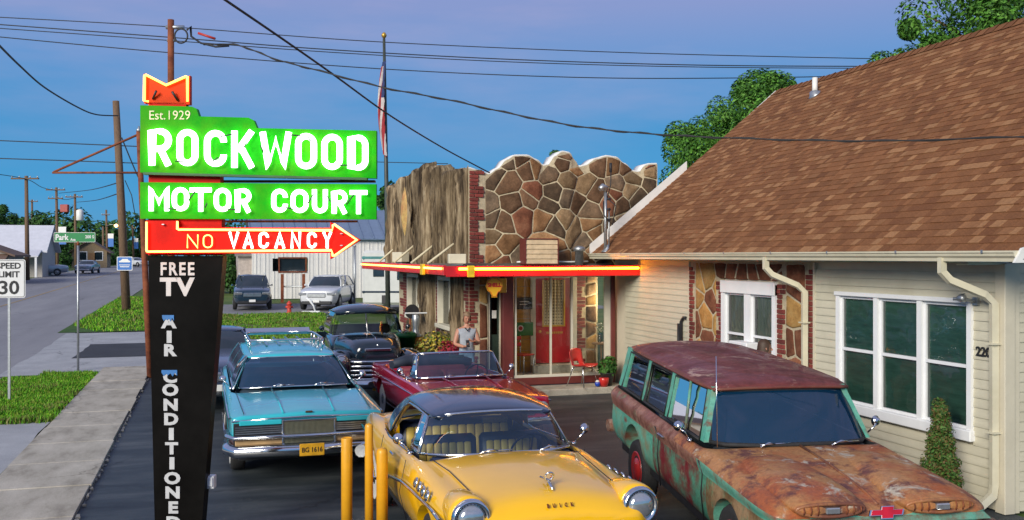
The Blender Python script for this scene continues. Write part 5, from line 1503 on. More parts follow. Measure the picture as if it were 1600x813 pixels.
me = body_mesh(ysb, KB, [yellow, vinyl_navy], tub=(-.79, 1.44), wheels=[(-1.62, .41, .36), (1.5, .41, .36)], crease={5: .35, 6: .3})
link("body", smooth_by_angle(me), car)
wheels4(car, .80, -1.62, 1.5, .355, .19, chrome)
q = MB(); q.box(-.8, .8, -2.1, 2.2, .26, .34); q.build("underbody", black_plastic, car)
me = roof_mesh([(-.35, .57, 1.335, 1.385), (-.30, .61, 1.34, 1.405), (-.1, .645, 1.355, 1.45), (.3, .665, 1.365, 1.485), (.75, .66, 1.36, 1.485), (1.1, .64, 1.33, 1.44), (1.3, .60, 1.28, 1.37), (1.36, .57, 1.25, 1.33)], [navy_roof])
roofp = link("roof", me, car); roofp["label"] = "glossy midnight blue roof"
for s in (1, -1):
    q = MB()
    ruled([(s * .655, .72, 1.35), (s * .66, .95, 1.34), (s * .60, 1.3, 1.28)], [(s * .80, 1.12, .95), (s * .79, 1.35, .98), (s * .70, 1.72, 1.0)], 5, (s * .02, .04, 0), q=q)
    ruled([(s * .60, .75, 1.33), (s * .6, .95, 1.31), (s * .55, 1.28, 1.25)], [(s * .74, 1.12, .93), (s * .73, 1.35, .95), (s * .64, 1.70, .97)], 5, (s * .02, .04, 0), q=q)
    q.build("roof_quarter", navy_roof, car)
wb = mirror_line([(0, -.80, 1.05), (.3, -.785, 1.045), (.55, -.70, 1.035), (.70, -.54, 1.02), (.765, -.36, 1.0)])
wt = mirror_line([(0, -.36, 1.375), (.26, -.355, 1.37), (.47, -.325, 1.355), (.575, -.25, 1.335), (.62, -.15, 1.315)])
ruled(wb, wt, 5, (0, -.035, .02)).build("windshield", glass("coupe_glass", (.70, .78, .80), 1.5, film=.14, film_color=(.006, .055, .14)), car)
tube_part("windshield_trim", car, chrome, [wb, wt, [wb[0], wt[0]], [wb[-1], wt[-1]]], .014)
rb = mirror_line([(0, 1.84, 1.02), (.35, 1.80, 1.01), (.62, 1.68, 1.0)]); rt = mirror_line([(0, 1.38, 1.32), (.3, 1.36, 1.31), (.53, 1.28, 1.27)])
ruled(rb, rt, 4, (0, .04, .02)).build("rear_window", car_pane, car)
tube_part("rear_window_trim", car, chrome, [rb, rt], .012)
for s in (1, -1):
    L = [(s * .775, -.34, 1.0), (s * .63, -.13, 1.315), (s * .665, .25, 1.345), (s * .665, .65, 1.335), (s * .69, .85, 1.27), (s * .79, 1.1, .965)]
    tube_part("window_trim", car, chrome, [L], .012)
    tube_part("belt_trim", car, chrome, [[(s * .83, -.4, .99), (s * .835, .2, .965), (s * .835, .75, .93), (s * .82, 1.1, .955)]], .011)
    ruled([(s * .78, -.33, 1.0), (s * .79, -.05, .985)], [(s * .64, -.14, 1.31), (s * .655, -.03, 1.33)], 3).build("vent_window", car_pane, car)
    tube_part("vent_window_trim", car, chrome, [[(s * .79, -.05, .985), (s * .655, -.03, 1.33)]], .010)
    # sweep spear
    sp = [(-2.2, .80), (-1.9, .81), (-1.2, .80), (-.6, .76), (0, .68), (.5, .56), (.85, .46), (1.0, .44), (1.1, .52), (1.35, .72), (1.7, .82), (2.3, .80)]
    tube_part("side_trim", car, chrome, [[(s * (.925 + (.03 if -1.5 < y < 2 else 0) + (.012 if z < .7 else 0)), y, z) for y, z in sp]], .015)
    for k in range(4):
        q = MB(); q.lathe([(.042, 0), (.05, .012), (.04, .024), (.02, .016), (.002, .014)], 14, T(s * .915, -1.72 + k * .165, .88) @ RY(s * radians(72))); q.build("porthole", chrome, car)
    q = MB(); q.cbox(s * .93 - .012, s * .93 + .012, -.05, .12, .885, .91, .008); q.build("door_handle", chrome, car)
    for yy in (-.62, .72):
        tube_part("door_seam", car, black_plastic, [[(s * .905, yy, .96), (s * .965, yy + .02, .66), (s * .89, yy, .34)]], .004, 4)
    # headlamp
    M4 = T(s * .715, -2.36, .85) @ RX(pi / 2)
    q = MB(); q.lathe([(.05, -.62), (.11, -.5), (.15, -.34), (.168, -.18), (.172, -.05), (.168, 0), (.15, .02)], 28, M4); q.build("headlight_pod", yellow, car)
    q = MB(); q.lathe([(.152, .0), (.158, .03), (.15, .07), (.128, .075), (.118, .045)], 32, M4); hb = q.build("headlight_bezel", chrome, car)
    q = MB(); q.lathe([(.118, .045), (.11, .07), (.08, .09), (.04, .1), (.002, .103)], 28, M4); q.build("headlight", lamp_lens, car)
    q = MB(); q.lathe([(.05, 0), (.045, .03), (.02, .04)], 14, T(s * .74, -2.42, .60) @ RX(pi / 2)); q.build("turn_lamp", mat("amber_lens", (.7, .12, .03), .3) if s == 1 else bpy.data.materials["amber_lens"], car)
side_mirror(car, -.84, -.30, 1.0, -1, chrome); side_mirror(car, .84, -.30, 1.0, 1, chrome)
# hood seams, ornament, nose letters, grille and bumper
for s in (1, -1):
    tube_part("hood_seam", car, black_plastic, [[(s * .60, -2.40, .915), (s * .63, -2.0, .972), (s * .66, -1.4, 1.005), (s * .72, -.86, 1.012)]], .0045, 4)
q = MB(); q.tube([(0, -2.14, 1.0), (0, -2.18, 1.06)], .010, 8); q.tube([(.036 * cos(a), -2.19 - .02 * sin(a), 1.09 + .036 * sin(a)) for a in [2 * pi * i / 20 for i in range(20)]], .008, 6, closed=True)
q.tube([(0, -2.28, 1.0), (0, -2.16, 1.05), (0, -2.04, 1.05)], [.009, .015, .006], 8); q.tube([(-.05, -2.1, 1.07), (0, -2.2, 1.06), (.05, -2.1, 1.07)], .008, 6); q.build("hood_ornament", chrome, car)
dark_letter = mat("dark_red_letter", (.12, .01, .01), .4)
for k, ch in enumerate("BUICK"):
    text_part("nose_letter", ch, dark_letter, car, T(-.10 + .05 * k, -2.452 - .004, .918) @ RX(radians(52)), .046, .004, .001, .7)
q = MB(); q.cbox(-.62, .62, -2.50, -2.44, .50, .74, .03); q.build("grille_back", black_plastic, car)
for k in range(24):
    x = -.58 + 1.16 * k / 23; q = MB(); q.tube([(x, -2.51, .52), (x, -2.535, .62), (x, -2.51, .73)], .012, 6); q.build("grille_bar", chrome, car)
tube_part("grille_surround", car, chrome, [[(-.68, -2.44, .62), (-.5, -2.53, .755), (0, -2.56, .775), (.5, -2.53, .755), (.68, -2.44, .62)]], .03, 10)
q = MB(); q.tube([(-.98, -2.1, .47), (-.94, -2.42, .47), (-.6, -2.60, .46), (0, -2.66, .45), (.6, -2.60, .46), (.94, -2.42, .47), (.98, -2.1, .47)], .075, 10, flat=1.3); q.build("front_bumper", chrome, car)
for s in (1, -1):
    q = MB(); q.lathe([(.1, 0), (.1, .06), (.07, .13), (.02, .17)], 16, T(s * .42, -2.62, .56) @ RX(pi / 2)); q.build("bumper_bullet", chrome, car)
q = MB(); q.tube([(-.95, 2.2, .5), (-.8, 2.58, .48), (0, 2.68, .48), (.8, 2.58, .48), (.95, 2.2, .5)], .08, 10); q.build("rear_bumper", chrome, car)
# interior
for x0, x1 in ((-.70, -.02), (.02, .70)): seat_back("front_seat_back", car, x0, x1, .28, .55, 1.03, vinyl_yellow, vinyl_navy, .18, 7)
q = MB(); q.cbox(-.70, .70, -.22, .30, .42, .60, .05, 0, True); q.build("front_seat", vinyl_yellow, car)
seat_back("rear_seat_back", car, -.66, .66, 1.22, .55, 1.04, vinyl_yellow, vinyl_navy, .2, 12)
q = MB(); q.cbox(-.72, .72, -.72, -.50, .78, 1.0, .05, 0, True); q.build("dashboard", vinyl_navy, car)
steering(car, .36, -.36, .97, .2, vinyl_navy)
q = MB(); q.cbox(-.13, .13, -.34, -.325, 1.255, 1.315, .006); q.build("rear_view_mirror", lamp_lens, car)
wiper(car, (-.3, -.84, 1.06), (-.1, -.80, 1.075), (.2, -.80, 1.08), chrome); wiper(car, (.3, -.84, 1.06), (.5, -.76, 1.07), (.68, -.66, 1.06), chrome)

for o in car.children:                        # the cabin sits well forward on this body
    if o.name.split(".")[0] in ("roof", "roof_quarter", "windshield", "windshield_trim", "rear_window", "rear_window_trim", "window_trim", "vent_window", "vent_window_trim", "front_seat_back", "front_seat", "rear_seat_back", "dashboard", "steering_wheel", "rear_view_mirror", "wiper", "side_mirror"):
        o.data.transform(T(0, -.19, 0))
        for g in o.children: g.data.transform(T(0, -.19, 0))
# ================================================================== turquoise station wagon
turq = paint("turquoise_paint", (0.03, 0.47, 0.56), .25, .08)
wood_side = mat("woodgrain_side", (0.16, 0.06, 0.03), .35, 0, .35, 4, stretch=(1, .4, 6), coat=.5)
wag_in = mat("dark_teal_interior", (0.012, 0.03, 0.045), .7)
car = tag(empty("station_wagon", (1.17, 15.3, 0), radians(.5)), "turquoise seventies station wagon with roof rack and wood panel sides", "car")
ysw = [-2.80, -2.78, -2.6, -2.2, -1.6, -1.15, -1.02, -.98, -.3, .5, 1.4, 2.2, 2.62, 2.66, 2.74, 2.8]
KW = dict(zb=[(-2.8, .42), (-2.5, .34), (-2, .28), (2, .28), (2.8, .4)], wb=[(-2.8, .86), (-2.4, .92), (2.3, .92), (2.8, .85)], wm=[(-2.8, .94), (-2.6, .99), (2.4, 1.0), (2.8, .92)], zm=.60,
          ws=[(-2.8, .93), (-2.6, .965), (-1, .965), (2.4, .96), (2.8, .9)], zs=[(-2.8, .86), (-2.5, .885), (-1.6, .925), (-1, .945), (2.4, .96), (2.8, .9)],
          wi=[(-2.8, .82), (-2.4, .84), (-1.02, .90), (2.6, .88), (2.8, .84)], zi=[(-2.8, .885), (-2.5, .915), (-1.6, .95), (-1.02, .965), (2.6, .965), (2.8, .92)],
          wj=[(-2.8, .6), (-1.1, .74), (-1.0, .86), (2.62, .84), (2.66, .7), (2.8, .6)], zj=[(-2.8, .885), (-2.5, .925), (-1.6, .965), (-1.03, .985), (-.98, .5), (2.62, .5), (2.66, .98), (2.8, .93)],
          wc=[(-2.8, .24), (-1.1, .3), (2.8, .3)], zc=[(-2.8, .895), (-2.5, .945), (-1.6, .985), (-1.03, 1.0), (-.98, .4), (2.62, .4), (2.66, .98), (2.8, .93)],
          zt=[(-2.8, .905), (-2.5, .965), (-1.6, 1.0), (-1.03, 1.005), (-.98, .4), (2.62, .4), (2.66, .98), (2.8, .93)])
me = body_mesh(ysw, KW, [turq, wag_in, wood_side], tub=(-1.0, 2.64), side_mat=2, wheels=[(-1.68, .40, .34), (1.40, .40, .34)], crease={2: .5, 4: .7, 5: .4})
link("body", smooth_by_angle(me), car)
wheels4(car, .84, -1.68, 1.40, .345, .2, chrome)
q = MB(); q.box(-.85, .85, -2.4, 2.4, .25, .32); q.build("underbody", black_plastic, car)
WR = [(-.32, .63, 1.365, 1.40), (-.22, .67, 1.375, 1.425), (.2, .70, 1.385, 1.45), (1.2, .70, 1.385, 1.455), (2.2, .68, 1.37, 1.43), (2.45, .66, 1.35, 1.40)]
link("roof", roof_mesh(WR, [turq]), car)
wb = mirror_line([(0, -1.06, 1.01), (.4, -1.03, 1.005), (.7, -.93, .99), (.80, -.82, .975)]); wt = mirror_line([(0, -.35, 1.37), (.35, -.335, 1.365), (.58, -.29, 1.355), (.65, -.24, 1.345)])
ruled(wb, wt, 5, (0, -.03, .02)).build("windshield", car_pane, car); tube_part("windshield_trim", car, chrome, [wb, wt], .012)
PIL = [(-.80, -.22), (.16, .20), (1.15, 1.15), (2.45, 2.30)]
for s in (1, -1):
    bl = lambda y: Vector((s * .875, y, .965)); rl = lambda y: Vector((s * (.69 if y > 0 else .655), y, 1.372))
    for (a, b), (c, d) in zip(PIL, PIL[1:]):
        ruled([bl(a), bl((a + c) / 2), bl(c)], [rl(b), rl((b + d) / 2), rl(d)], 4, (s * .03, 0, 0)).build("side_window", car_pane, car)
    for i, (a, b) in enumerate(PIL):
        q = MB(); w = .035 if i < 3 else .09; ruled([bl(a - w), bl(a + w)], [rl(b - w), rl(b + w)], 4, (s * .035, 0, 0), q=q); ruled([bl(a + w) - Vector((s * .05, 0, 0)), bl(a - w) - Vector((s * .05, 0, 0))], [rl(b + w) - Vector((s * .05, 0, 0)), rl(b - w) - Vector((s * .05, 0, 0))], 4, (s * .035, 0, 0), q=q)
        q.build("pillar", turq, car)
    tube_part("window_trim", car, chrome, [[bl(-.80), bl(.5), bl(2.5)], [rl(-.22), rl(.4), rl(1.5), rl(2.32)], [bl(-.8), rl(-.22)]], .011)
    tube_part("side_trim", car, chrome, [[(s * .975, -2.62, .84), (s * .985, -1.5, .86), (s * .985, 1, .88), (s * .98, 2.6, .88)], [(s * .985, -2.55, .40), (s * .985, -1.2, .38)], [(s * .99, -1.1, .36), (s * .99, .9, .36)]], .013)
    side_mirror(car, s * .90, -.72, .97, s, chrome)
ruled(mirror_line([(0, 2.72, .99), (.6, 2.66, .98)]), mirror_line([(0, 2.47, 1.36), (.5, 2.44, 1.35)]), 3).build("rear_window", car_pane, car)
# roof rack
tube_part("roof_rack", car, chrome, [[(-.55, .55, 1.55), (.55, .55, 1.55), (.58, .7, 1.55), (.58, 2.1, 1.54), (.5, 2.35, 1.54), (-.5, 2.35, 1.54), (-.58, 2.1, 1.54), (-.58, .7, 1.55)]], .018, 8, True)
for s in (1, -1):
    for y in (.6, 1.2, 1.8, 2.25): tube_part("rack_foot", car, chrome, [[(s * .57, y, 1.40), (s * .575, y, 1.55)]], .016)
for x in (-.3, -.1, .1, .3): 
    q = MB(); q.cbox(x - .02, x + .02, .7, 2.2, 1.45, 1.468, .006); q.build("roof_slat", chrome, car)
q = MB(); slab(q, [(-.56, 2.36, 1.52), (.56, 2.36, 1.52), (.56, 2.56, 1.60), (-.56, 2.56, 1.60)], (0, .01, -.025)); q.build("air_deflector", chrome, car)
# nose: hidden lamp doors, grille, bumper, plate
grille_m = mat("grille_alloy", (.42, .42, .30), .35, .8, .15, 20)
q = MB(); q.box(-.93, .93, -2.83, -2.80, .52, .80); q.build("grille_back", black_plastic, car)
for s in (1, -1):
    q = MB(); q.cbox(s * .60 - .26, s * .60 + .26, -2.86, -2.82, .775, .835, .008); q.build("lamp_door", turq, car)
    for k in range(4):
        q = MB(); q.box(s * .62 - .29, s * .62 + .29, -2.848, -2.831, .665 + .026 * k, .680 + .026 * k); q.build("grille_bar", dull_chrome, car)
    q = MB(); q.cbox(s * .62 - .29, s * .62 + .29, -2.85, -2.831, .525, .60, .01); q.build("turn_lamp", mat("clear_amber_lens", (.55, .36, .18), .25, coat=.6) if s == 1 else bpy.data.materials["clear_amber_lens"], car)
for k in range(40):
    x = -.30 + .60 * k / 39; q = MB(); q.box(x - .0045, x + .0045, -2.858, -2.831, .53, .80); q.build("grille_bar", grille_m, car)
q = MB(); q.cbox(-.34, -.31, -2.87, -2.831, .5, .83, .006); q.cbox(.31, .34, -2.87, -2.831, .5, .83, .006); q.cbox(-.31, .31, -2.87, -2.831, .80, .825, .005); q.build("grille_surround", chrome, car)
tube_part("nose_trim", car, chrome, [[(-.95, -2.79, .825), (-.34, -2.835, .85), (0, -2.85, .86), (.34, -2.835, .85), (.95, -2.79, .825)]], .012)
q = MB(); q.tube([(-1.0, -2.3, .63), (-1.0, -2.72, .63), (-.93, -2.88, .63), (0, -2.93, .63), (.93, -2.88, .63), (1.0, -2.72, .63), (1.0, -2.3, .63)], .035, 8, flat=.7); q.build("bumper_bar", chrome, car)
q = MB(); q.tube([(-1.0, -2.3, .46), (-.99, -2.70, .46), (-.9, -2.86, .455), (0, -2.90, .45), (.9, -2.86, .455), (.99, -2.70, .46), (1.0, -2.3, .46)], .072, 10, flat=1.1); q.build("front_bumper", chrome, car)
plate_y = mat("yellow_plate", (.72, .38, .02), .4); 
q = MB(); q.cbox(.02 - .155, .02 + .155, -2.995, -2.975, .38, .535, .006); pp = q.build("licence_plate", plate_y, car)
text_part("plate_text", "BG 1616", sign_black, pp, T(.02, -2.997, .455) @ FACE_SOUTH, .085, .001, .002, .85)
q = MB(); q.cbox(.10, .14, -2.3, -2.24, .955, .975, .005); 
text_orn = MB(); text_orn.prism([(-.05, 0), (.05, 0), (.04, .02), (-.04, .02)], -.01, .01, T(0, -2.80, .90) @ FACE_SOUTH); text_orn.build("hood_badge", chrome, car)
for s in (1, -1): tube_part("hood_seam", car, black_plastic, [[(s * .80, -2.74, .905), (s * .82, -2.2, .938), (s * .85, -1.1, .975)]], .004, 4)
tube_part("hood_crease", car, turq, [[(.32, -2.78, .905), (.33, -2.2, .965), (.36, -1.2, .998)], [(-.32, -2.78, .905), (-.33, -2.2, .965), (-.36, -1.2, .998)]], .012, 6)
for x0, x1 in ((-.72, -.03), (.03, .72)): seat_back("front_seat_back", car, x0, x1, .15, .5, 1.0, wag_in, wag_in, .18, 0)
seat_back("rear_seat_back", car, -.72, .72, 1.2, .5, 1.0, wag_in, wag_in, .18, 0)
q = MB(); q.cbox(-.78, .78, -.98, -.66, .75, .97, .05, 0, True); q.build("dashboard", wag_in, car); steering(car, .38, -.52, .95, .19, wag_in)
wiper(car, (-.35, -1.09, 1.015), (-.15, -1.04, 1.03), (.1, -1.04, 1.035), chrome); wiper(car, (.25, -1.09, 1.015), (.45, -1.02, 1.03), (.66, -.96, 1.02), chrome)

# ================================================================== patinated wagon truck
def patina(name, base, mid, top, spots, scale=1.4, bias=0.5, rough=.7):
    m, n, l, b = new_mat(name)
    a = noise_node(n, l, scale, 9, .68); c = noise_node(n, l, scale * 2.7, 9, .72); f = noise_node(n, l, 28, 6, .75)
    r1 = ramp_node(n, l, a.outputs[0], [(bias - .07, (0, 0, 0)), (bias + .05, (1, 1, 1))])
    x = mix_node(n, l, r1.outputs[0], base, mid)
    r2 = ramp_node(n, l, c.outputs[0], [(.50, (0, 0, 0)), (.62, (1, 1, 1))])
    x = mix_node(n, l, r2.outputs[0], x.outputs[0], top)
    d = noise_node(n, l, scale * 1.8, 8, .7, stretch=(1, 1, 1.2)); d.inputs["Distortion"].default_value = .6
    r3 = ramp_node(n, l, d.outputs[0], [(.58, (0, 0, 0)), (.66, (1, 1, 1))])
    x = mix_node(n, l, r3.outputs[0], x.outputs[0], spots)
    rf = ramp_node(n, l, f.outputs[0], [(.3, (.6,) * 3), (.7, (1.2,) * 3)])
    x = mix_node(n, l, .85, x.outputs[0], rf.outputs[0], 'MULTIPLY')
    ge = n.new("ShaderNodeNewGeometry")           # paint worn through on the raised edges
    pe = mix_node(n, l, 1.0, ramp_node(n, l, ge.outputs["Pointiness"], [(.515, (0, 0, 0)), (.56, (1, 1, 1))]).outputs[0], ramp_node(n, l, c.outputs[0], [(.38, (.1,) * 3), (.58, (1,) * 3)]).outputs[0], 'MULTIPLY')
    x = mix_node(n, l, pe.outputs[0], x.outputs[0], (.15, .05, .028))
    l.new(x.outputs[0], b.inputs["Base Color"]); b.inputs["Roughness"].default_value = rough
    rr = ramp_node(n, l, c.outputs[0], [(.4, (.42,) * 3), (.65, (.85,) * 3)]); l.new(rr.outputs[0], b.inputs["Roughness"])
    l.new(bump_node(n, l, f.outputs[0], .18, .01).outputs[0], b.inputs["Normal"])
    b.inputs["Coat Weight"].default_value = .12
    return m
pat_side = patina("teal_patina", (.085, .36, .26), (.14, .42, .31), (.20, .24, .15), (.19, .07, .04), 1.3, .5)
pat_belt = patina("rust_belt_patina", (.22, .085, .06), (.33, .17, .12), (.14, .045, .03), (.14, .22, .12), 1.6, .5)
pat_hood = patina("orange_rust_patina", (.36, .095, .025), (.43, .20, .07), (.13, .042, .034), (.50, .45, .36), 1.5, .50)
pat_roof = patina("maroon_rust_patina", (.135, .022, .018), (.185, .040, .030), (.10, .02, .016), (.50, .33, .24), 1.2, .5)
pat_door = patina("maroon_door_patina", (.17, .015, .02), (.075, .27, .18), (.13, .05, .03), (.34, .28, .19), 1.5, .52)
pat_fend = patina("bare_fender_patina", (.34, .22, .12), (.16, .10, .045), (.10, .26, .14), (.28, .085, .035), 2.0, .5)
sub_in = mat("dark_truck_interior", (.014, .02, .025), .8)
RZS = radians(-8.8)
fc = Vector((5.15, 6.45, 0)); ax = Vector((sin(-RZS), cos(RZS), 0))
org = fc + ax * 2.55
car = tag(empty("truck_wagon", (org.x, org.y, 0), RZS), "rusted patina four wheel wagon truck in teal and brown by the cottage", "car")
yss = [-2.55, -2.50, -2.35, -2.0, -1.45, -1.05, -.86, -.82, -.2, .6, 1.5, 2.3, 2.42, 2.46, 2.56, 2.6]
KS = dict(zb=[(-2.55, .40), (-2.3, .28), (2.3, .28), (2.6, .36)], wb=[(-2.55, .84), (-2.3, .93), (2.4, .93), (2.6, .86)], wm=[(-2.55, .88), (-2.35, .97), (2.4, .97), (2.6, .90)], zm=[(-2.55, .62), (0, .62), (2.6, .62)],
          ws=[(-2.55, .86), (-2.4, .945), (0, .955), (2.4, .95), (2.6, .88)], zs=.80,
          wi=[(-2.55, .90), (-2.4, .995), (-1, 1.0), (2.4, .995), (2.6, .92)], zi=[(-2.55, .86), (-2.4, .885), (-1, .93), (2.4, .95), (2.6, .92)],
          wk=[(-2.55, .78), (-2.4, .86), (-1.0, .88), (2.42, .875), (2.6, .8)], zk=[(-2.55, .905), (-2.35, .965), (-1.45, 1.0), (-.76, 1.03), (0, 1.045), (2.42, 1.05), (2.6, 1.0)],
          wj=[(-2.55, .6), (-2.4, .64), (-.86, .68), (-.82, .85), (2.42, .85), (2.46, .7), (2.6, .66)], zj=[(-2.55, .905), (-2.35, .965), (-1.45, 1.015), (-.86, 1.04), (-.82, .5), (2.42, .5), (2.46, 1.06), (2.6, 1.0)],
          wc=[(-2.55, .32), (2.6, .3)], zc=[(-2.55, .895), (-2.35, .955), (-2.0, 1.0), (-1.45, 1.035), (-.86, 1.05), (-.82, .4), (2.42, .4), (2.46, 1.06), (2.6, 1.0)],
          zt=[(-2.55, .875), (-2.35, .935), (-2.0, .99), (-1.45, 1.035), (-.86, 1.05), (-.82, .4), (2.42, .4), (2.46, 1.06), (2.6, 1.0)])
rings = []
for y in yss:
    g = lambda k: ip(KS[k], y)
    half = [(0, g('zb')), (g('wb') * .6, g('zb')), (g('wb'), g('zb')), (g('wm'), g('zm')), (g('ws'), g('zs')), (g('wi'), g('zi')), (g('wk'), g('zk')), (g('wj'), g('zj')), (g('wc'), g('zc')), (0, g('zt'))]
    rings.append([(x, y, z) for x, z in half] + [(-x, y, z) for x, z in reversed(half[1:-1])])
def mfs(i, j):
    jj = j if j < 9 else 17 - j; y = (yss[i] + yss[i + 1]) / 2
    if -.84 <= y <= 2.44 and jj >= 6: return 1
    if jj >= 6: return 2
    if jj >= 4: return (3 if y > -.4 else 2) if jj == 5 else (3 if y > -.9 else 0)
    if y < -1.0: return 5
    if y < .6: return 4
    return 0
cut = []
for y in (-1.62, 1.42): cut += [cyl_cut(y, .40, .6, 1.3, .34), cyl_cut(y, .40, -1.3, -.6, .34)]
me = loft_mesh(rings, [pat_side, sub_in, pat_hood, pat_belt, pat_door, pat_fend], mfs, {4: .8, 14: .8, 5: .25, 13: .25, 6: .4, 12: .4}, 2, cut)
me.polygons.foreach_set("use_smooth", [True] * len(me.polygons))
link("body", smooth_by_angle(me), car)
red_wheel = mat("red_wheel_rim", (.38, .02, .02), .35, 0, .1, 5, coat=.5)
wheels4(car, .83, -1.62, 1.42, .35, .2, red_wheel, False)
q = MB(); q.box(-.85, .85, -2.3, 2.3, .24, .32); q.build("underbody", black_plastic, car)
SR = [(-.62, .70, 1.52, 1.55), (-.55, .745, 1.535, 1.59), (-.30, .765, 1.55, 1.63), (.1, .775, 1.555, 1.635), (.3, .775, 1.555, 1.65), (1.4, .775, 1.555, 1.665), (2.2, .76, 1.55, 1.64), (2.42, .72, 1.53, 1.60), (2.5, .66, 1.52, 1.57)]
r_ = link("roof", roof_mesh(SR, [pat_roof], .05), car); r_["label"] = "maroon rusted roof with pale worn streaks"
tube_part("rain_gutter", car, pat_roof, both([(.715, -.50, 1.525), (.765, -.3, 1.54), (.785, .3, 1.545), (.785, 1.6, 1.545), (.74, 2.4, 1.525)]), .014)
tube_part("visor_lip", car, pat_roof, [mirror_line([(0, -.56, 1.545), (.4, -.55, 1.54), (.62, -.53, 1.53), (.715, -.50, 1.525)])], .016)
wb = mirror_line([(0, -.92, 1.06), (.4, -.90, 1.055), (.70, -.80, 1.05), (.80, -.66, 1.045)]); wt = mirror_line([(0, -.53, 1.525), (.35, -.525, 1.52), (.60, -.49, 1.515), (.68, -.43, 1.51)])
ruled(wb, wt, 5, (0, -.02, .01)).build("windshield", car_pane, car)
tube_part("windshield_seal", car, black_rubber, [wb, wt, [wb[0], wt[0]], [wb[-1], wt[-1]]], .022)
PIL = [(-.72, -.50), (.42, .42), (1.32, 1.30), (2.30, 2.20)]
for s in (1, -1):
    bl = lambda y: Vector((s * .865, y, 1.045)); rl = lambda y: Vector((s * .765 if y > -.3 else s * .70, y, 1.545))
    for (a, b), (c, d) in zip(PIL, PIL[1:]):
        ruled([bl(a) - Vector((s * .02, 0, 0)), bl(c) - Vector((s * .02, 0, 0))], [rl(b) - Vector((s * .02, 0, 0)), rl(d) - Vector((s * .02, 0, 0))], 3).build("side_window", car_pane, car)
        tube_part("window_seal", car, black_rubber, [[bl(a + .06), bl(c - .06), rl(d - .06) - Vector((0, 0, .04)), rl(b + .06) - Vector((0, 0, .04))]], .014, 6, True)
    for i, (a, b) in enumerate(PIL):
        q = MB(); w = (.055, .07, .06, .11)[i]
        ruled([bl(a - w), bl(a + w)], [rl(b - w), rl(b + w)], 4, q=q); dd = Vector((s * .06, 0, 0)); ruled([bl(a + w) - dd, bl(a - w) - dd], [rl(b + w) - dd, rl(b - w) - dd], 4, q=q)
        q.grid([[bl(a - w), bl(a - w) - dd], [rl(b - w), rl(b - w) - dd]]); q.grid([[bl(a + w), bl(a + w) - dd], [rl(b + w), rl(b + w) - dd]])
        q.build("pillar", pat_side, car)
    q = MB(); slab(q, [rl(-.40) + Vector((0, 0, -.05)), rl(2.25) + Vector((0, 0, -.05)), rl(2.25), rl(-.40)], (-s * .04, 0, 0)); q.build("header_rail", pat_side, car)
    tube_part("vent_window_bar", car, pat_side, [[bl(-.22), rl(-.12)]], .016)
    tube_part("door_seam", car, black_plastic, [[(s * 1.0, .40, .95), (s * .958, .40, .80), (s * .972, .40, .62), (s * .935, .40, .30)], [(s * 1.0, -.98, .93), (s * .956, -.98, .80), (s * .972, -.98, .62), (s * .935, -.98, .30)]], .007, 4)
    q = MB(); q.cbox(s * .99 - .02, s * .99 + .02, .12, .30, .875, .905, .01); q.build("door_handle", dull_chrome, car)
    side_mirror(car, s * .93, -.55, 1.02, s, chrome)
    # oval nacelle on the hood front
    pod = [ring_oval(-2.60, .27, .880, .985, .8, s * .47, 16), ring_oval(-2.56, .315, .865, 1.0, .8, s * .47, 16), ring_oval(-2.35, .335, .84, 1.045, .8, s * .475, 16), ring_oval(-2.0, .34, .82, 1.075, .8, s * .48, 16), ring_oval(-1.5, .32, .8, 1.07, .8, s * .48, 16), ring_oval(-1.05, .24, .8, 1.035, .8, s * .48, 16)]
    link("nacelle", loft_mesh(pod, [pat_hood], None, None, 2), car)
    ov = [(s * .47 + .285 * cos(a), -2.595 + .03 * cos(a) ** 2, .930 + .050 * sin(a)) for a in [2 * pi * i / 28 for i in range(28)]]
    tube_part("nacelle_rim", car, pat_hood, [ov], .016, 8, True)
    q = MB(); q.add([(s * .47, -2.60, .93)] + [(x, y - .004, z) for x, y, z in ov], [(0, 1 + i, 1 + (i + 1) % 28) for i in range(28)]); q.build("nacelle_opening", mat("recess_shade_dark", (.05, .018, .01), .9, 0, .6, 60) if s == 1 else bpy.data.materials["recess_shade_dark"], car)  # dark disc closes the nacelle front, its colour standing for the recess's shade
    for k in range(9):
        a = -.24 + .06 * k
        if abs(a) > .07:
            q = MB(); hh = .042 * sqrt(1 - (a / .31) ** 2); q.tube([(s * .47 + a, -2.60, .93 - hh), (s * .47 + a, -2.612, .93), (s * .47 + a, -2.60, .93 + hh)], .006, 5); q.build("grille_bar", rust_mat, car)
    q = MB(); q.cbox(s * .47 - .06, s * .47 + .06, -2.625, -2.59, .905, .955, .008); q.build("parking_lamp", lamp_lens, car)
    for k in (0, 1):
        M4 = T(s * (.80 - .2 * k), -2.55, .67) @ RX(pi / 2)
        q = MB(); q.lathe([(.1, -.04), (.105, .02), (.085, .03)], 24, M4); q.build("headlight_bezel", dull_chrome, car)
        q = MB(); q.lathe([(.085, .02), (.06, .045), (.002, .055)], 20, M4); q.build("headlight", lamp_lens, car)
q = MB(); q.cbox(-.5, .5, -2.575, -2.53, .60, .78, .02); q.build("grille_back", black_plastic, car)
for k in range(5):
    q = MB(); q.cbox(-.49, .49, -2.60, -2.578, .61 + k * .034, .63 + k * .034, .005); q.build("grille_bar", dull_chrome, car)
q = MB(); slab(q, [(-.93, -2.56, .80), (.93, -2.56, .80), (.88, -2.54, .85), (-.88, -2.54, .85)], (0, .04, 0)); q.build("nose_panel", pat_side, car)
rustchrome = patina("rusted_bumper_patina", (.42, .36, .28), (.30, .16, .09), (.22, .09, .045), (.5, .46, .40), 3, .5, .5)
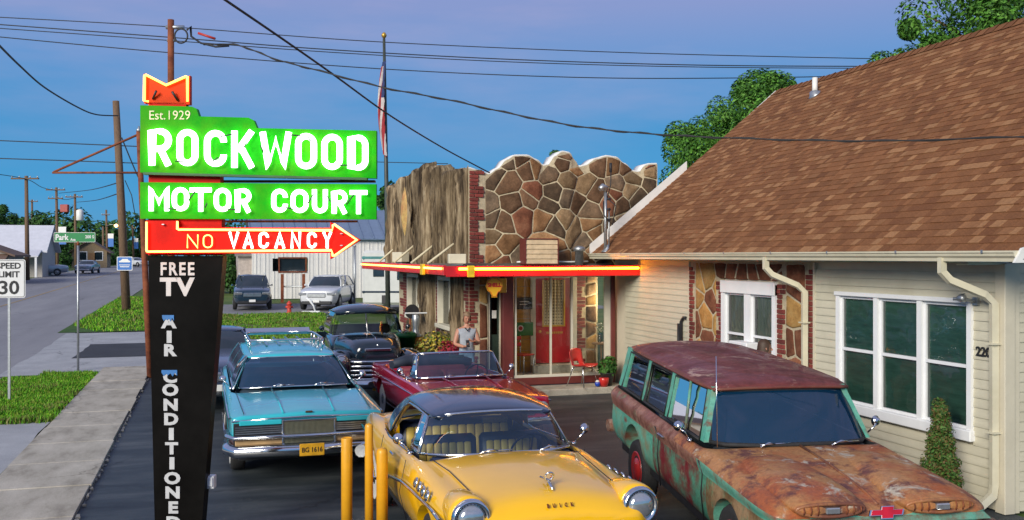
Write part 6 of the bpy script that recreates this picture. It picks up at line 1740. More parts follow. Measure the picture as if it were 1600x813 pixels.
q = MB(); q.tube([(-1.0, -2.36, .70), (-.97, -2.58, .70), (-.6, -2.68, .70), (0, -2.71, .70), (.6, -2.68, .70), (.97, -2.58, .70), (1.0, -2.36, .70)], .062, 10, flat=1.25); q.build("front_bumper", rustchrome, car)
q = MB(); q.tube([(-.97, 2.58, .48), (0, 2.66, .48), (.97, 2.58, .48)], .08, 10); q.build("rear_bumper", rustchrome, car)
# cross shaped badge
bow = [(-.13, .012), (-.05, .012), (-.042, .036), (.055, .036), (.048, .012), (.13, .012), (.115, -.026), (.043, -.026), (.036, -.05), (-.06, -.05), (-.053, -.026), (-.145, -.026)]
q = MB(); q.prism([(x * 1.12, y * 1.15) for x, y in bow][::-1], .0, .012, T(0.0, -2.585, .90) @ RX(radians(75))); q.build("badge_rim", chrome, car)
q = MB(); q.prism(bow[::-1], .0125, .018, T(0.0, -2.585, .90) @ RX(radians(75))); q.build("badge", mat("badge_red", (.5, .01, .03), .35), car)
tube_part("hood_ridge", car, pat_hood, [[(0, -2.45, .91), (0, -2.2, .965), (0, -1.7, 1.02), (0, -1.0, 1.055)]], .014, 6)
tube_part("antenna", car, chrome, [[(-.80, -.86, 1.04), (-.79, -.80, 1.9)]], .005, 6)
wiper(car, (-.42, -.98, 1.06), (-.25, -.93, 1.075), (.06, -.92, 1.085), chrome); wiper(car, (.30, -.98, 1.06), (.5, -.92, 1.075), (.76, -.84, 1.06), chrome)
for x0, x1 in ((-.72, -.02), (.02, .72)): seat_back("front_seat_back", car, x0, x1, .05, .5, 1.1, sub_in, sub_in, .15, 0)
seat_back("rear_seat_back", car, -.72, .72, 1.2, .5, 1.08, vinyl_navy, vinyl_navy, .15, 0)
q = MB(); q.cbox(-.78, .78, -.84, -.6, .8, 1.02, .05, 0, True); q.build("dashboard", sub_in, car); steering(car, .38, -.46, 1.06, .2, sub_in)
q = MB(); q.cbox(-.12, .12, -.5, -.485, 1.40, 1.455, .006); q.build("rear_view_mirror", lamp_lens, car)
ruled(mirror_line([(0, 2.55, 1.06), (.75, 2.50, 1.05)]), mirror_line([(0, 2.50, 1.53), (.66, 2.44, 1.52)]), 3).build("rear_window", car_pane, car)

for o in car.children:
    if o.name.split(".")[0] in ("windshield", "windshield_seal", "wiper", "visor_lip", "rear_view_mirror", "steering_wheel", "dashboard", "antenna"): o.data.transform(T(0, -.10, 0))
for o in car.children:                        # the truck stands tail-high: everything but the wheels rises to the rear
    if not o.name.startswith("wheel"):
        o.data.transform(Matrix(((1, 0, 0, 0), (0, 1, 0, 0), (0, .045, 1, .078), (0, 0, 0, 1))))
# ================================================================== maroon convertible
maroon = paint("maroon_metallic_paint", (.50, .005, .04), .25, .1, .1)
mar_in = mat("maroon_vinyl", (.16, .02, .03), .5, 0, .15, 5); boot_m = mat("dark_blue_boot", (.02, .03, .05), .6)
car = tag(empty("convertible_car", (3.86, 15.80, 0), radians(1.8)), "maroon open convertible with its windshield up and top folded down", "car")
ysc = [-2.42, -2.38, -2.2, -1.8, -1.2, -.78, -.70, -.66, -.1, .5, 1.15, 1.45, 1.50, 1.8, 2.25, 2.38, 2.42]
KC = dict(zb=[(-2.42, .45), (-2.2, .32), (2.2, .32), (2.42, .45)], wb=[(-2.42, .78), (-2.2, .86), (2.2, .86), (2.42, .8)], wm=[(-2.42, .86), (-2.2, .94), (2.2, .94), (2.42, .88)], zm=.60,
          ws=[(-2.42, .84), (-2.2, .90), (2.2, .90), (2.42, .86)], zs=[(-2.42, .80), (-2.2, .83), (-1, .88), (0, .88), (.8, .87), (1.3, .91), (2.3, .90), (2.42, .86)],
          wi=[(-2.42, .74), (-1, .80), (.2, .82), (1.4, .80), (2.42, .76)], zi=[(-2.42, .815), (-2.2, .845), (-1, .90), (0, .90), (.8, .885), (1.3, .92), (2.3, .905), (2.42, .87)],
          wj=[(-2.42, .5), (-.74, .68), (-.66, .78), (1.45, .76), (1.5, .66), (2.42, .6)], zj=[(-2.42, .815), (-2.2, .85), (-1, .915), (-.72, .925), (-.66, .45), (1.45, .45), (1.5, .93), (2.3, .91), (2.42, .87)],
          wc=.28, zc=[(-2.42, .82), (-2.2, .865), (-1, .935), (-.72, .94), (-.66, .38), (1.45, .38), (1.5, .94), (2.3, .915), (2.42, .87)], zt=[(-2.42, .825), (-2.2, .875), (-1, .945), (-.72, .945), (-.66, .38), (1.45, .38), (1.5, .945), (2.3, .92), (2.42, .87)])
me = body_mesh(ysc, KC, [maroon, mar_in], tub=(-.68, 1.47), wheels=[(-1.48, .38, .33), (1.42, .38, .33)], crease={4: .5, 5: .4, 2: .4})
link("body", smooth_by_angle(me), car)
wheels4(car, .78, -1.48, 1.42, .33, .18, chrome)
wb = mirror_line([(0, -.80, .955), (.4, -.775, .95), (.66, -.68, .94), (.74, -.60, .93)]); wt = mirror_line([(0, -.40, 1.31), (.35, -.39, 1.308), (.58, -.35, 1.30), (.64, -.30, 1.29)])
ruled(wb, wt, 4, (0, -.02, .01)).build("windshield", glass("convertible_glass", (.45, .55, .62), 1.5, film=.12, film_color=(.02, .07, .16)), car)
tube_part("windshield_frame", car, chrome, [wb, wt, [wb[0], wt[0]], [wb[-1], wt[-1]]], .02)
for s in (1, -1):
    tube_part("side_trim", car, chrome, [[(s * .915, -2.3, .74), (s * .935, -1, .755), (s * .935, 1, .76), (s * .92, 2.35, .76)], [(s * .905, -1.0, .34), (s * .905, .95, .34)]], .011)
    tube_part("belt_trim", car, chrome, [[(s * .80, -.55, .915), (s * .81, .4, .90), (s * .80, 1.1, .92)]], .012)
    ruled([(s * .75, -.58, .925), (s * .78, -.30, .925)], [(s * .645, -.31, 1.285), (s * .67, -.24, 1.27)], 2).build("vent_window", car_pane, car)
    tube_part("vent_window_trim", car, chrome, [[(s * .78, -.30, .925), (s * .67, -.24, 1.27), (s * .645, -.31, 1.285)]], .011)
    side_mirror(car, s * .84, -.40, .90, s, chrome)
    for k in (0, 1):
        q = MB(); q.lathe([(.09, -.03), (.095, .02), (.08, .03), (.05, .045), (.002, .05)], 20, T(s * (.74 - .19 * k), -2.41, .66) @ RX(pi / 2)); q.build("headlight", lamp_lens, car)
    q = MB(); q.cbox(s * .70 - .13, s * .70 + .13, 2.39, 2.43, .64, .76, .01); q.build("tail_lamp", mat("tail_red", (.4, .01, .01), .3) if s == 1 else bpy.data.materials["tail_red"], car)
for x0, x1 in ((-.70, -.03), (.03, .70)): seat_back("front_seat_back", car, x0, x1, .28, .45, .93, mar_in, mar_in, .18, 6)
q = MB(); q.cbox(-.7, .7, -.2, .3, .38, .55, .05, 0, True); q.build("front_seat", mar_in, car)
seat_back("rear_seat_back", car, -.62, .62, 1.12, .45, .92, mar_in, mar_in, .2, 8)
q = MB(); q.tube([(-.74, 1.25, .95), (-.45, 1.42, .99), (0, 1.46, 1.0), (.45, 1.42, .99), (.74, 1.25, .95)], [.07, .11, .12, .11, .07], 10); q.build("folded_top", boot_m, car)
q = MB(); q.cbox(-.72, .72, -.70, -.48, .72, .93, .05, 0, True); q.build("dashboard", mar_in, car); steering(car, .36, -.32, .93, .19, boot_m)
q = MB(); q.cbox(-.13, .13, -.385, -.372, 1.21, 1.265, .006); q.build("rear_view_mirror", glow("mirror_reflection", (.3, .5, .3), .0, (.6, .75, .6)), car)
q = MB(); q.cbox(-.6, .6, -2.45, -2.42, .56, .76, .01); q.build("grille", dull_chrome, car)
for y, nm in ((-2.5, "front_bumper"), (2.5, "rear_bumper")):
    q = MB(); q.tube([(-.92, y * .9, .48), (-.85, y * .985, .48), (0, y * 1.01, .48), (.85, y * .985, .48), (.92, y * .9, .48)], .06, 8); q.build(nm, chrome, car)
for s in (1, -1): tube_part("hood_crease", car, maroon, [[(s * .30, -2.36, .845), (s * .32, -1.6, .915), (s * .36, -.8, .95)]], .013, 6); tube_part("hood_seam", car, black_plastic, [[(s * .72, -2.38, .83), (s * .76, -1.5, .885), (s * .78, -.78, .915)]], .004, 4)
wiper(car, (-.35, -.84, .955), (-.15, -.80, .97), (.1, -.80, .975), chrome); wiper(car, (.2, -.84, .955), (.4, -.79, .97), (.62, -.72, .965), chrome)

# ================================================================== black pickup truck
black_p = paint("blue_black_paint", (.008, .016, .026), .15)
car = tag(empty("pickup_truck", (3.12, 20.95, 0), radians(0)), "glossy blue black fifties pickup truck facing the lot", "truck")
hood = [ring_oval(-2.20, .34, .66, 1.12, .62), ring_oval(-2.14, .47, .62, 1.21, .62), ring_oval(-1.9, .54, .58, 1.28, .6), ring_oval(-1.4, .62, .55, 1.32, .58), ring_oval(-.85, .72, .5, 1.32, .55), ring_oval(-.78, .74, .5, 1.31, .55)]
link("hood", loft_mesh(hood, [black_p], None, None, 2), car)
cab = [ring_oval(-.95, .66, .42, 1.15, .45), ring_oval(-.80, .77, .38, 1.26, .42), ring_oval(-.2, .80, .36, 1.28, .4), ring_oval(.35, .79, .36, 1.28, .4), ring_oval(.5, .74, .4, 1.26, .42)]
link("cab", loft_mesh(cab, [black_p], None, None, 2), car)
PR = [(-.62, .56, 1.70, 1.74), (-.55, .62, 1.72, 1.80), (-.3, .66, 1.74, 1.87), (.1, .66, 1.74, 1.87), (.4, .62, 1.70, 1.82), (.5, .56, 1.62, 1.72)]
link("roof", roof_mesh(PR, [black_p], .05), car)
wb = mirror_line([(0, -.90, 1.28), (.4, -.84, 1.27), (.66, -.68, 1.26)]); wt = mirror_line([(0, -.64, 1.70), (.32, -.61, 1.69), (.55, -.52, 1.675)])
clear_car = glass("clear_car_glass", (.72, .80, .78), 1.5)
ruled(wb, wt, 3).build("windshield", clear_car, car); tube_part("windshield_trim", car, dull_chrome, [wb, wt, [(0, -.90, 1.28), (0, -.64, 1.71)]], .014)
tube_part("sun_visor", car, black_p, [mirror_line([(0, -.86, 1.74), (.35, -.82, 1.73), (.62, -.68, 1.70)]), mirror_line([(0, -.74, 1.755), (.35, -.71, 1.745), (.62, -.6, 1.71)])], .05, 8)
for s in (1, -1):
    q = MB()
    for a, b, w in ((-.70, -.56, .045), (.30, .28, .05), (.48, .44, .06)):
        ruled([(s * .76, a - w, 1.24), (s * .76, a + w, 1.24)], [(s * .62, b - w, 1.72), (s * .62, b + w, 1.72)], 3, (s * .03, 0, 0), q=q); ruled([(s * .70, a - w, 1.24), (s * .70, a + w, 1.24)], [(s * .57, b - w, 1.72), (s * .57, b + w, 1.72)], 3, (s * .03, 0, 0), q=q)
    q.build("pillar", black_p, car)
    ruled([(s * .765, -.62, 1.27), (s * .765, .26, 1.27)], [(s * .63, -.5, 1.70), (s * .63, .24, 1.70)], 3, (s * .03, 0, 0)).build("side_window", clear_car, car)
    # pontoon fenders
    f1 = [ring_oval(-2.32, .15, .58, .86, .8, s * .72, 12), ring_oval(-2.24, .24, .46, .98, .8, s * .72, 12), ring_oval(-1.9, .29, .40, 1.05, .75, s * .70, 12), ring_oval(-1.4, .30, .38, 1.04, .75, s * .70, 12), ring_oval(-.95, .25, .34, .86, .75, s * .70, 12), ring_oval(-.55, .14, .32, .52, .75, s * .74, 12)]
    me = loft_mesh(f1, [black_p], None, None, 2, [cyl_cut(-1.62, .40, s * .74 - .02 if s > 0 else -1.3, 1.3 if s > 0 else -.72, .36)]); me.polygons.foreach_set("use_smooth", [True] * len(me.polygons)); link("front_fender", smooth_by_angle(me), car)
    f2 = [ring_oval(.95, .10, .36, .55, .8, s * .86, 12), ring_oval(1.15, .15, .36, .86, .8, s * .86, 12), ring_oval(1.6, .17, .36, .98, .8, s * .86, 12), ring_oval(2.05, .15, .36, .86, .8, s * .86, 12), ring_oval(2.3, .1, .36, .6, .8, s * .86, 12)]
    link("rear_fender", loft_mesh(f2, [black_p], None, None, 2), car)
    q = MB(); q.lathe([(.12, -.1), (.125, .01), (.11, .03)], 24, T(s * .72, -2.27, .86) @ RX(pi / 2)); q.build("headlight_bezel", chrome, car)
    q = MB(); q.lathe([(.11, .02), (.08, .05), (.03, .065), (.002, .067)], 20, T(s * .72, -2.27, .86) @ RX(pi / 2)); q.build("headlight", lamp_lens, car)
    side_mirror(car, s * .80, -.62, 1.25, s, black_p)
    q = MB(); q.box(s * .76 - .02, s * .76 + .02, .62, 2.45, .62, 1.08); q.build("bed_side", black_p, car)
q = MB(); q.box(-.74, .74, .62, 2.44, .58, .64); q.box(-.739, .739, .60, .64, .64, 1.08); q.box(-.739, .739, 2.42, 2.46, .64, 1.08); q.build("bed", black_p, car)
for k in range(5):
    z = .50 + k * .085; w = .58 - abs(k - 2) * .02
    q = MB(); q.tube([(-w - .06, -2.12, z), (-w * .9, -2.26, z), (0, -2.34, z), (w * .9, -2.26, z), (w + .06, -2.12, z)], .026, 8, flat=1.0); q.build("grille_bar", chrome, car)
q = MB(); q.cbox(-.6, .6, -2.2, -1.9, .44, .90, .05); q.build("grille_back", black_plastic, car)
q = MB(); q.tube([(-.9, -2.3, .42), (-.7, -2.44, .42), (0, -2.48, .42), (.7, -2.44, .42), (.9, -2.3, .42)], .075, 8, flat=1.2); q.build("front_bumper", chrome, car)
q = MB(); q.cbox(-.26, .26, -2.235, -2.18, 1.03, 1.09, .012); q.build("hood_badge", chrome, car)
tube_part("hood_ornament", car, chrome, [[(0, -2.19, 1.14), (0, -1.9, 1.275), (0, -.95, 1.325)]], .012)
seat_back("seat_back", car, -.66, .66, .15, .7, 1.4, sub_in, sub_in, .15, 0)
q = MB(); q.cbox(-.15, .15, -2.50, -2.47, .30, .42, .006); q.build("licence_plate", plate_y, car)
wheels4(car, .76, -1.62, 1.6, .36, .17, dull_chrome)
# ------------------------------------------------------------------ small things round the office
random.seed(77)
plastic_red = mat("red_moulded_plastic", (.55, .025, .02), .35, 0, .08, 5, coat=.2)
def shell_chair(name, loc, rz, label, scale=1.0):
    """one-piece bucket chair on four thin tube legs, facing local -Y"""
    e = tag(empty(name, loc, rz), label, "chair")
    prof = [(-.24, .435), (-.20, .445), (-.05, .425), (.10, .42), (.17, .45), (.20, .52), (.225, .60), (.245, .70), (.255, .80)]
    q = MB(); rows = []
    for i, (y, z) in enumerate(prof):
        t = i / 8; row = []
        hw = (.215, .225, .23, .22, .205, .195, .20, .20, .17)[i]
        for j in range(11):
            u = -1 + 2 * j / 10
            up = .05 * u ** 4 if i < 4 else 0
            fw = -.05 * u ** 2 if i >= 4 else 0
            row.append((hw * u, y + fw, z + up - (.03 * u * u if i == 8 else 0)))
        rows.append(row)
    for r0, r1, k in zip(rows, rows[1:], range(8)):
        for j in range(10):
            if k == 4 and 3 <= j <= 6: continue            # slot above the seat
            q.add([r0[j], r0[j + 1], r1[j + 1], r1[j]], [(0, 1, 2, 3)], 0, True)
    me = q.mesh("shell", plastic_red)
    bm = bmesh.new(); bm.from_mesh(me); bmesh.ops.remove_doubles(bm, verts=bm.verts, dist=.0005)
    bmesh.ops.solidify(bm, geom=bm.faces, thickness=.008); bmesh.ops.recalc_face_normals(bm, faces=bm.faces); bm.to_mesh(me); bm.free()
    me.polygons.foreach_set("use_smooth", [True] * len(me.polygons))
    link("shell", me, e)
    for sx in (1, -1):
        for y0, y1 in ((-.14, -.24), (.12, .24)):
            q = MB(); q.tube([(sx * .15, y0, .415), (sx * .17, y0 + (y1 - y0) * .1, .38), (sx * .24, y1, .0)], .011, 8); q.build("leg", chrome, e)
    q = MB(); q.tube([(-.15, -.14, .405), (.15, -.14, .405)], .009, 6); q.build("stretcher", chrome, e)
    q = MB(); q.tube([(-.15, .12, .40), (.15, .12, .40)], .009, 6); q.build("stretcher", chrome, e)
    return e
cx = on_y(911, 19.0)
shell_chair("bucket_chair", (cx, 19.02, .13), radians(28), "red moulded plastic chair on the step outside the porch")
ch2 = tag(empty("slat_chair", (on_y(817, 20.0), 20.05, .30), radians(35)), "red slat back chair behind the porch glass left of the door", "chair")
q = MB(); q.cbox(-.2, .2, -.2, .2, .42, .45, .01); q.build("seat", plastic_red, ch2)
for z in (.60, .74): q = MB(); q.cbox(-.19, .19, .17, .19, z, z + .08, .008); q.build("slat", plastic_red, ch2)
for x in (-.18, .18):
    q = MB(); q.tube([(x, .19, 0), (x, .19, .84)], .014, 6); q.build("leg", steel, ch2)
    q = MB(); q.tube([(x, -.18, 0), (x, -.18, .43)], .014, 6); q.build("leg", steel, ch2)
# yellow wall notices inside the porch
def flat_sign(name, x, y, z, w, h, m, label, extra=None):
    q = MB(); q.cbox(-w / 2, w / 2, -.02, 0, -h / 2, h / 2, .004); e = tag(empty(name, (x, y, z)), label, "sign"); q.build("panel", m, e)
    return e
xx = on_y(820, BKY - .06)
e = flat_sign("wall_sign", xx, BKY - .04, z_at(474, xx, BKY), .36, .26, sign_black, "dark framed notice on the yellow boards inside the porch")
q = MB(); q.box(-.12, .10, -.024, -.021, .03, .05); q.build("text_bar", sign_white, e); q = MB(); q.box(-.12, .06, -.024, -.021, -.03, -.01); q.build("text_bar", sign_white, e)
e = flat_sign("wall_sign", xx, BKY - .04, z_at(514, xx, BKY), .40, .30, mat("sign_leaf_green", (.01, .20, .04), .4), "green enamel sign with pale emblem on the yellow boards")
q = MB(); q.lathe([(.07, 0), (.07, .006)], 20, T(-.1, -.02, .02) @ RX(pi / 2)); q.build("emblem", sign_white, e); q = MB(); q.lathe([(.045, 0), (.045, .004)], 20, T(-.1, -.0265, .02) @ RX(pi / 2)); q.build("emblem_core", sign_red, e)
# oval mirror and side table with flowers in the porch
ox_ = on_y(958, BKY - .1)
e = tag(empty("oval_mirror", (ox_, BKY - .06, z_at(487, ox_, BKY))), "dark oval wall plaque behind the porch glass", "mirror")
q = MB(); q.prism([(.10 * cos(2 * pi * i / 24), .2 * sin(2 * pi * i / 24)) for i in range(24)], 0, .03, FACE_SOUTH); q.build("frame", gold, e)
q = MB(); q.prism([(.075 * cos(2 * pi * i / 24), .17 * sin(2 * pi * i / 24)) for i in range(24)], .031, .034, FACE_SOUTH); q.build("face", black_plastic, e)
sx_ = on_y(937, 19.95)
e = tag(empty("plant_stand", (sx_, 19.95, .30)), "thin wooden stool behind the glass holding a small vase", "stool")
wood_s = mat("stool_wood", (.22, .12, .05), .6, 0, .3, 8, stretch=(1, 1, 5))
q = MB(); q.lathe([(.17, .62), (.18, .63), (.18, .65), (.17, .66)], 20); q.build("top", wood_s, e)
for k in range(3):
    a = 2 * pi * k / 3 + .4; q = MB(); q.tube([(.10 * cos(a), .10 * sin(a), .62), (.18 * cos(a), .18 * sin(a), 0)], .014, 8); q.build("leg", wood_s, e)
leaf_mat = shade_attr("leaf", .6, 0)
def leaf_cloud(name, pts, size, tones, parent=None, seed=1, per=1, up=.3):
    """many small folded leaves around the given centres: (x,y,z,r)"""
    rnd = random.Random(seed); vs, fs, tn = [], [], []
    for (x, y, z, r, n) in pts:
        for i in range(n):
            while 1:
                d = Vector((rnd.uniform(-1, 1), rnd.uniform(-1, 1), rnd.uniform(-1, 1)))
                if .001 < d.length < 1: break
            d = d.normalized() * (d.length ** .45)
            c = Vector((x, y, z)) + d * r
            nrm = (d + Vector((rnd.uniform(-.7, .7), rnd.uniform(-.7, .7), rnd.uniform(-.3, .7) + up))).normalized()
            t = nrm.orthogonal().normalized(); t.rotate(Matrix.Rotation(rnd.uniform(0, 2 * pi), 3, nrm)); b = nrm.cross(t)
            L = size * rnd.uniform(.6, 1.35); w = L * rnd.uniform(.35, .55)
            k = len(vs)
            vs += [tuple(c - t * L * .5), tuple(c + b * w * .5 - nrm * L * .06), tuple(c + t * L * .5), tuple(c - b * w * .5 - nrm * L * .06)]
            fs.append((k, k + 1, k + 2, k + 3))
            tone = rnd.choice(tones); j = rnd.uniform(.75, 1.25); tn.append(tuple(q * j for q in tone))
    me = bpy.data.meshes.new(name); me.from_pydata(vs, [], fs); set_tone(me, tn); me.materials.append(leaf_mat)
    return link(name, me, parent)
LG = [(.03, .10, .015), (.045, .14, .02), (.06, .17, .03), (.022, .075, .012)]
q = MB(); q.lathe([(.03, .66), (.05, .70), (.055, .76), (.03, .82), (.035, .85)], 14); v_ = q.build("vase", clear_pane, tag(empty("flower_vase", (sx_, 19.95, .30)), "small vase with a pale flower on the porch stool", "vase"))
leaf_cloud("flowers", [(0, 0, 1.0, .12, 60)], .06, [(.6, .6, .5), (.5, .5, .4), (.05, .15, .03)], v_.parent, 3)
# potted plant, red pot and blue glass ball by the chair
def pot(name, x, y, z, r, h, m, label, cat="pot", plant=None, tones=LG, n=260, pr=.22, ls=.11):
    e = tag(empty(name, (x, y, z)), label, cat)
    q = MB(); q.lathe([(r * .65, 0), (r * .8, h * .4), (r, h * .9), (r * 1.06, h * .92), (r * 1.06, h), (r * .95, h), (r * .93, h * .93)], 20); q.build("pot", m, e)
    q = MB(); q.lathe([(r * .93, h * .90), (.002, h * .92)], 16); q.build("soil", deck_mat, e)
    if plant:
        for k in range(5):
            a = k * 1.3; q = MB(); q.tube([(0, 0, h * .9), (.3 * pr * cos(a), .3 * pr * sin(a), h + plant * .5), (.7 * pr * cos(a), .7 * pr * sin(a), h + plant)], .006, 5); q.build("stem", wood_s, e)
        leaf_cloud("foliage", [(0, 0, h + plant * .5, pr, n), (pr * .3, 0, h + plant, pr * .7, n // 2)], ls, tones, e, int(x * 100))
    return e
px_ = on_y(949, 18.98)
pot("potted_plant", px_, 18.98, .13, .15, .28, black_plastic, "leafy green plant in a black pot beside the porch step", "plant", .22, LG, 240, .2, .12)
q = MB(); q.lathe([(.07, 0), (.10, .1), (.11, .18), (.10, .19)], 16, T(on_y(942, 18.9), 18.84, .13)); tag(q.build("red_pot", plastic_red), "small red pot in front of the black plant pot", "pot")
bx_ = on_y(934, 18.85); e = tag(empty("bulb_lamp", (bx_, 18.86, .13)), "small blue and white ball lamp on the step by the chair", "lamp")
q = MB(); q.lathe([(.02, 0), (.055, .03), (.06, .07), (.05, .10)], 16); q.build("shade", mat("cobalt_enamel", (.01, .06, .45), .2, coat=.6), e); q = MB(); q.lathe([(.05, .10), (.035, .13), (.01, .145)], 14); q.build("bulb", white_paint, e)
# flower tub, old pump, green bin and grinding wheel by the side wall
ybed = [(.45, .33, .03), (.30, .28, .04), (.10, .22, .03), (.05, .13, .02), (.5, .38, .08)]
pot("flower_tub", on_x(0, 1) * 0 + 4.72, 20.75, 0, .42, .62, black_plastic, "wide dark tub of yellow green flowers by the bark wall", "flower tub", .26, ybed, 700, .5, .10)
pot("flower_tub", 4.85, 20.05, 0, .26, .75, black_plastic, "tub of dark red blooms beside the person with the phone", "flower tub", .12, [(.25, .01, .03), (.18, .01, .02), (.35, .03, .05)], 420, .28, .08)
ux = 4.60; uy = on_x(650, 4.6)
e = tag(empty("visible_pump", (ux, uy, 0)), "old silver fuel pump with an orange lower cabinet by the bark wall", "fuel pump")
q = MB(); q.cbox(-.18, .18, -.16, .16, 0, 1.0, .03); q.build("cabinet", mat("orange_cabinet", (.55, .22, .04), .45, 0, .15, 5), e)
q = MB(); q.lathe([(.16, 1.0), (.15, 1.03), (.08, 1.08), (.07, 1.2), (.09, 1.36), (.09, 1.50), (.06, 1.54)], 16); q.build("upper_body", steel, e)
q = MB(); q.cbox(-.26, .26, -.06, .06, 1.54, 1.57, .01); q.build("cap_plate", sill_white, e)
q = MB(); q.tube([(.2, -.1, 1.1), (.34, -.2, .9), (.36, -.2, .5), (.26, -.18, .7)], .02, 6); q.build("hose", black_rubber, e)
e = tag(empty("bin", (4.35, on_x(634, 4.35), 0)), "green bin standing behind the pickup beside the old pump", "bin")
q = MB(); q.lathe([(.2, 0), (.25, 1.0), (.27, 1.0), (.27, 1.06), (.2, 1.12)], 16); q.build("drum", mat("bin_green", (.01, .16, .04), .5), e); q = MB(); q.tube([(-.06, -.2, 1.12), (0, -.2, 1.16), (.06, -.2, 1.12)], .012, 6); q.build("handle", steel, e)
e = tag(empty("wall_speaker", (4.75, on_x(641, 4.75), 1.52)), "round black horn mounted on a post beside the old pump", "horn")
q = MB(); q.lathe([(.05, 0), (.08, .1), (.17, .22), (.18, .23)], 20, RX(pi / 2)); q.build("horn", black_plastic, e); q = MB(); q.tube([(0, 0, 0), (0, .02, -1.52)], .025, 8); q.build("post", rust_mat, e)
# cypress bush in front of the cottage
cy = Vector((7.95, 9.0, 0))
e = tag(empty("conifer_bush", tuple(cy)), "small cone shaped evergreen bush under the triple window", "bush")
q = MB(); q.tube([(0, 0, 0), (0.01, 0, .6), (0, 0, 1.15)], [.03, .02, .008], 8); q.build("trunk", wood_pole_mat, e)
pts = []
for k in range(26):
    z = .12 + 1.08 * k / 25; R = .24 * (1 - (max(0, z - .35) / .95) ** 1.25) if z > .35 else .24
    for j in range(max(3, int(R * 70))):
        a = random.uniform(0, 2 * pi); rr_ = R * random.uniform(.35, .80); pts.append((rr_ * cos(a), rr_ * sin(a), z + random.uniform(-.03, .03), .075, 60))
leaf_cloud("foliage", pts, .042, [(.045, .12, .02), (.07, .14, .025), (.11, .11, .03), (.03, .08, .015), (.13, .085, .03)], e, 9)

# ------------------------------------------------------------------ people
def person(name, loc, rz, joints, radii, edges, label, mats, matfn, extra=None):
    """one continuous skinned body: joints laid out in the pose, grown into a surface"""
    e = tag(empty(name, loc, rz), label, "person")
    me = bpy.data.meshes.new("body"); names = list(joints)
    me.from_pydata([joints[k] for k in names], [(names.index(a), names.index(b)) for a, b in edges], [])
    ob = bpy.data.objects.new("tmp_body", me); COL.objects.link(ob)
    ob.modifiers.new("s", 'SKIN'); me.update()
    sv = me.skin_vertices[0].data if me.skin_vertices else None
    if sv is None:
        bm = bmesh.new(); bm.from_mesh(me); bm.verts.layers.skin.verify(); bm.to_mesh(me); bm.free(); sv = me.skin_vertices[0].data
    for i, k in enumerate(names):
        r = radii[k]; sv[i].radius = r if isinstance(r, tuple) else (r, r); sv[i].use_root = (k == 'pelvis')
    m = ob.modifiers.new("u", 'SUBSURF'); m.levels = 2; m.render_levels = 2
    dg = bpy.context.evaluated_depsgraph_get(); out = bpy.data.meshes.new_from_object(ob.evaluated_get(dg)); bpy.data.objects.remove(ob)
    out.materials.clear()
    for q in mats: out.materials.append(q)
    for p in out.polygons: p.use_smooth = True; p.material_index = matfn(p.center)
    link("body", out, e)
    return e
skin_m = mat("skin", (.46, .22, .14), .5, 0, .08, 8); hair_b = mat("brown_hair", (.05, .025, .012), .6, 0, .4, 30, stretch=(1, 1, 4)); hair_g = mat("light_hair", (.22, .14, .08), .6, 0, .4, 30, stretch=(1, 1, 4))
grey_top = mat("grey_vest", (.33, .36, .40), .8, 0, .15, 10, bump=.2); denim = mat("pale_denim", (.22, .32, .42), .85, 0, .2, 20, bump=.2); dark_shirt = mat("dark_shirt", (.03, .03, .04), .8, 0, .2, 10)
def head(e, z, hm, y=-.01, long=True, tilt=0):
    """face features and hair on the neck top"""
    q = MB(); M4 = T(0, y, z) @ RX(tilt)
    q.lathe([(.025, -.115), (.055, -.095), (.068, -.05), (.076, 0), (.078, .04), (.068, .08), (.04, .108), (.003, .118)], 18, M4 @ Matrix.Diagonal((.92, 1.12, 1, 1)))
    q.tube([M4 @ Vector((0, -.084, .015)), M4 @ Vector((0, -.104, -.022)), M4 @ Vector((0, -.086, -.03))], [.008, .013, .008], 8)
    for s in (1, -1): q.lathe([(.004, 0), (.02, .006), (.012, .014)], 10, M4 @ T(s * .072, .0, -.005) @ RY(s * pi / 2) @ Matrix.Diagonal((1.5, .8, 1, 1)))
    h = q.build("head", skin_m, e)
    for s in (1, -1):
        q = MB(); q.lathe([(.002, -.011), (.011, 0), (.002, .011)], 10, M4 @ T(s * .028, -.077, .012)); q.build("eye", black_plastic, h)
    q = MB(); q.tube([M4 @ Vector((-.022, -.080, -.058)), M4 @ Vector((0, -.086, -.056)), M4 @ Vector((.022, -.080, -.058))], .006, 6); q.build("mouth", mat("lips", (.35, .09, .07), .5), h)
    q = MB(); rows = []
    for i in range(9):
        t = i / 8; a0 = pi * .5 * (1 - t); zz = .125 * sin(a0) if i < 6 else .125 * sin(a0) - (i - 5) * (.03 if long else .005); rr_ = .088 * cos(a0) + .006
        row = []
        for j in range(20):
            b_ = 2 * pi * j / 20; fr_ = -sin(b_)
            cut_ = 1.0
            zz2 = zz if fr_ < .45 else max(zz, .062)
            row.append(M4 @ Vector((rr_ * cos(b_) * .96, rr_ * sin(b_) * 1.12 + .008, zz2 + .012)))
        rows.append(row)
    q.grid(rows, closed=True); q.build("hair", hm, h)
    return h
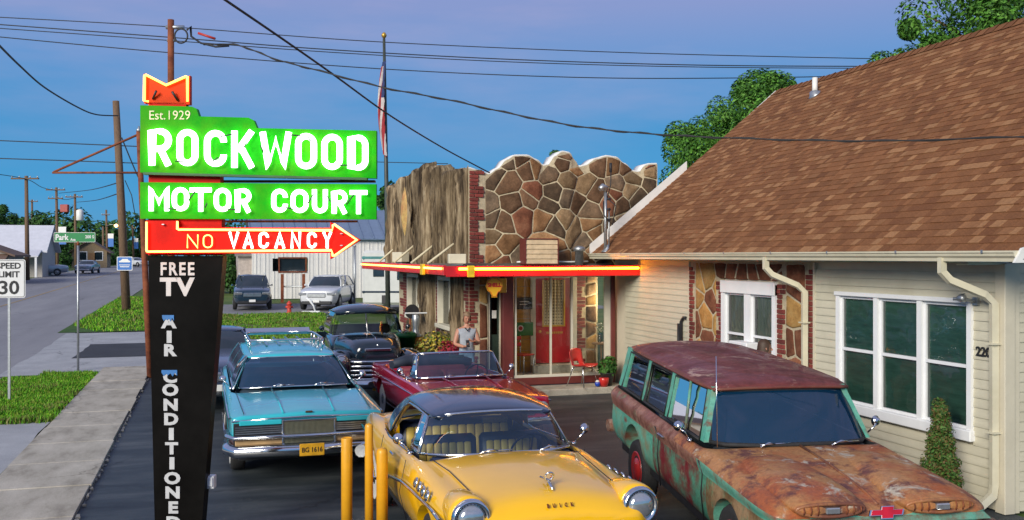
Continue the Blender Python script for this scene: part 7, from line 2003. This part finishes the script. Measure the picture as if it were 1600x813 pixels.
def hand(e, wrist, direction, palm_n, curl=.6, s=1.0, side=1):
    """palm with five separate bent fingers"""
    w = Vector(wrist); d = Vector(direction).normalized(); n = Vector(palm_n); n = (n - d * n.dot(d)).normalized(); x = d.cross(n) * side
    q = MB()
    q.tube([w - d * .02, w + d * .02, w + d * .05, w + d * .085], [.024, .034, .040, .036], 10, flat=.5, up=n)
    for k, (off_, L, r) in enumerate(((-.028, .075, .0085), (-.010, .083, .009), (.010, .078, .0088), (.027, .062, .008))):
        b0 = w + d * .08 + x * off_; p = [b0]; ang = 0
        for j in range(3):
            ang += curl * (.6 + .2 * j); p.append(p[-1] + (d * cos(ang) + n * sin(ang)) * L / 3)
        q.tube(p, [r, r, r * .92, r * .75], 8)
    b0 = w + d * .02 - x * .03; q.tube([b0, b0 - x * .028 + d * .025 + n * .01, b0 - x * .03 + d * .055 + n * .03], [.012, .0105, .008], 8)
    return q.build("hand", skin_m, e)
J = dict(pelvis=(0, 0, .93), waist=(0, 0, 1.06), chest=(0, -.01, 1.24), upper=(0, .0, 1.36), neck=(0, -.005, 1.45), skull=(0, -.02, 1.53),
         ls=(.17, 0, 1.36), le=(.25, -.05, 1.11), lw=(.10, -.27, 1.17), rs=(-.17, 0, 1.36), re=(-.25, -.04, 1.10), rw=(-.09, -.25, 1.06),
         lh=(.09, 0, .90), lk=(.10, -.02, .50), la=(.10, .02, .08), lf=(.11, -.13, .035), rh=(-.09, 0, .90), rk=(-.10, -.02, .50), ra=(-.10, .02, .08), rf=(-.11, -.13, .035))
Rr = dict(pelvis=(.16, .115), waist=(.145, .105), chest=(.165, .115), upper=(.13, .09), neck=.052, skull=.05, ls=.068, le=.046, lw=.03, rs=.068, re=.046, rw=.03, lh=.09, lk=.06, la=.042, lf=.035, rh=.09, rk=.06, ra=.042, rf=.035)
ED = [('pelvis', 'waist'), ('waist', 'chest'), ('chest', 'upper'), ('upper', 'neck'), ('neck', 'skull'), ('upper', 'ls'), ('ls', 'le'), ('le', 'lw'), ('upper', 'rs'), ('rs', 're'), ('re', 'rw'), ('pelvis', 'lh'), ('lh', 'lk'), ('lk', 'la'), ('la', 'lf'), ('pelvis', 'rh'), ('rh', 'rk'), ('rk', 'ra'), ('ra', 'rf')]
def mf1(c):
    if c.z < .1: return 3
    if c.z < .98 and abs(c.x) < .22 and c.y > -.2: return 2
    if c.z > 1.41: return 0
    if abs(c.x) > .175 or c.y < -.14: return 0
    return 1
wx_ = on_y(729, 18.85)
woman = person("person", (wx_, 18.85, .02), radians(-4), J, Rr, ED, "person in a grey sleeveless top holding a phone by the office", [skin_m, grey_top, denim, black_plastic], mf1)
head(woman, 1.62, hair_g, -.03, True, radians(14))
hand(woman, J['rw'], (.45, -.75, .25), (.3, .2, 1), .7, 1, 1); hand(woman, J['lw'], (-.7, -.5, .1), (0, -.2, 1), .5, 1, -1)
q = MB(); q.cbox(-.038, .038, -.006, .006, -.075, .075, .005); ph = q.build("phone", black_plastic, None); ph.location = (wx_ - .06, 18.52, 1.15); ph.rotation_euler = (radians(-20), 0, .1)
tag(ph, "black phone held up in front of the person by the office", "phone")
q = MB(); q.tube([(-.05, -.085, 1.43), (0, -.13, 1.37), (.05, -.085, 1.43)], .012, 6); q.build("scarf", black_plastic, woman)
J2 = dict(J); J2.update(le=(.24, .02, 1.08), lw=(.23, -.06, .84), re=(-.24, .02, 1.08), rw=(-.23, -.06, .84))
def mf2(c):
    if c.z < .1: return 3
    if c.z < .98 and abs(c.x) < .19: return 2
    if c.z > 1.42 or (abs(c.x) > .19 and c.z < 1.15): return 0
    return 1
man = person("person", (7.50, 11.95, 0), radians(70), J2, Rr, ED, "dark haired person behind the rusted wagon, only the head showing", [skin_m, dark_shirt, denim, black_plastic], mf2)
head(man, 1.585, hair_b, -.01, True)
hand(man, J2['lw'], (0, -.1, -1), (-1, 0, 0), .3, 1, 1); hand(man, J2['rw'], (0, -.1, -1), (1, 0, 0), .3, 1, -1)
# ------------------------------------------------------------------ parked and passing cars farther off
random.seed(15)
far_glass = mat("dark_car_window", (.012, .022, .03), .08, 0, .3, 3, coat=1.0)
grey_alloy = mat("wheel_alloy", (.35, .35, .36), .35, .7, .1, 8)
def plain_car(name, label, loc, rz, pm, L, W, hood, belt, H, kind="suv", lamps=True, cat="car", group=None, sub=2):
    """body, glazed upper body, wheels, lamps, grille; front to local -Y"""
    e = tag(empty(name, loc, rz), label, cat, group)
    h = L / 2; w = W / 2
    cw = -h + L * (.30 if kind != "classic" else .36)          # windscreen base
    rb = h - L * (.03 if kind == "suv" else .22)               # rear window base
    r0 = cw + L * (.13 if kind != "classic" else .10); r1 = rb - L * (.06 if kind == "suv" else .12)
    ys = [-h, -h + .03, -h + .2, -h + .6, cw - .1, cw + .1, 0, h * .5, rb, h - .2, h - .03, h]
    K = dict(zb=[(-h, .38), (-h + .4, .24), (h - .4, .24), (h, .38)], wb=[(-h, w * .7), (-h + .3, w * .9), (h - .3, w * .9), (h, w * .75)], wm=[(-h, w * .78), (-h + .3, w * .99), (h - .3, w * .99), (h, w * .84)], zm=.6,
             ws=[(-h, w * .75), (-h + .3, w * .94), (h - .3, w * .94), (h, w * .8)], zs=[(-h, hood * .84), (-h + .3, hood * .93), (cw, belt * .97), (h - .3, belt), (h, belt * .9)],
             wi=[(-h, w * .66), (cw, w * .84), (h, w * .72)], zi=[(-h, hood * .86), (-h + .3, hood * .97), (cw, belt), (rb, belt + .01), (h, belt * .92)],
             wj=w * .6, zj=[(-h, hood * .88), (-h + .3, hood * .99), (cw, belt + .02), (rb, belt + .02), (h, belt * .92)], wc=w * .3, zc=[(-h, hood * .89), (-h + .3, hood), (cw, belt + .04), (rb, belt + .02), (h, belt * .92)], zt=[(-h, hood * .89), (-h + .3, hood), (cw, belt + .04), (rb, belt + .02), (h, belt * .92)])
    R = .34 if kind != "suv" else .37
    yf, yr = -h + L * .19, h - L * .20
    me = body_mesh(ys, K, [pm], wheels=[(yf, R + .05, R), (yr, R + .05, R)], sub=sub, crease={4: .4})
    link("body", smooth_by_angle(me), e)
    link("roof", roof_mesh([(r0 - .06, w * .62, H - .10, H - .07), (r0 + .1, w * .70, H - .07, H - .02), ((r0 + r1) / 2, w * .72, H - .06, H), (r1 - .1, w * .70, H - .08, H - .02), (r1 + .05, w * .64, H - .12, H - .08)], [pm], .05, 1), e)
    wb = mirror_line([(0, cw - .08, belt + .03), (w * .5, cw - .03, belt + .02), (w * .84, cw + .15, belt)]); wt = mirror_line([(0, r0 - .05, H - .09), (w * .4, r0 - .03, H - .09), (w * .64, r0 + .05, H - .10)])
    ruled(wb, wt, 3, (0, -.02, .02)).build("windshield", far_glass, e)
    rbm = mirror_line([(0, rb + .06, belt + .02), (w * .80, rb - .03, belt)]); rtm = mirror_line([(0, r1 + .05, H - .1), (w * .62, r1, H - .11)])
    ruled(rbm, rtm, 3).build("rear_window", far_glass, e)
    for s in (1, -1):
        A = [(s * w * .845, cw + .15, belt), (s * w * .85, 0, belt + .01), (s * w * .82, rb - .03, belt)]; B = [(s * w * .65, r0 + .05, H - .10), (s * w * .71, (r0 + r1) / 2, H - .08), (s * w * .63, r1, H - .11)]
        ruled(A, B, 3, (s * .02, 0, 0)).build("side_window", far_glass, e)
        for a, b in ((A[0], B[0]), (A[1], B[1]), (A[2], B[2])):
            tube_part("pillar", e, pm, [[a, Vector(a).lerp(Vector(b), .5) + Vector((s * .025, 0, 0)), b]], .035, 6)
        q = MB(); q.tube([(s * w * .9, cw + .22, belt + .02), (s * (w * .9 + .14), cw + .18, belt + .06)], [.03, .07], 8, flat=.7); q.build("side_mirror", pm, e)
        if lamps:
            q = MB(); q.cbox(s * w * .70 - .2, s * w * .70 + .2, -h - .015 + (.05 if kind != 'suv' else 0), -h + .3, hood * .70, hood * .83, .03); q.build("headlight", lamp_lens, e)
            q = MB(); q.cbox(s * w * .8 - .08, s * w * .8 + .08, h - .10, h + .02, belt * .7, belt * .88, .02); q.build("tail_lamp", bpy.data.materials["tail_red"], e)
    for x in (1, -1):
        for y in (yf, yr): wheel(e, x * (w - .11), y, R, .2, grey_alloy, False)
    q = MB(); q.cbox(-w * .45, w * .45, -h - .03, -h + .1, hood * .60, hood * .80, .03); q.build("grille", dull_chrome, e)
    q = MB(); q.cbox(-w * .75, w * .75, -h - .06, -h + .1, .30, .46, .04); q.build("front_bumper", black_plastic if kind == "suv" else chrome, e)
    q = MB(); q.cbox(-.15, .15, -h - .085, -h - .06, .40, .52, .005); q.build("licence_plate", sign_white, e)
    return e
def stand(px, py, d):
    p = at_depth(px, py, d); p.z = lift(p.y); return tuple(p)
dark_blue = paint("navy_suv_paint", (.012, .028, .05), .22); white_car = paint("white_suv_paint", (.62, .64, .66), .3); silver = paint("silver_paint", (.36, .40, .45), .3, .05, .4)
su = plain_car("parked_suv", "dark blue parked SUV with pale roof rails on the lawn's far side", stand(394, 480, 48.5), radians(-2), dark_blue, 4.7, 1.86, 1.06, 1.12, 1.70)
tube_part("roof_rail", su, white_car, [[(-.62, -.6, 1.74), (-.62, 1.6, 1.72)], [(.62, -.6, 1.74), (.62, 1.6, 1.72)]], .04, 6)
plain_car("parked_suv", "white parked SUV before the long white building", stand(513, 478, 48.5), radians(-20), white_car, 4.8, 1.95, 1.05, 1.14, 1.70)
plain_car("classic_sedan", "dark blue old car half hidden behind the motel sign pylon", (.0, 21.2, 0), radians(1), paint("deep_navy_paint", (.02, .035, .075), .25), 5.2, 1.9, .93, .98, 1.42, "classic")
plain_car("street_car", "silver car coming down the far street", stand(137, 424, 104), radians(-6), silver, 4.8, 1.85, .92, 1.0, 1.42, "classic", sub=1)
plain_car("street_car", "white car at the far end of the street", stand(213, 414, 150), radians(40), white_car, 4.8, 1.85, .92, 1.0, 1.42, "classic", sub=1)
# pale pickup on the far left lawn
e = plain_car("street_pickup", "pale grey pickup parked by the white roofed house", stand(62, 420, 96), radians(96), silver, 5.2, 1.9, 1.05, 1.1, 1.72, "classic", cat="truck", sub=1)

# motorhome behind the flagpole
p = at_depth(604, 468, 44); gz = lift(p.y)
rv = tag(empty("motorhome", (p.x, p.y, gz), radians(-20)), "white motorhome with a teal stripe behind the flagpole", "motorhome")
rv_white = mat("motorhome_white", (.56, .57, .55), .4, 0, .08, 3); teal_s = mat("teal_stripe", (.04, .20, .20), .4)
q = MB(); q.cbox(-1.1, 1.5, -.1, 6.2, .45, 2.95, .12); q.build("body", rv_white, rv)
q = MB(); q.cbox(-1.115, 1.515, -.115, 6.2, 2.55, 2.68, .02); q.build("stripe", teal_s, rv); q = MB(); q.cbox(-1.115, 1.515, -.115, 6.2, 1.0, 1.1, .02); q.build("stripe", dark_blue, rv)
q = MB(); q.cbox(-.6, -.1, -.13, -.09, 1.75, 2.2, .01); q.build("window", far_glass, rv); q = MB(); q.cbox(.5, 1.2, -.13, -.09, 1.6, 2.2, .01); q.build("window", far_glass, rv)
q = MB(); q.cbox(-.2, .15, -.13, -.09, .5, .9, .01); q.build("hatch", black_plastic, rv)
for y in (1.0, 4.6):
    for s in (1, -1): wheel(rv, .2 + s * 1.05, y, .38, .24, grey_alloy, False)

# ------------------------------------------------------------------ long white building
BYY = 58.0; bz = lift(BYY)
wb_ = tag(empty("metal_building", (on_y(398, BYY), BYY, bz)), "long white ribbed metal building with a blue roof behind the SUVs", "building")
BW = on_y(690, BYY) - on_y(398, BYY); WH = z_at(374, 7, BYY) - bz
rib_white = mat("ribbed_white_steel", (.76, .74, .70), .5, 0, .06, 2, per_object=.05); blue_roof = mat("blue_steel_roof", (.20, .27, .38), .35, .3, .1, 3, per_object=.06)
wx0 = on_y(437, BYY) - wb_.location.x; wx1 = on_y(477, BYY) - wb_.location.x; wz0 = z_at(424, 4, BYY) - bz; wz1 = z_at(404, 4, BYY) - bz
n_p = 22
for k in range(n_p):
    a, b = BW * k / n_p, BW * (k + 1) / n_p
    spans = [(0, WH)] if (b < wx0 or a > wx1) else [(0, wz0), (wz1, WH)]
    for z0, z1 in spans:
        q = MB(); q.box(a, b, 0, .06, z0, z1); q.box(a + .04, a + .10, -.03, 0, z0, z1); q.box(a + (b - a) / 2, a + (b - a) / 2 + .05, -.02, 0, z0, z1); q.build("wall_panel", rib_white, wb_)
q = MB(); q.box(-.02, .06, .061, 7, 0, WH); q.build("end_wall", rib_white, wb_); q = MB(); q.box(BW - .06, BW, .061, 7, 0, WH); q.build("end_wall", rib_white, wb_)
q = MB(); q.box(wx0, wx1, .05, .09, wz0, wz1); q.build("window_pane", far_glass, wb_)
q = MB(); q.box(wx0 - .08, wx1 + .08, -.06, .0, wz0 - .08, wz0); q.box(wx0 - .08, wx1 + .08, -.06, .0, wz1, wz1 + .08); q.box(wx0 - .08, wx0, -.06, 0, wz0, wz1); q.box(wx1, wx1 + .08, -.06, 0, wz0, wz1); q.build("window_frame", rust_mat, wb_)
for k in range(18):
    a, b = -.3 + (BW + .6) * k / 18, -.3 + (BW + .6) * (k + 1) / 18
    q = MB(); slab(q, [(a, -.35, WH - .02), (b, -.35, WH - .02), (b, 4.0, WH + 1.9), (a, 4.0, WH + 1.9)], (0, 0, .06)); slab(q, [(a, -.36, WH + .03), (a + .06, -.36, WH + .03), (a + .06, 4.0, WH + 1.95), (a, 4.0, WH + 1.95)], (0, 0, .06)); q.build("roof_panel", blue_roof, wb_)
q = MB(); slab(q, [(-.3, 4.0, WH + 1.9), (BW + .3, 4.0, WH + 1.9), (BW + .3, 8.2, WH), (-.3, 8.2, WH)], (0, 0, .06)); q.build("rear_roof", blue_roof, wb_)
q = MB(); q.add([(0, .06, WH - .05), (0, 4.0, WH + 1.9), (0, 7, WH - .05)], [(0, 1, 2)]); q.build("gable", rib_white, wb_)
# lower wing to the left and rail fence before the wall
wl_ = tag(empty("low_annex", (on_y(372, 62), 62, lift(62))), "low grey annex at the left end of the white building", "building")
q = MB(); q.box(0, 4.2, 0, 5, 0, 2.5); q.build("wall", mat("annex_wall", (.42, .36, .33), .7), wl_); q = MB(); slab(q, [(-.2, -.3, 2.45), (4.4, -.3, 2.45), (4.4, 5.2, 3.1), (-.2, 5.2, 3.1)], (0, 0, .1)); q.build("roof", mat("annex_roof", (.20, .18, .17), .8), wl_)
q = MB(); q.box(1.4, 2.3, -.04, .0, .05, 2.05); q.build("door", mat("annex_door", (.22, .20, .18), .6), wl_)
fz = 55.0
rf_ = tag(empty("rail_fence", (on_y(441, fz), fz, lift(fz))), "low rusty rail fence along the wall of the white building", "fence")
FWd = on_y(540, fz) - on_y(441, fz)
for k in range(4): q = MB(); x = FWd * k / 3; q.box(x - .08, x + .08, -.08, .08, -.05, 1.55 if k < 2 else 1.0); q.build("post", rust_mat, rf_)
q = MB(); q.tube([(0, 0, .85), (FWd, 0, .85)], .05, 6); q.build("rail", steel, rf_)
p = at_depth(554, 475, 50); e = tag(empty("marker_post", (p.x, p.y, lift(p.y)), 0), "thin grey post standing right of the white SUV", "post")
q = MB(); q.tube([(0, 0, -.1), (0, 0, 3.1)], .055, 8); q.build("shaft", steel, e); q = MB(); q.lathe([(.07, 3.1), (.07, 3.16), (.02, 3.2)], 8); q.build("cap", steel, e)
# garden oddments on the lawn
p = on_level(452, 494, .1); e = tag(empty("hydrant", (p.x, p.y, lift(p.y))), "small red hydrant on the lawn", "hydrant")
red_h = mat("hydrant_red", (.50, .05, .03), .5); s_ = 1.0
q = MB(); q.lathe([(.15, 0), (.15, .04), (.10, .06), (.10, .40), (.13, .42), (.12, .47), (.06, .54), (.03, .58)], 14); q.build("barrel", red_h, e)
q = MB(); q.tube([(-.17, 0, .3), (.17, 0, .3)], .05, 8); q.build("nozzle", red_h, e); q = MB(); q.tube([(0, 0, .3), (0, -.15, .3)], .06, 8); q.build("nozzle", red_h, e)
p = on_level(486, 494, .1); e = tag(empty("lawn_ornament", (p.x, p.y, lift(p.y)), radians(-15)), "little white lawn ornament with tilted arm right of the hydrant", "ornament")
q = MB(); q.cbox(-.42, .42, -.1, .1, .03, .12, .02); q.build("base", sill_white, e); q = MB(); q.tube([(.2, 0, .1), (.12, 0, .35), (-.05, 0, .6), (-.22, 0, .72)], [.05, .04, .06, .03], 8); q.build("arm", sill_white, e); q = MB(); q.tube([(.22, 0, .1), (.24, 0, .45)], .025, 6); q.build("stake", black_plastic, e)

# ------------------------------------------------------------------ houses on the left of the street
def far_house(name, label, x0, y0, w, dp, wh, rh, wm, rm, axis='x', porch=True):
    gz = lift(y0); e = tag(empty(name, (x0, y0, gz)), label, "house")
    q = MB(); q.box(0, w, 0, dp, -.2, wh)
    if axis == 'x': q.prism([(0, wh), (dp, wh), (dp / 2, wh + rh)], 0, w, Matrix(((0, 0, 1, 0), (1, 0, 0, 0), (0, 1, 0, 0), (0, 0, 0, 1))))
    else: q.prism([(0, wh), (w, wh), (w / 2, wh + rh)], -dp, 0, FACE_SOUTH)
    q.build("wall", wm, e)
    q = MB(); o = .5
    if axis == 'x':
        k = rh / (dp / 2)
        slab(q, [(-o, -o, wh - o * k + .02), (w + o, -o, wh - o * k + .02), (w + o, dp / 2, wh + rh + .02), (-o, dp / 2, wh + rh + .02)], (0, 0, .14)); slab(q, [(-o, dp / 2, wh + rh + .02), (w + o, dp / 2, wh + rh + .02), (w + o, dp + o, wh - o * k + .02), (-o, dp + o, wh - o * k + .02)], (0, 0, .14))
    else:
        k = rh / (w / 2)
        slab(q, [(-o, -o, wh - o * k + .02), (w / 2, -o, wh + rh + .02), (w / 2, dp + o, wh + rh + .02), (-o, dp + o, wh - o * k + .02)], (0, 0, .14)); slab(q, [(w / 2, -o, wh + rh + .02), (w + o, -o, wh - o * k + .02), (w + o, dp + o, wh - o * k + .02), (w / 2, dp + o, wh + rh + .02)], (0, 0, .14))
    q.build("roof", rm, e)
    for xx in (.2, .65):
        q = MB(); q.box(w * xx, w * xx + 1.1, -.05, .02, 1.0, 2.3); f = q.build("window", sill_white, e); q = MB(); q.box(w * xx + .1, w * xx + 1.0, -.06, -.051, 1.1, 2.2); q.build("pane", far_glass, f)
    q = MB(); q.box(w * .47, w * .47 + .95, -.05, .02, 0, 2.1); q.build("door", wood_s, e)
    if porch:
        q = MB(); slab(q, [(0, -2.4, wh - .7), (w, -2.4, wh - .7), (w, .0, wh - .05), (0, .0, wh - .05)], (0, 0, .12)); q.build("porch_roof", rm, e)
        for k in range(4): q = MB(); x = .2 + (w - .4) * k / 3; q.box(x - .09, x + .09, -2.35, -2.17, 0, wh - .65); q.build("porch_post", sill_white, e)
    return e
pale_roof = mat("pale_metal_roof", (.62, .63, .68), .5, 0, .08, 2); grey_wall = mat("pale_house_wall", (.45, .42, .38), .7, 0, .1, 2); brown_roof = mat("brown_far_roof", (.16, .10, .07), .8, 0, .2, 2); yellow_wall = mat("yellow_house_wall", (.26, .19, .11), .7)
p = at_depth(66, 400, 92)
far_house("bungalow", "white metal roofed house at the far left of the street", p.x - 11.5, p.y, 11.5, 8, 2.6, 2.3, grey_wall, pale_roof)
p = at_depth(22, 400, 78)
far_house("bungalow", "brown roofed porch front at the left edge of the picture", p.x - 8, p.y - 2, 8, 6, 2.3, 1.5, grey_wall, brown_roof, 'y', True)
p = at_depth(112, 400, 135)
far_house("bungalow", "small dun house with brown roof behind the silver car", p.x, p.y, 4.6, 5, 2.3, 1.5, yellow_wall, brown_roof, 'y', False)

# ------------------------------------------------------------------ trees
TG = [(.045, .14, .014), (.065, .19, .018), (.09, .24, .026), (.030, .095, .012), (.12, .27, .04)]
DG = [(.028, .085, .016), (.040, .115, .020), (.055, .145, .026), (.020, .06, .012)]
def tree(label, px, py_top, d, wpx, hpx, tones=TG, n=4200, leaf=.22, seed=1, trunk_r=.2, squash=1.0, lobes=16):
    """trunk, limbs and a broken crown of leaves; crown spans wpx by hpx pixels at distance d"""
    rnd = random.Random(seed); k = d / 1500
    b = at_depth(px, 400, d); gz = lift(b.y)
    ztop = EYE + (400 - py_top) * k - gz; R = wpx * k / 2; Hc = hpx * k
    e = tag(empty("tree", (b.x, b.y, gz)), label, "tree")
    zc = ztop - Hc / 2
    q = MB(); q.tube([(0, 0, -.3), (.1 * R, 0, zc * .5), (0, .05 * R, zc + Hc * .15)], [trunk_r, trunk_r * .75, trunk_r * .3], 10); tr = q.build("trunk", wood_pole_mat, e)
    pts = []
    for i in range(lobes):
        a = rnd.uniform(0, 2 * pi); u = rnd.uniform(-1, 1); rr_ = sqrt(max(0, 1 - u * u)) * rnd.uniform(.35, 1.0)
        c = (rr_ * R * cos(a), rr_ * R * sin(a), zc + u * Hc * .40)
        rad = rnd.uniform(.16, .40) * min(R, Hc / 2)
        pts.append((*c, rad, int(n / lobes)))
        if i < 9:
            q = MB(); q.tube([(0, 0, zc - Hc * .25 + .2 * i / 9 * Hc), (c[0] * .5, c[1] * .5, (zc + c[2]) / 2), c], [trunk_r * .4, trunk_r * .25, trunk_r * .08], 6); q.build("limb", wood_pole_mat, e)
    pts.append((0, 0, zc, min(R, Hc / 2) * .6, int(n * .2)))
    leaf_cloud("crown", pts, leaf, tones, e, seed, up=.35)
    return e
tree("big leafy tree rising behind the ridge at the upper right corner", 1535, -45, 27, 330, 230, n=22000, leaf=.15, seed=3, lobes=30)
tree("smaller leafy tree behind the ridge, left of the corner tree", 1422, 45, 29, 120, 120, n=7000, leaf=.14, seed=4, lobes=12)
tree("round crowned tree behind the shingle roof's left slope", 1195, 108, 38, 190, 200, n=18000, leaf=.17, seed=5, lobes=24)
tree("lower bushy tree between the parapet and the roof slope", 1098, 182, 40, 170, 170, n=16000, leaf=.17, seed=6, lobes=22)
tree("middle tree filling the gap between the two behind the roof slope", 1140, 150, 43, 130, 190, n=12000, leaf=.17, seed=36, lobes=20)
tree("small tree top peeping over the middle of the stone parapet", 873, 232, 45, 75, 90, DG, n=2600, leaf=.22, seed=7, lobes=10)
tree("dark tree behind the flagpole beside the bark wall", 610, 278, 75, 60, 110, DG, n=3200, leaf=.4, seed=8, lobes=14)
tree("broad dark tree behind the left end of the white building", 372, 352, 95, 90, 90, DG, n=3000, leaf=.5, seed=9, lobes=14)
tree("tall dark tree at the left edge behind the porch house", -8, 312, 120, 90, 120, DG, n=3600, leaf=.55, seed=10, lobes=16)
tree("dark tree behind the white roofed house", 52, 334, 130, 90, 90, DG, n=3200, leaf=.6, seed=11, lobes=14)
for i, (px, top, d, w, h, lb) in enumerate([(100, 340, 150, 50, 85, "dark street tree behind the double armed utility pole"), (143, 352, 165, 50, 70, "dark street tree left of the lamp pole"), (172, 344, 180, 60, 80, "dark street tree behind the amber street lamp"), (205, 358, 200, 50, 62, "dark street tree behind the tall leaning pole"), (232, 366, 210, 50, 52, "dark street tree just left of the sign pylon"), (120, 378, 140, 40, 44, "low round tree behind the silver car"), (84, 384, 118, 44, 40, "low bush tree beside the pale pickup"), (186, 385, 160, 60, 36, "low wide tree under the amber street lamp")]):
    tree(lb, px, top, d, w, h, DG, n=2200, leaf=.7, seed=20 + i, lobes=12, trunk_r=.25)
# distant wood closing the view
rnd = random.Random(91); pts = []
for i in range(90):
    x = -150 + 340 * i / 89; y = 225 + 25 * sin(i * .7) + rnd.uniform(-6, 6)
    pts.append((x, y, lift(y) + rnd.uniform(2.0, 5.5), rnd.uniform(3, 6), 260))
    pts.append((x + rnd.uniform(-3, 3), y + 8, lift(y) + rnd.uniform(5, 9.0), rnd.uniform(2.5, 5), 200))
tag(leaf_cloud("far_wood", pts, 1.3, DG, None, 92), "distant dark green wood closing the end of the street", "wood", kind='stuff')
pts = []
for i in range(30):
    pts.append((-1.8 + 4.6 * i / 29, 66 + rnd.uniform(-.6, .6), lift(66) + rnd.uniform(.4, 1.4), .7, 150))
tag(leaf_cloud("hedge", pts, .28, DG, None, 93), "clipped green hedge at the left end of the white building", "hedge")

# ------------------------------------------------------------------ flagpole with limp flag
fd = 31.0; p = at_depth(607, 470, fd)
e = tag(empty("flagpole", (p.x, p.y, lift(p.y)), -TH), "dark slim flagpole standing behind the side canopy", "flagpole")
kk = fd / 1500; zt = EYE + (400 - 60) * kk - lift(p.y)
q = MB(); q.tube([(0, 0, -.1), ((604 - 607) * kk, 0, zt * .5), ((600 - 607) * kk, 0, zt)], [.085, .07, .045], 10); q.build("pole", mat("dark_green_pole", (.05, .06, .05), .5), e)
q = MB(); q.lathe([(.02, 0), (.07, .04), (.09, .1), (.05, .17), (.01, .2)], 12, T((600 - 607) * kk, 0, zt)); q.build("finial", gold, e)
fl_red = mat("flag_red", (.30, .02, .025), .8); fl_white = mat("flag_white", (.50, .45, .43), .8); fl_blue = mat("flag_blue", (.02, .035, .12), .8)
f = tag(empty("flag", (p.x, p.y, lift(p.y)), -TH), "limp red and white striped flag with blue corner on the flagpole", "flag")
q = MB(); z1, z0 = EYE + (400 - 96) * kk - lift(p.y), EYE + (400 - 246) * kk - lift(p.y)
cols = 39; rws = 26
for j in range(rws):
    for i in range(cols):
        def P_(i, j):
            t = j / rws; u = i / cols; z = z1 + (z0 - z1) * t * (1 - .12 * u)
            wv = .20 + .14 * sin(t * 3.0) 
            return ((598.5 - 607) * kk + .20 + .05 * t - wv * (.4 + .6 * abs(sin(u * 9 + t * 2.5))) - .05 * u, -.12 + .05 * sin(u * 14 + 3 * t), z - .25 * u * (1 - t))
        mi = (i // 3) % 2
        if i < 21 and j < 10: mi = 2
        q.add([P_(i, j), P_(i + 1, j), P_(i + 1, j + 1), P_(i, j + 1)], [(0, 1, 2, 3)], mi, True)
q.build("cloth", [fl_red, fl_white, fl_blue], f)
q = MB(); q.tube([(-.09, -.02, z0 - 3.5), (-.16, -.02, z1)], .008, 5); q.build("halyard", cable_black, f)

# ------------------------------------------------------------------ overhead wires
def wire(label, pts, r, wob=0.0):
    """pts: (px, py, depth) along the cable"""
    P = [at_depth(*q_) for q_ in pts]
    S = []
    for i in range(len(P) - 1):
        a = P[max(0, i - 1)]; b = P[i]; c = P[i + 1]; d = P[min(len(P) - 1, i + 2)]
        for j in range(8):
            t = j / 8
            S.append(.5 * ((2 * b) + (c - a) * t + (2 * a - 5 * b + 4 * c - d) * t * t + (3 * b - a - 3 * c + d) * t ** 3))
    S.append(P[-1])
    q = MB(); q.tube(S, r, 6)
    if wob:
        q.tube([s + Vector((0, wob * .3 * cos(i * 1.1), wob * sin(i * 1.1))) for i, s in enumerate(S)], r * .7, 5)
    return tag(q.build("overhead_wire", cable_black), label, "wire")
wire("heavy black cable dropping from the top edge to the stone parapet", [(340, -8, 9.0), (440, 60, 10.8), (520, 116, 12.6), (610, 181, 15.2), (690, 230, 18), (740, 257, 19.6), (765, 270, 20.2)], .013)
wire("twisted black service cable running from the riser pole across the roof", [(318, 70, 10.2), (372, 71, 10.2), (432, 93, 10.15), (500, 111, 10.1), (600, 137, 10), (700, 156, 9.95), (800, 178, 9.9), (900, 197, 9.8), (1000, 208, 9.7), (1100, 214, 9.6), (1250, 219, 9.4), (1400, 220, 9.2), (1620, 213, 9.0)], .0075, .012)
wire("topmost thin wire crossing the sky", [(-20, 26, 44), (265, 42, 44), (600, 66, 45), (1000, 83, 46), (1420, 93, 47)], .022)
wire("second thin wire crossing the sky, upper of a close pair", [(-20, 37, 44), (260, 58, 44), (520, 78, 45), (800, 93, 46), (1100, 102, 46), (1420, 104, 47)], .026)
wire("third thin wire crossing the sky, lower of a close pair", [(-20, 43, 44.5), (260, 63, 44.5), (520, 82, 45), (800, 97, 46), (1100, 105, 46), (1420, 107, 47)], .022)
wire("lowest of the long thin wires crossing the sky", [(-20, 56, 45), (260, 82, 45), (600, 108, 46), (900, 121, 46), (1150, 122, 47), (1420, 117, 47)], .024)
wire("sagging black drop wire at the left reaching the tall leaning pole", [(-10, 62, 24), (30, 102, 30), (70, 137, 36), (120, 167, 41), (150, 179, 44), (184, 181, 45.8)], .032)
wire("level wire at the left meeting the tall leaning pole high up", [(-20, 219, 46), (100, 224, 46), (240, 230, 46.2)], .026)
wire("brownish level wire at the left below the first", [(-20, 247, 46), (100, 251, 46), (240, 256, 46.2), (420, 262, 47)], .026)
wire("thin wire between the double armed pole and the leaning pole", [(92, 302, 112), (140, 297, 80), (190, 284, 46)], .03)
wire("thin wire between the transformer pole and the leaning pole", [(120, 316, 118), (150, 313, 80), (192, 300, 46)], .03)
wire("thin wire linking the pale bare pole to the double armed pole", [(-20, 270, 78), (41, 280, 84), (66, 293, 98), (88, 298, 112)], .03)
wire("thin wire from the double armed pole to the transformer pole", [(88, 309, 112), (103, 312, 115), (118, 309, 118)], .03)
wire("guy wire slanting down right from the tall leaning pole", [(190, 215, 45.8), (212, 268, 46), (236, 318, 46)], .03)
wire("thin wire passing behind the signs to the stone office", [(232, 255, 47), (420, 250, 47), (620, 254, 47), (700, 256, 47)], .02)
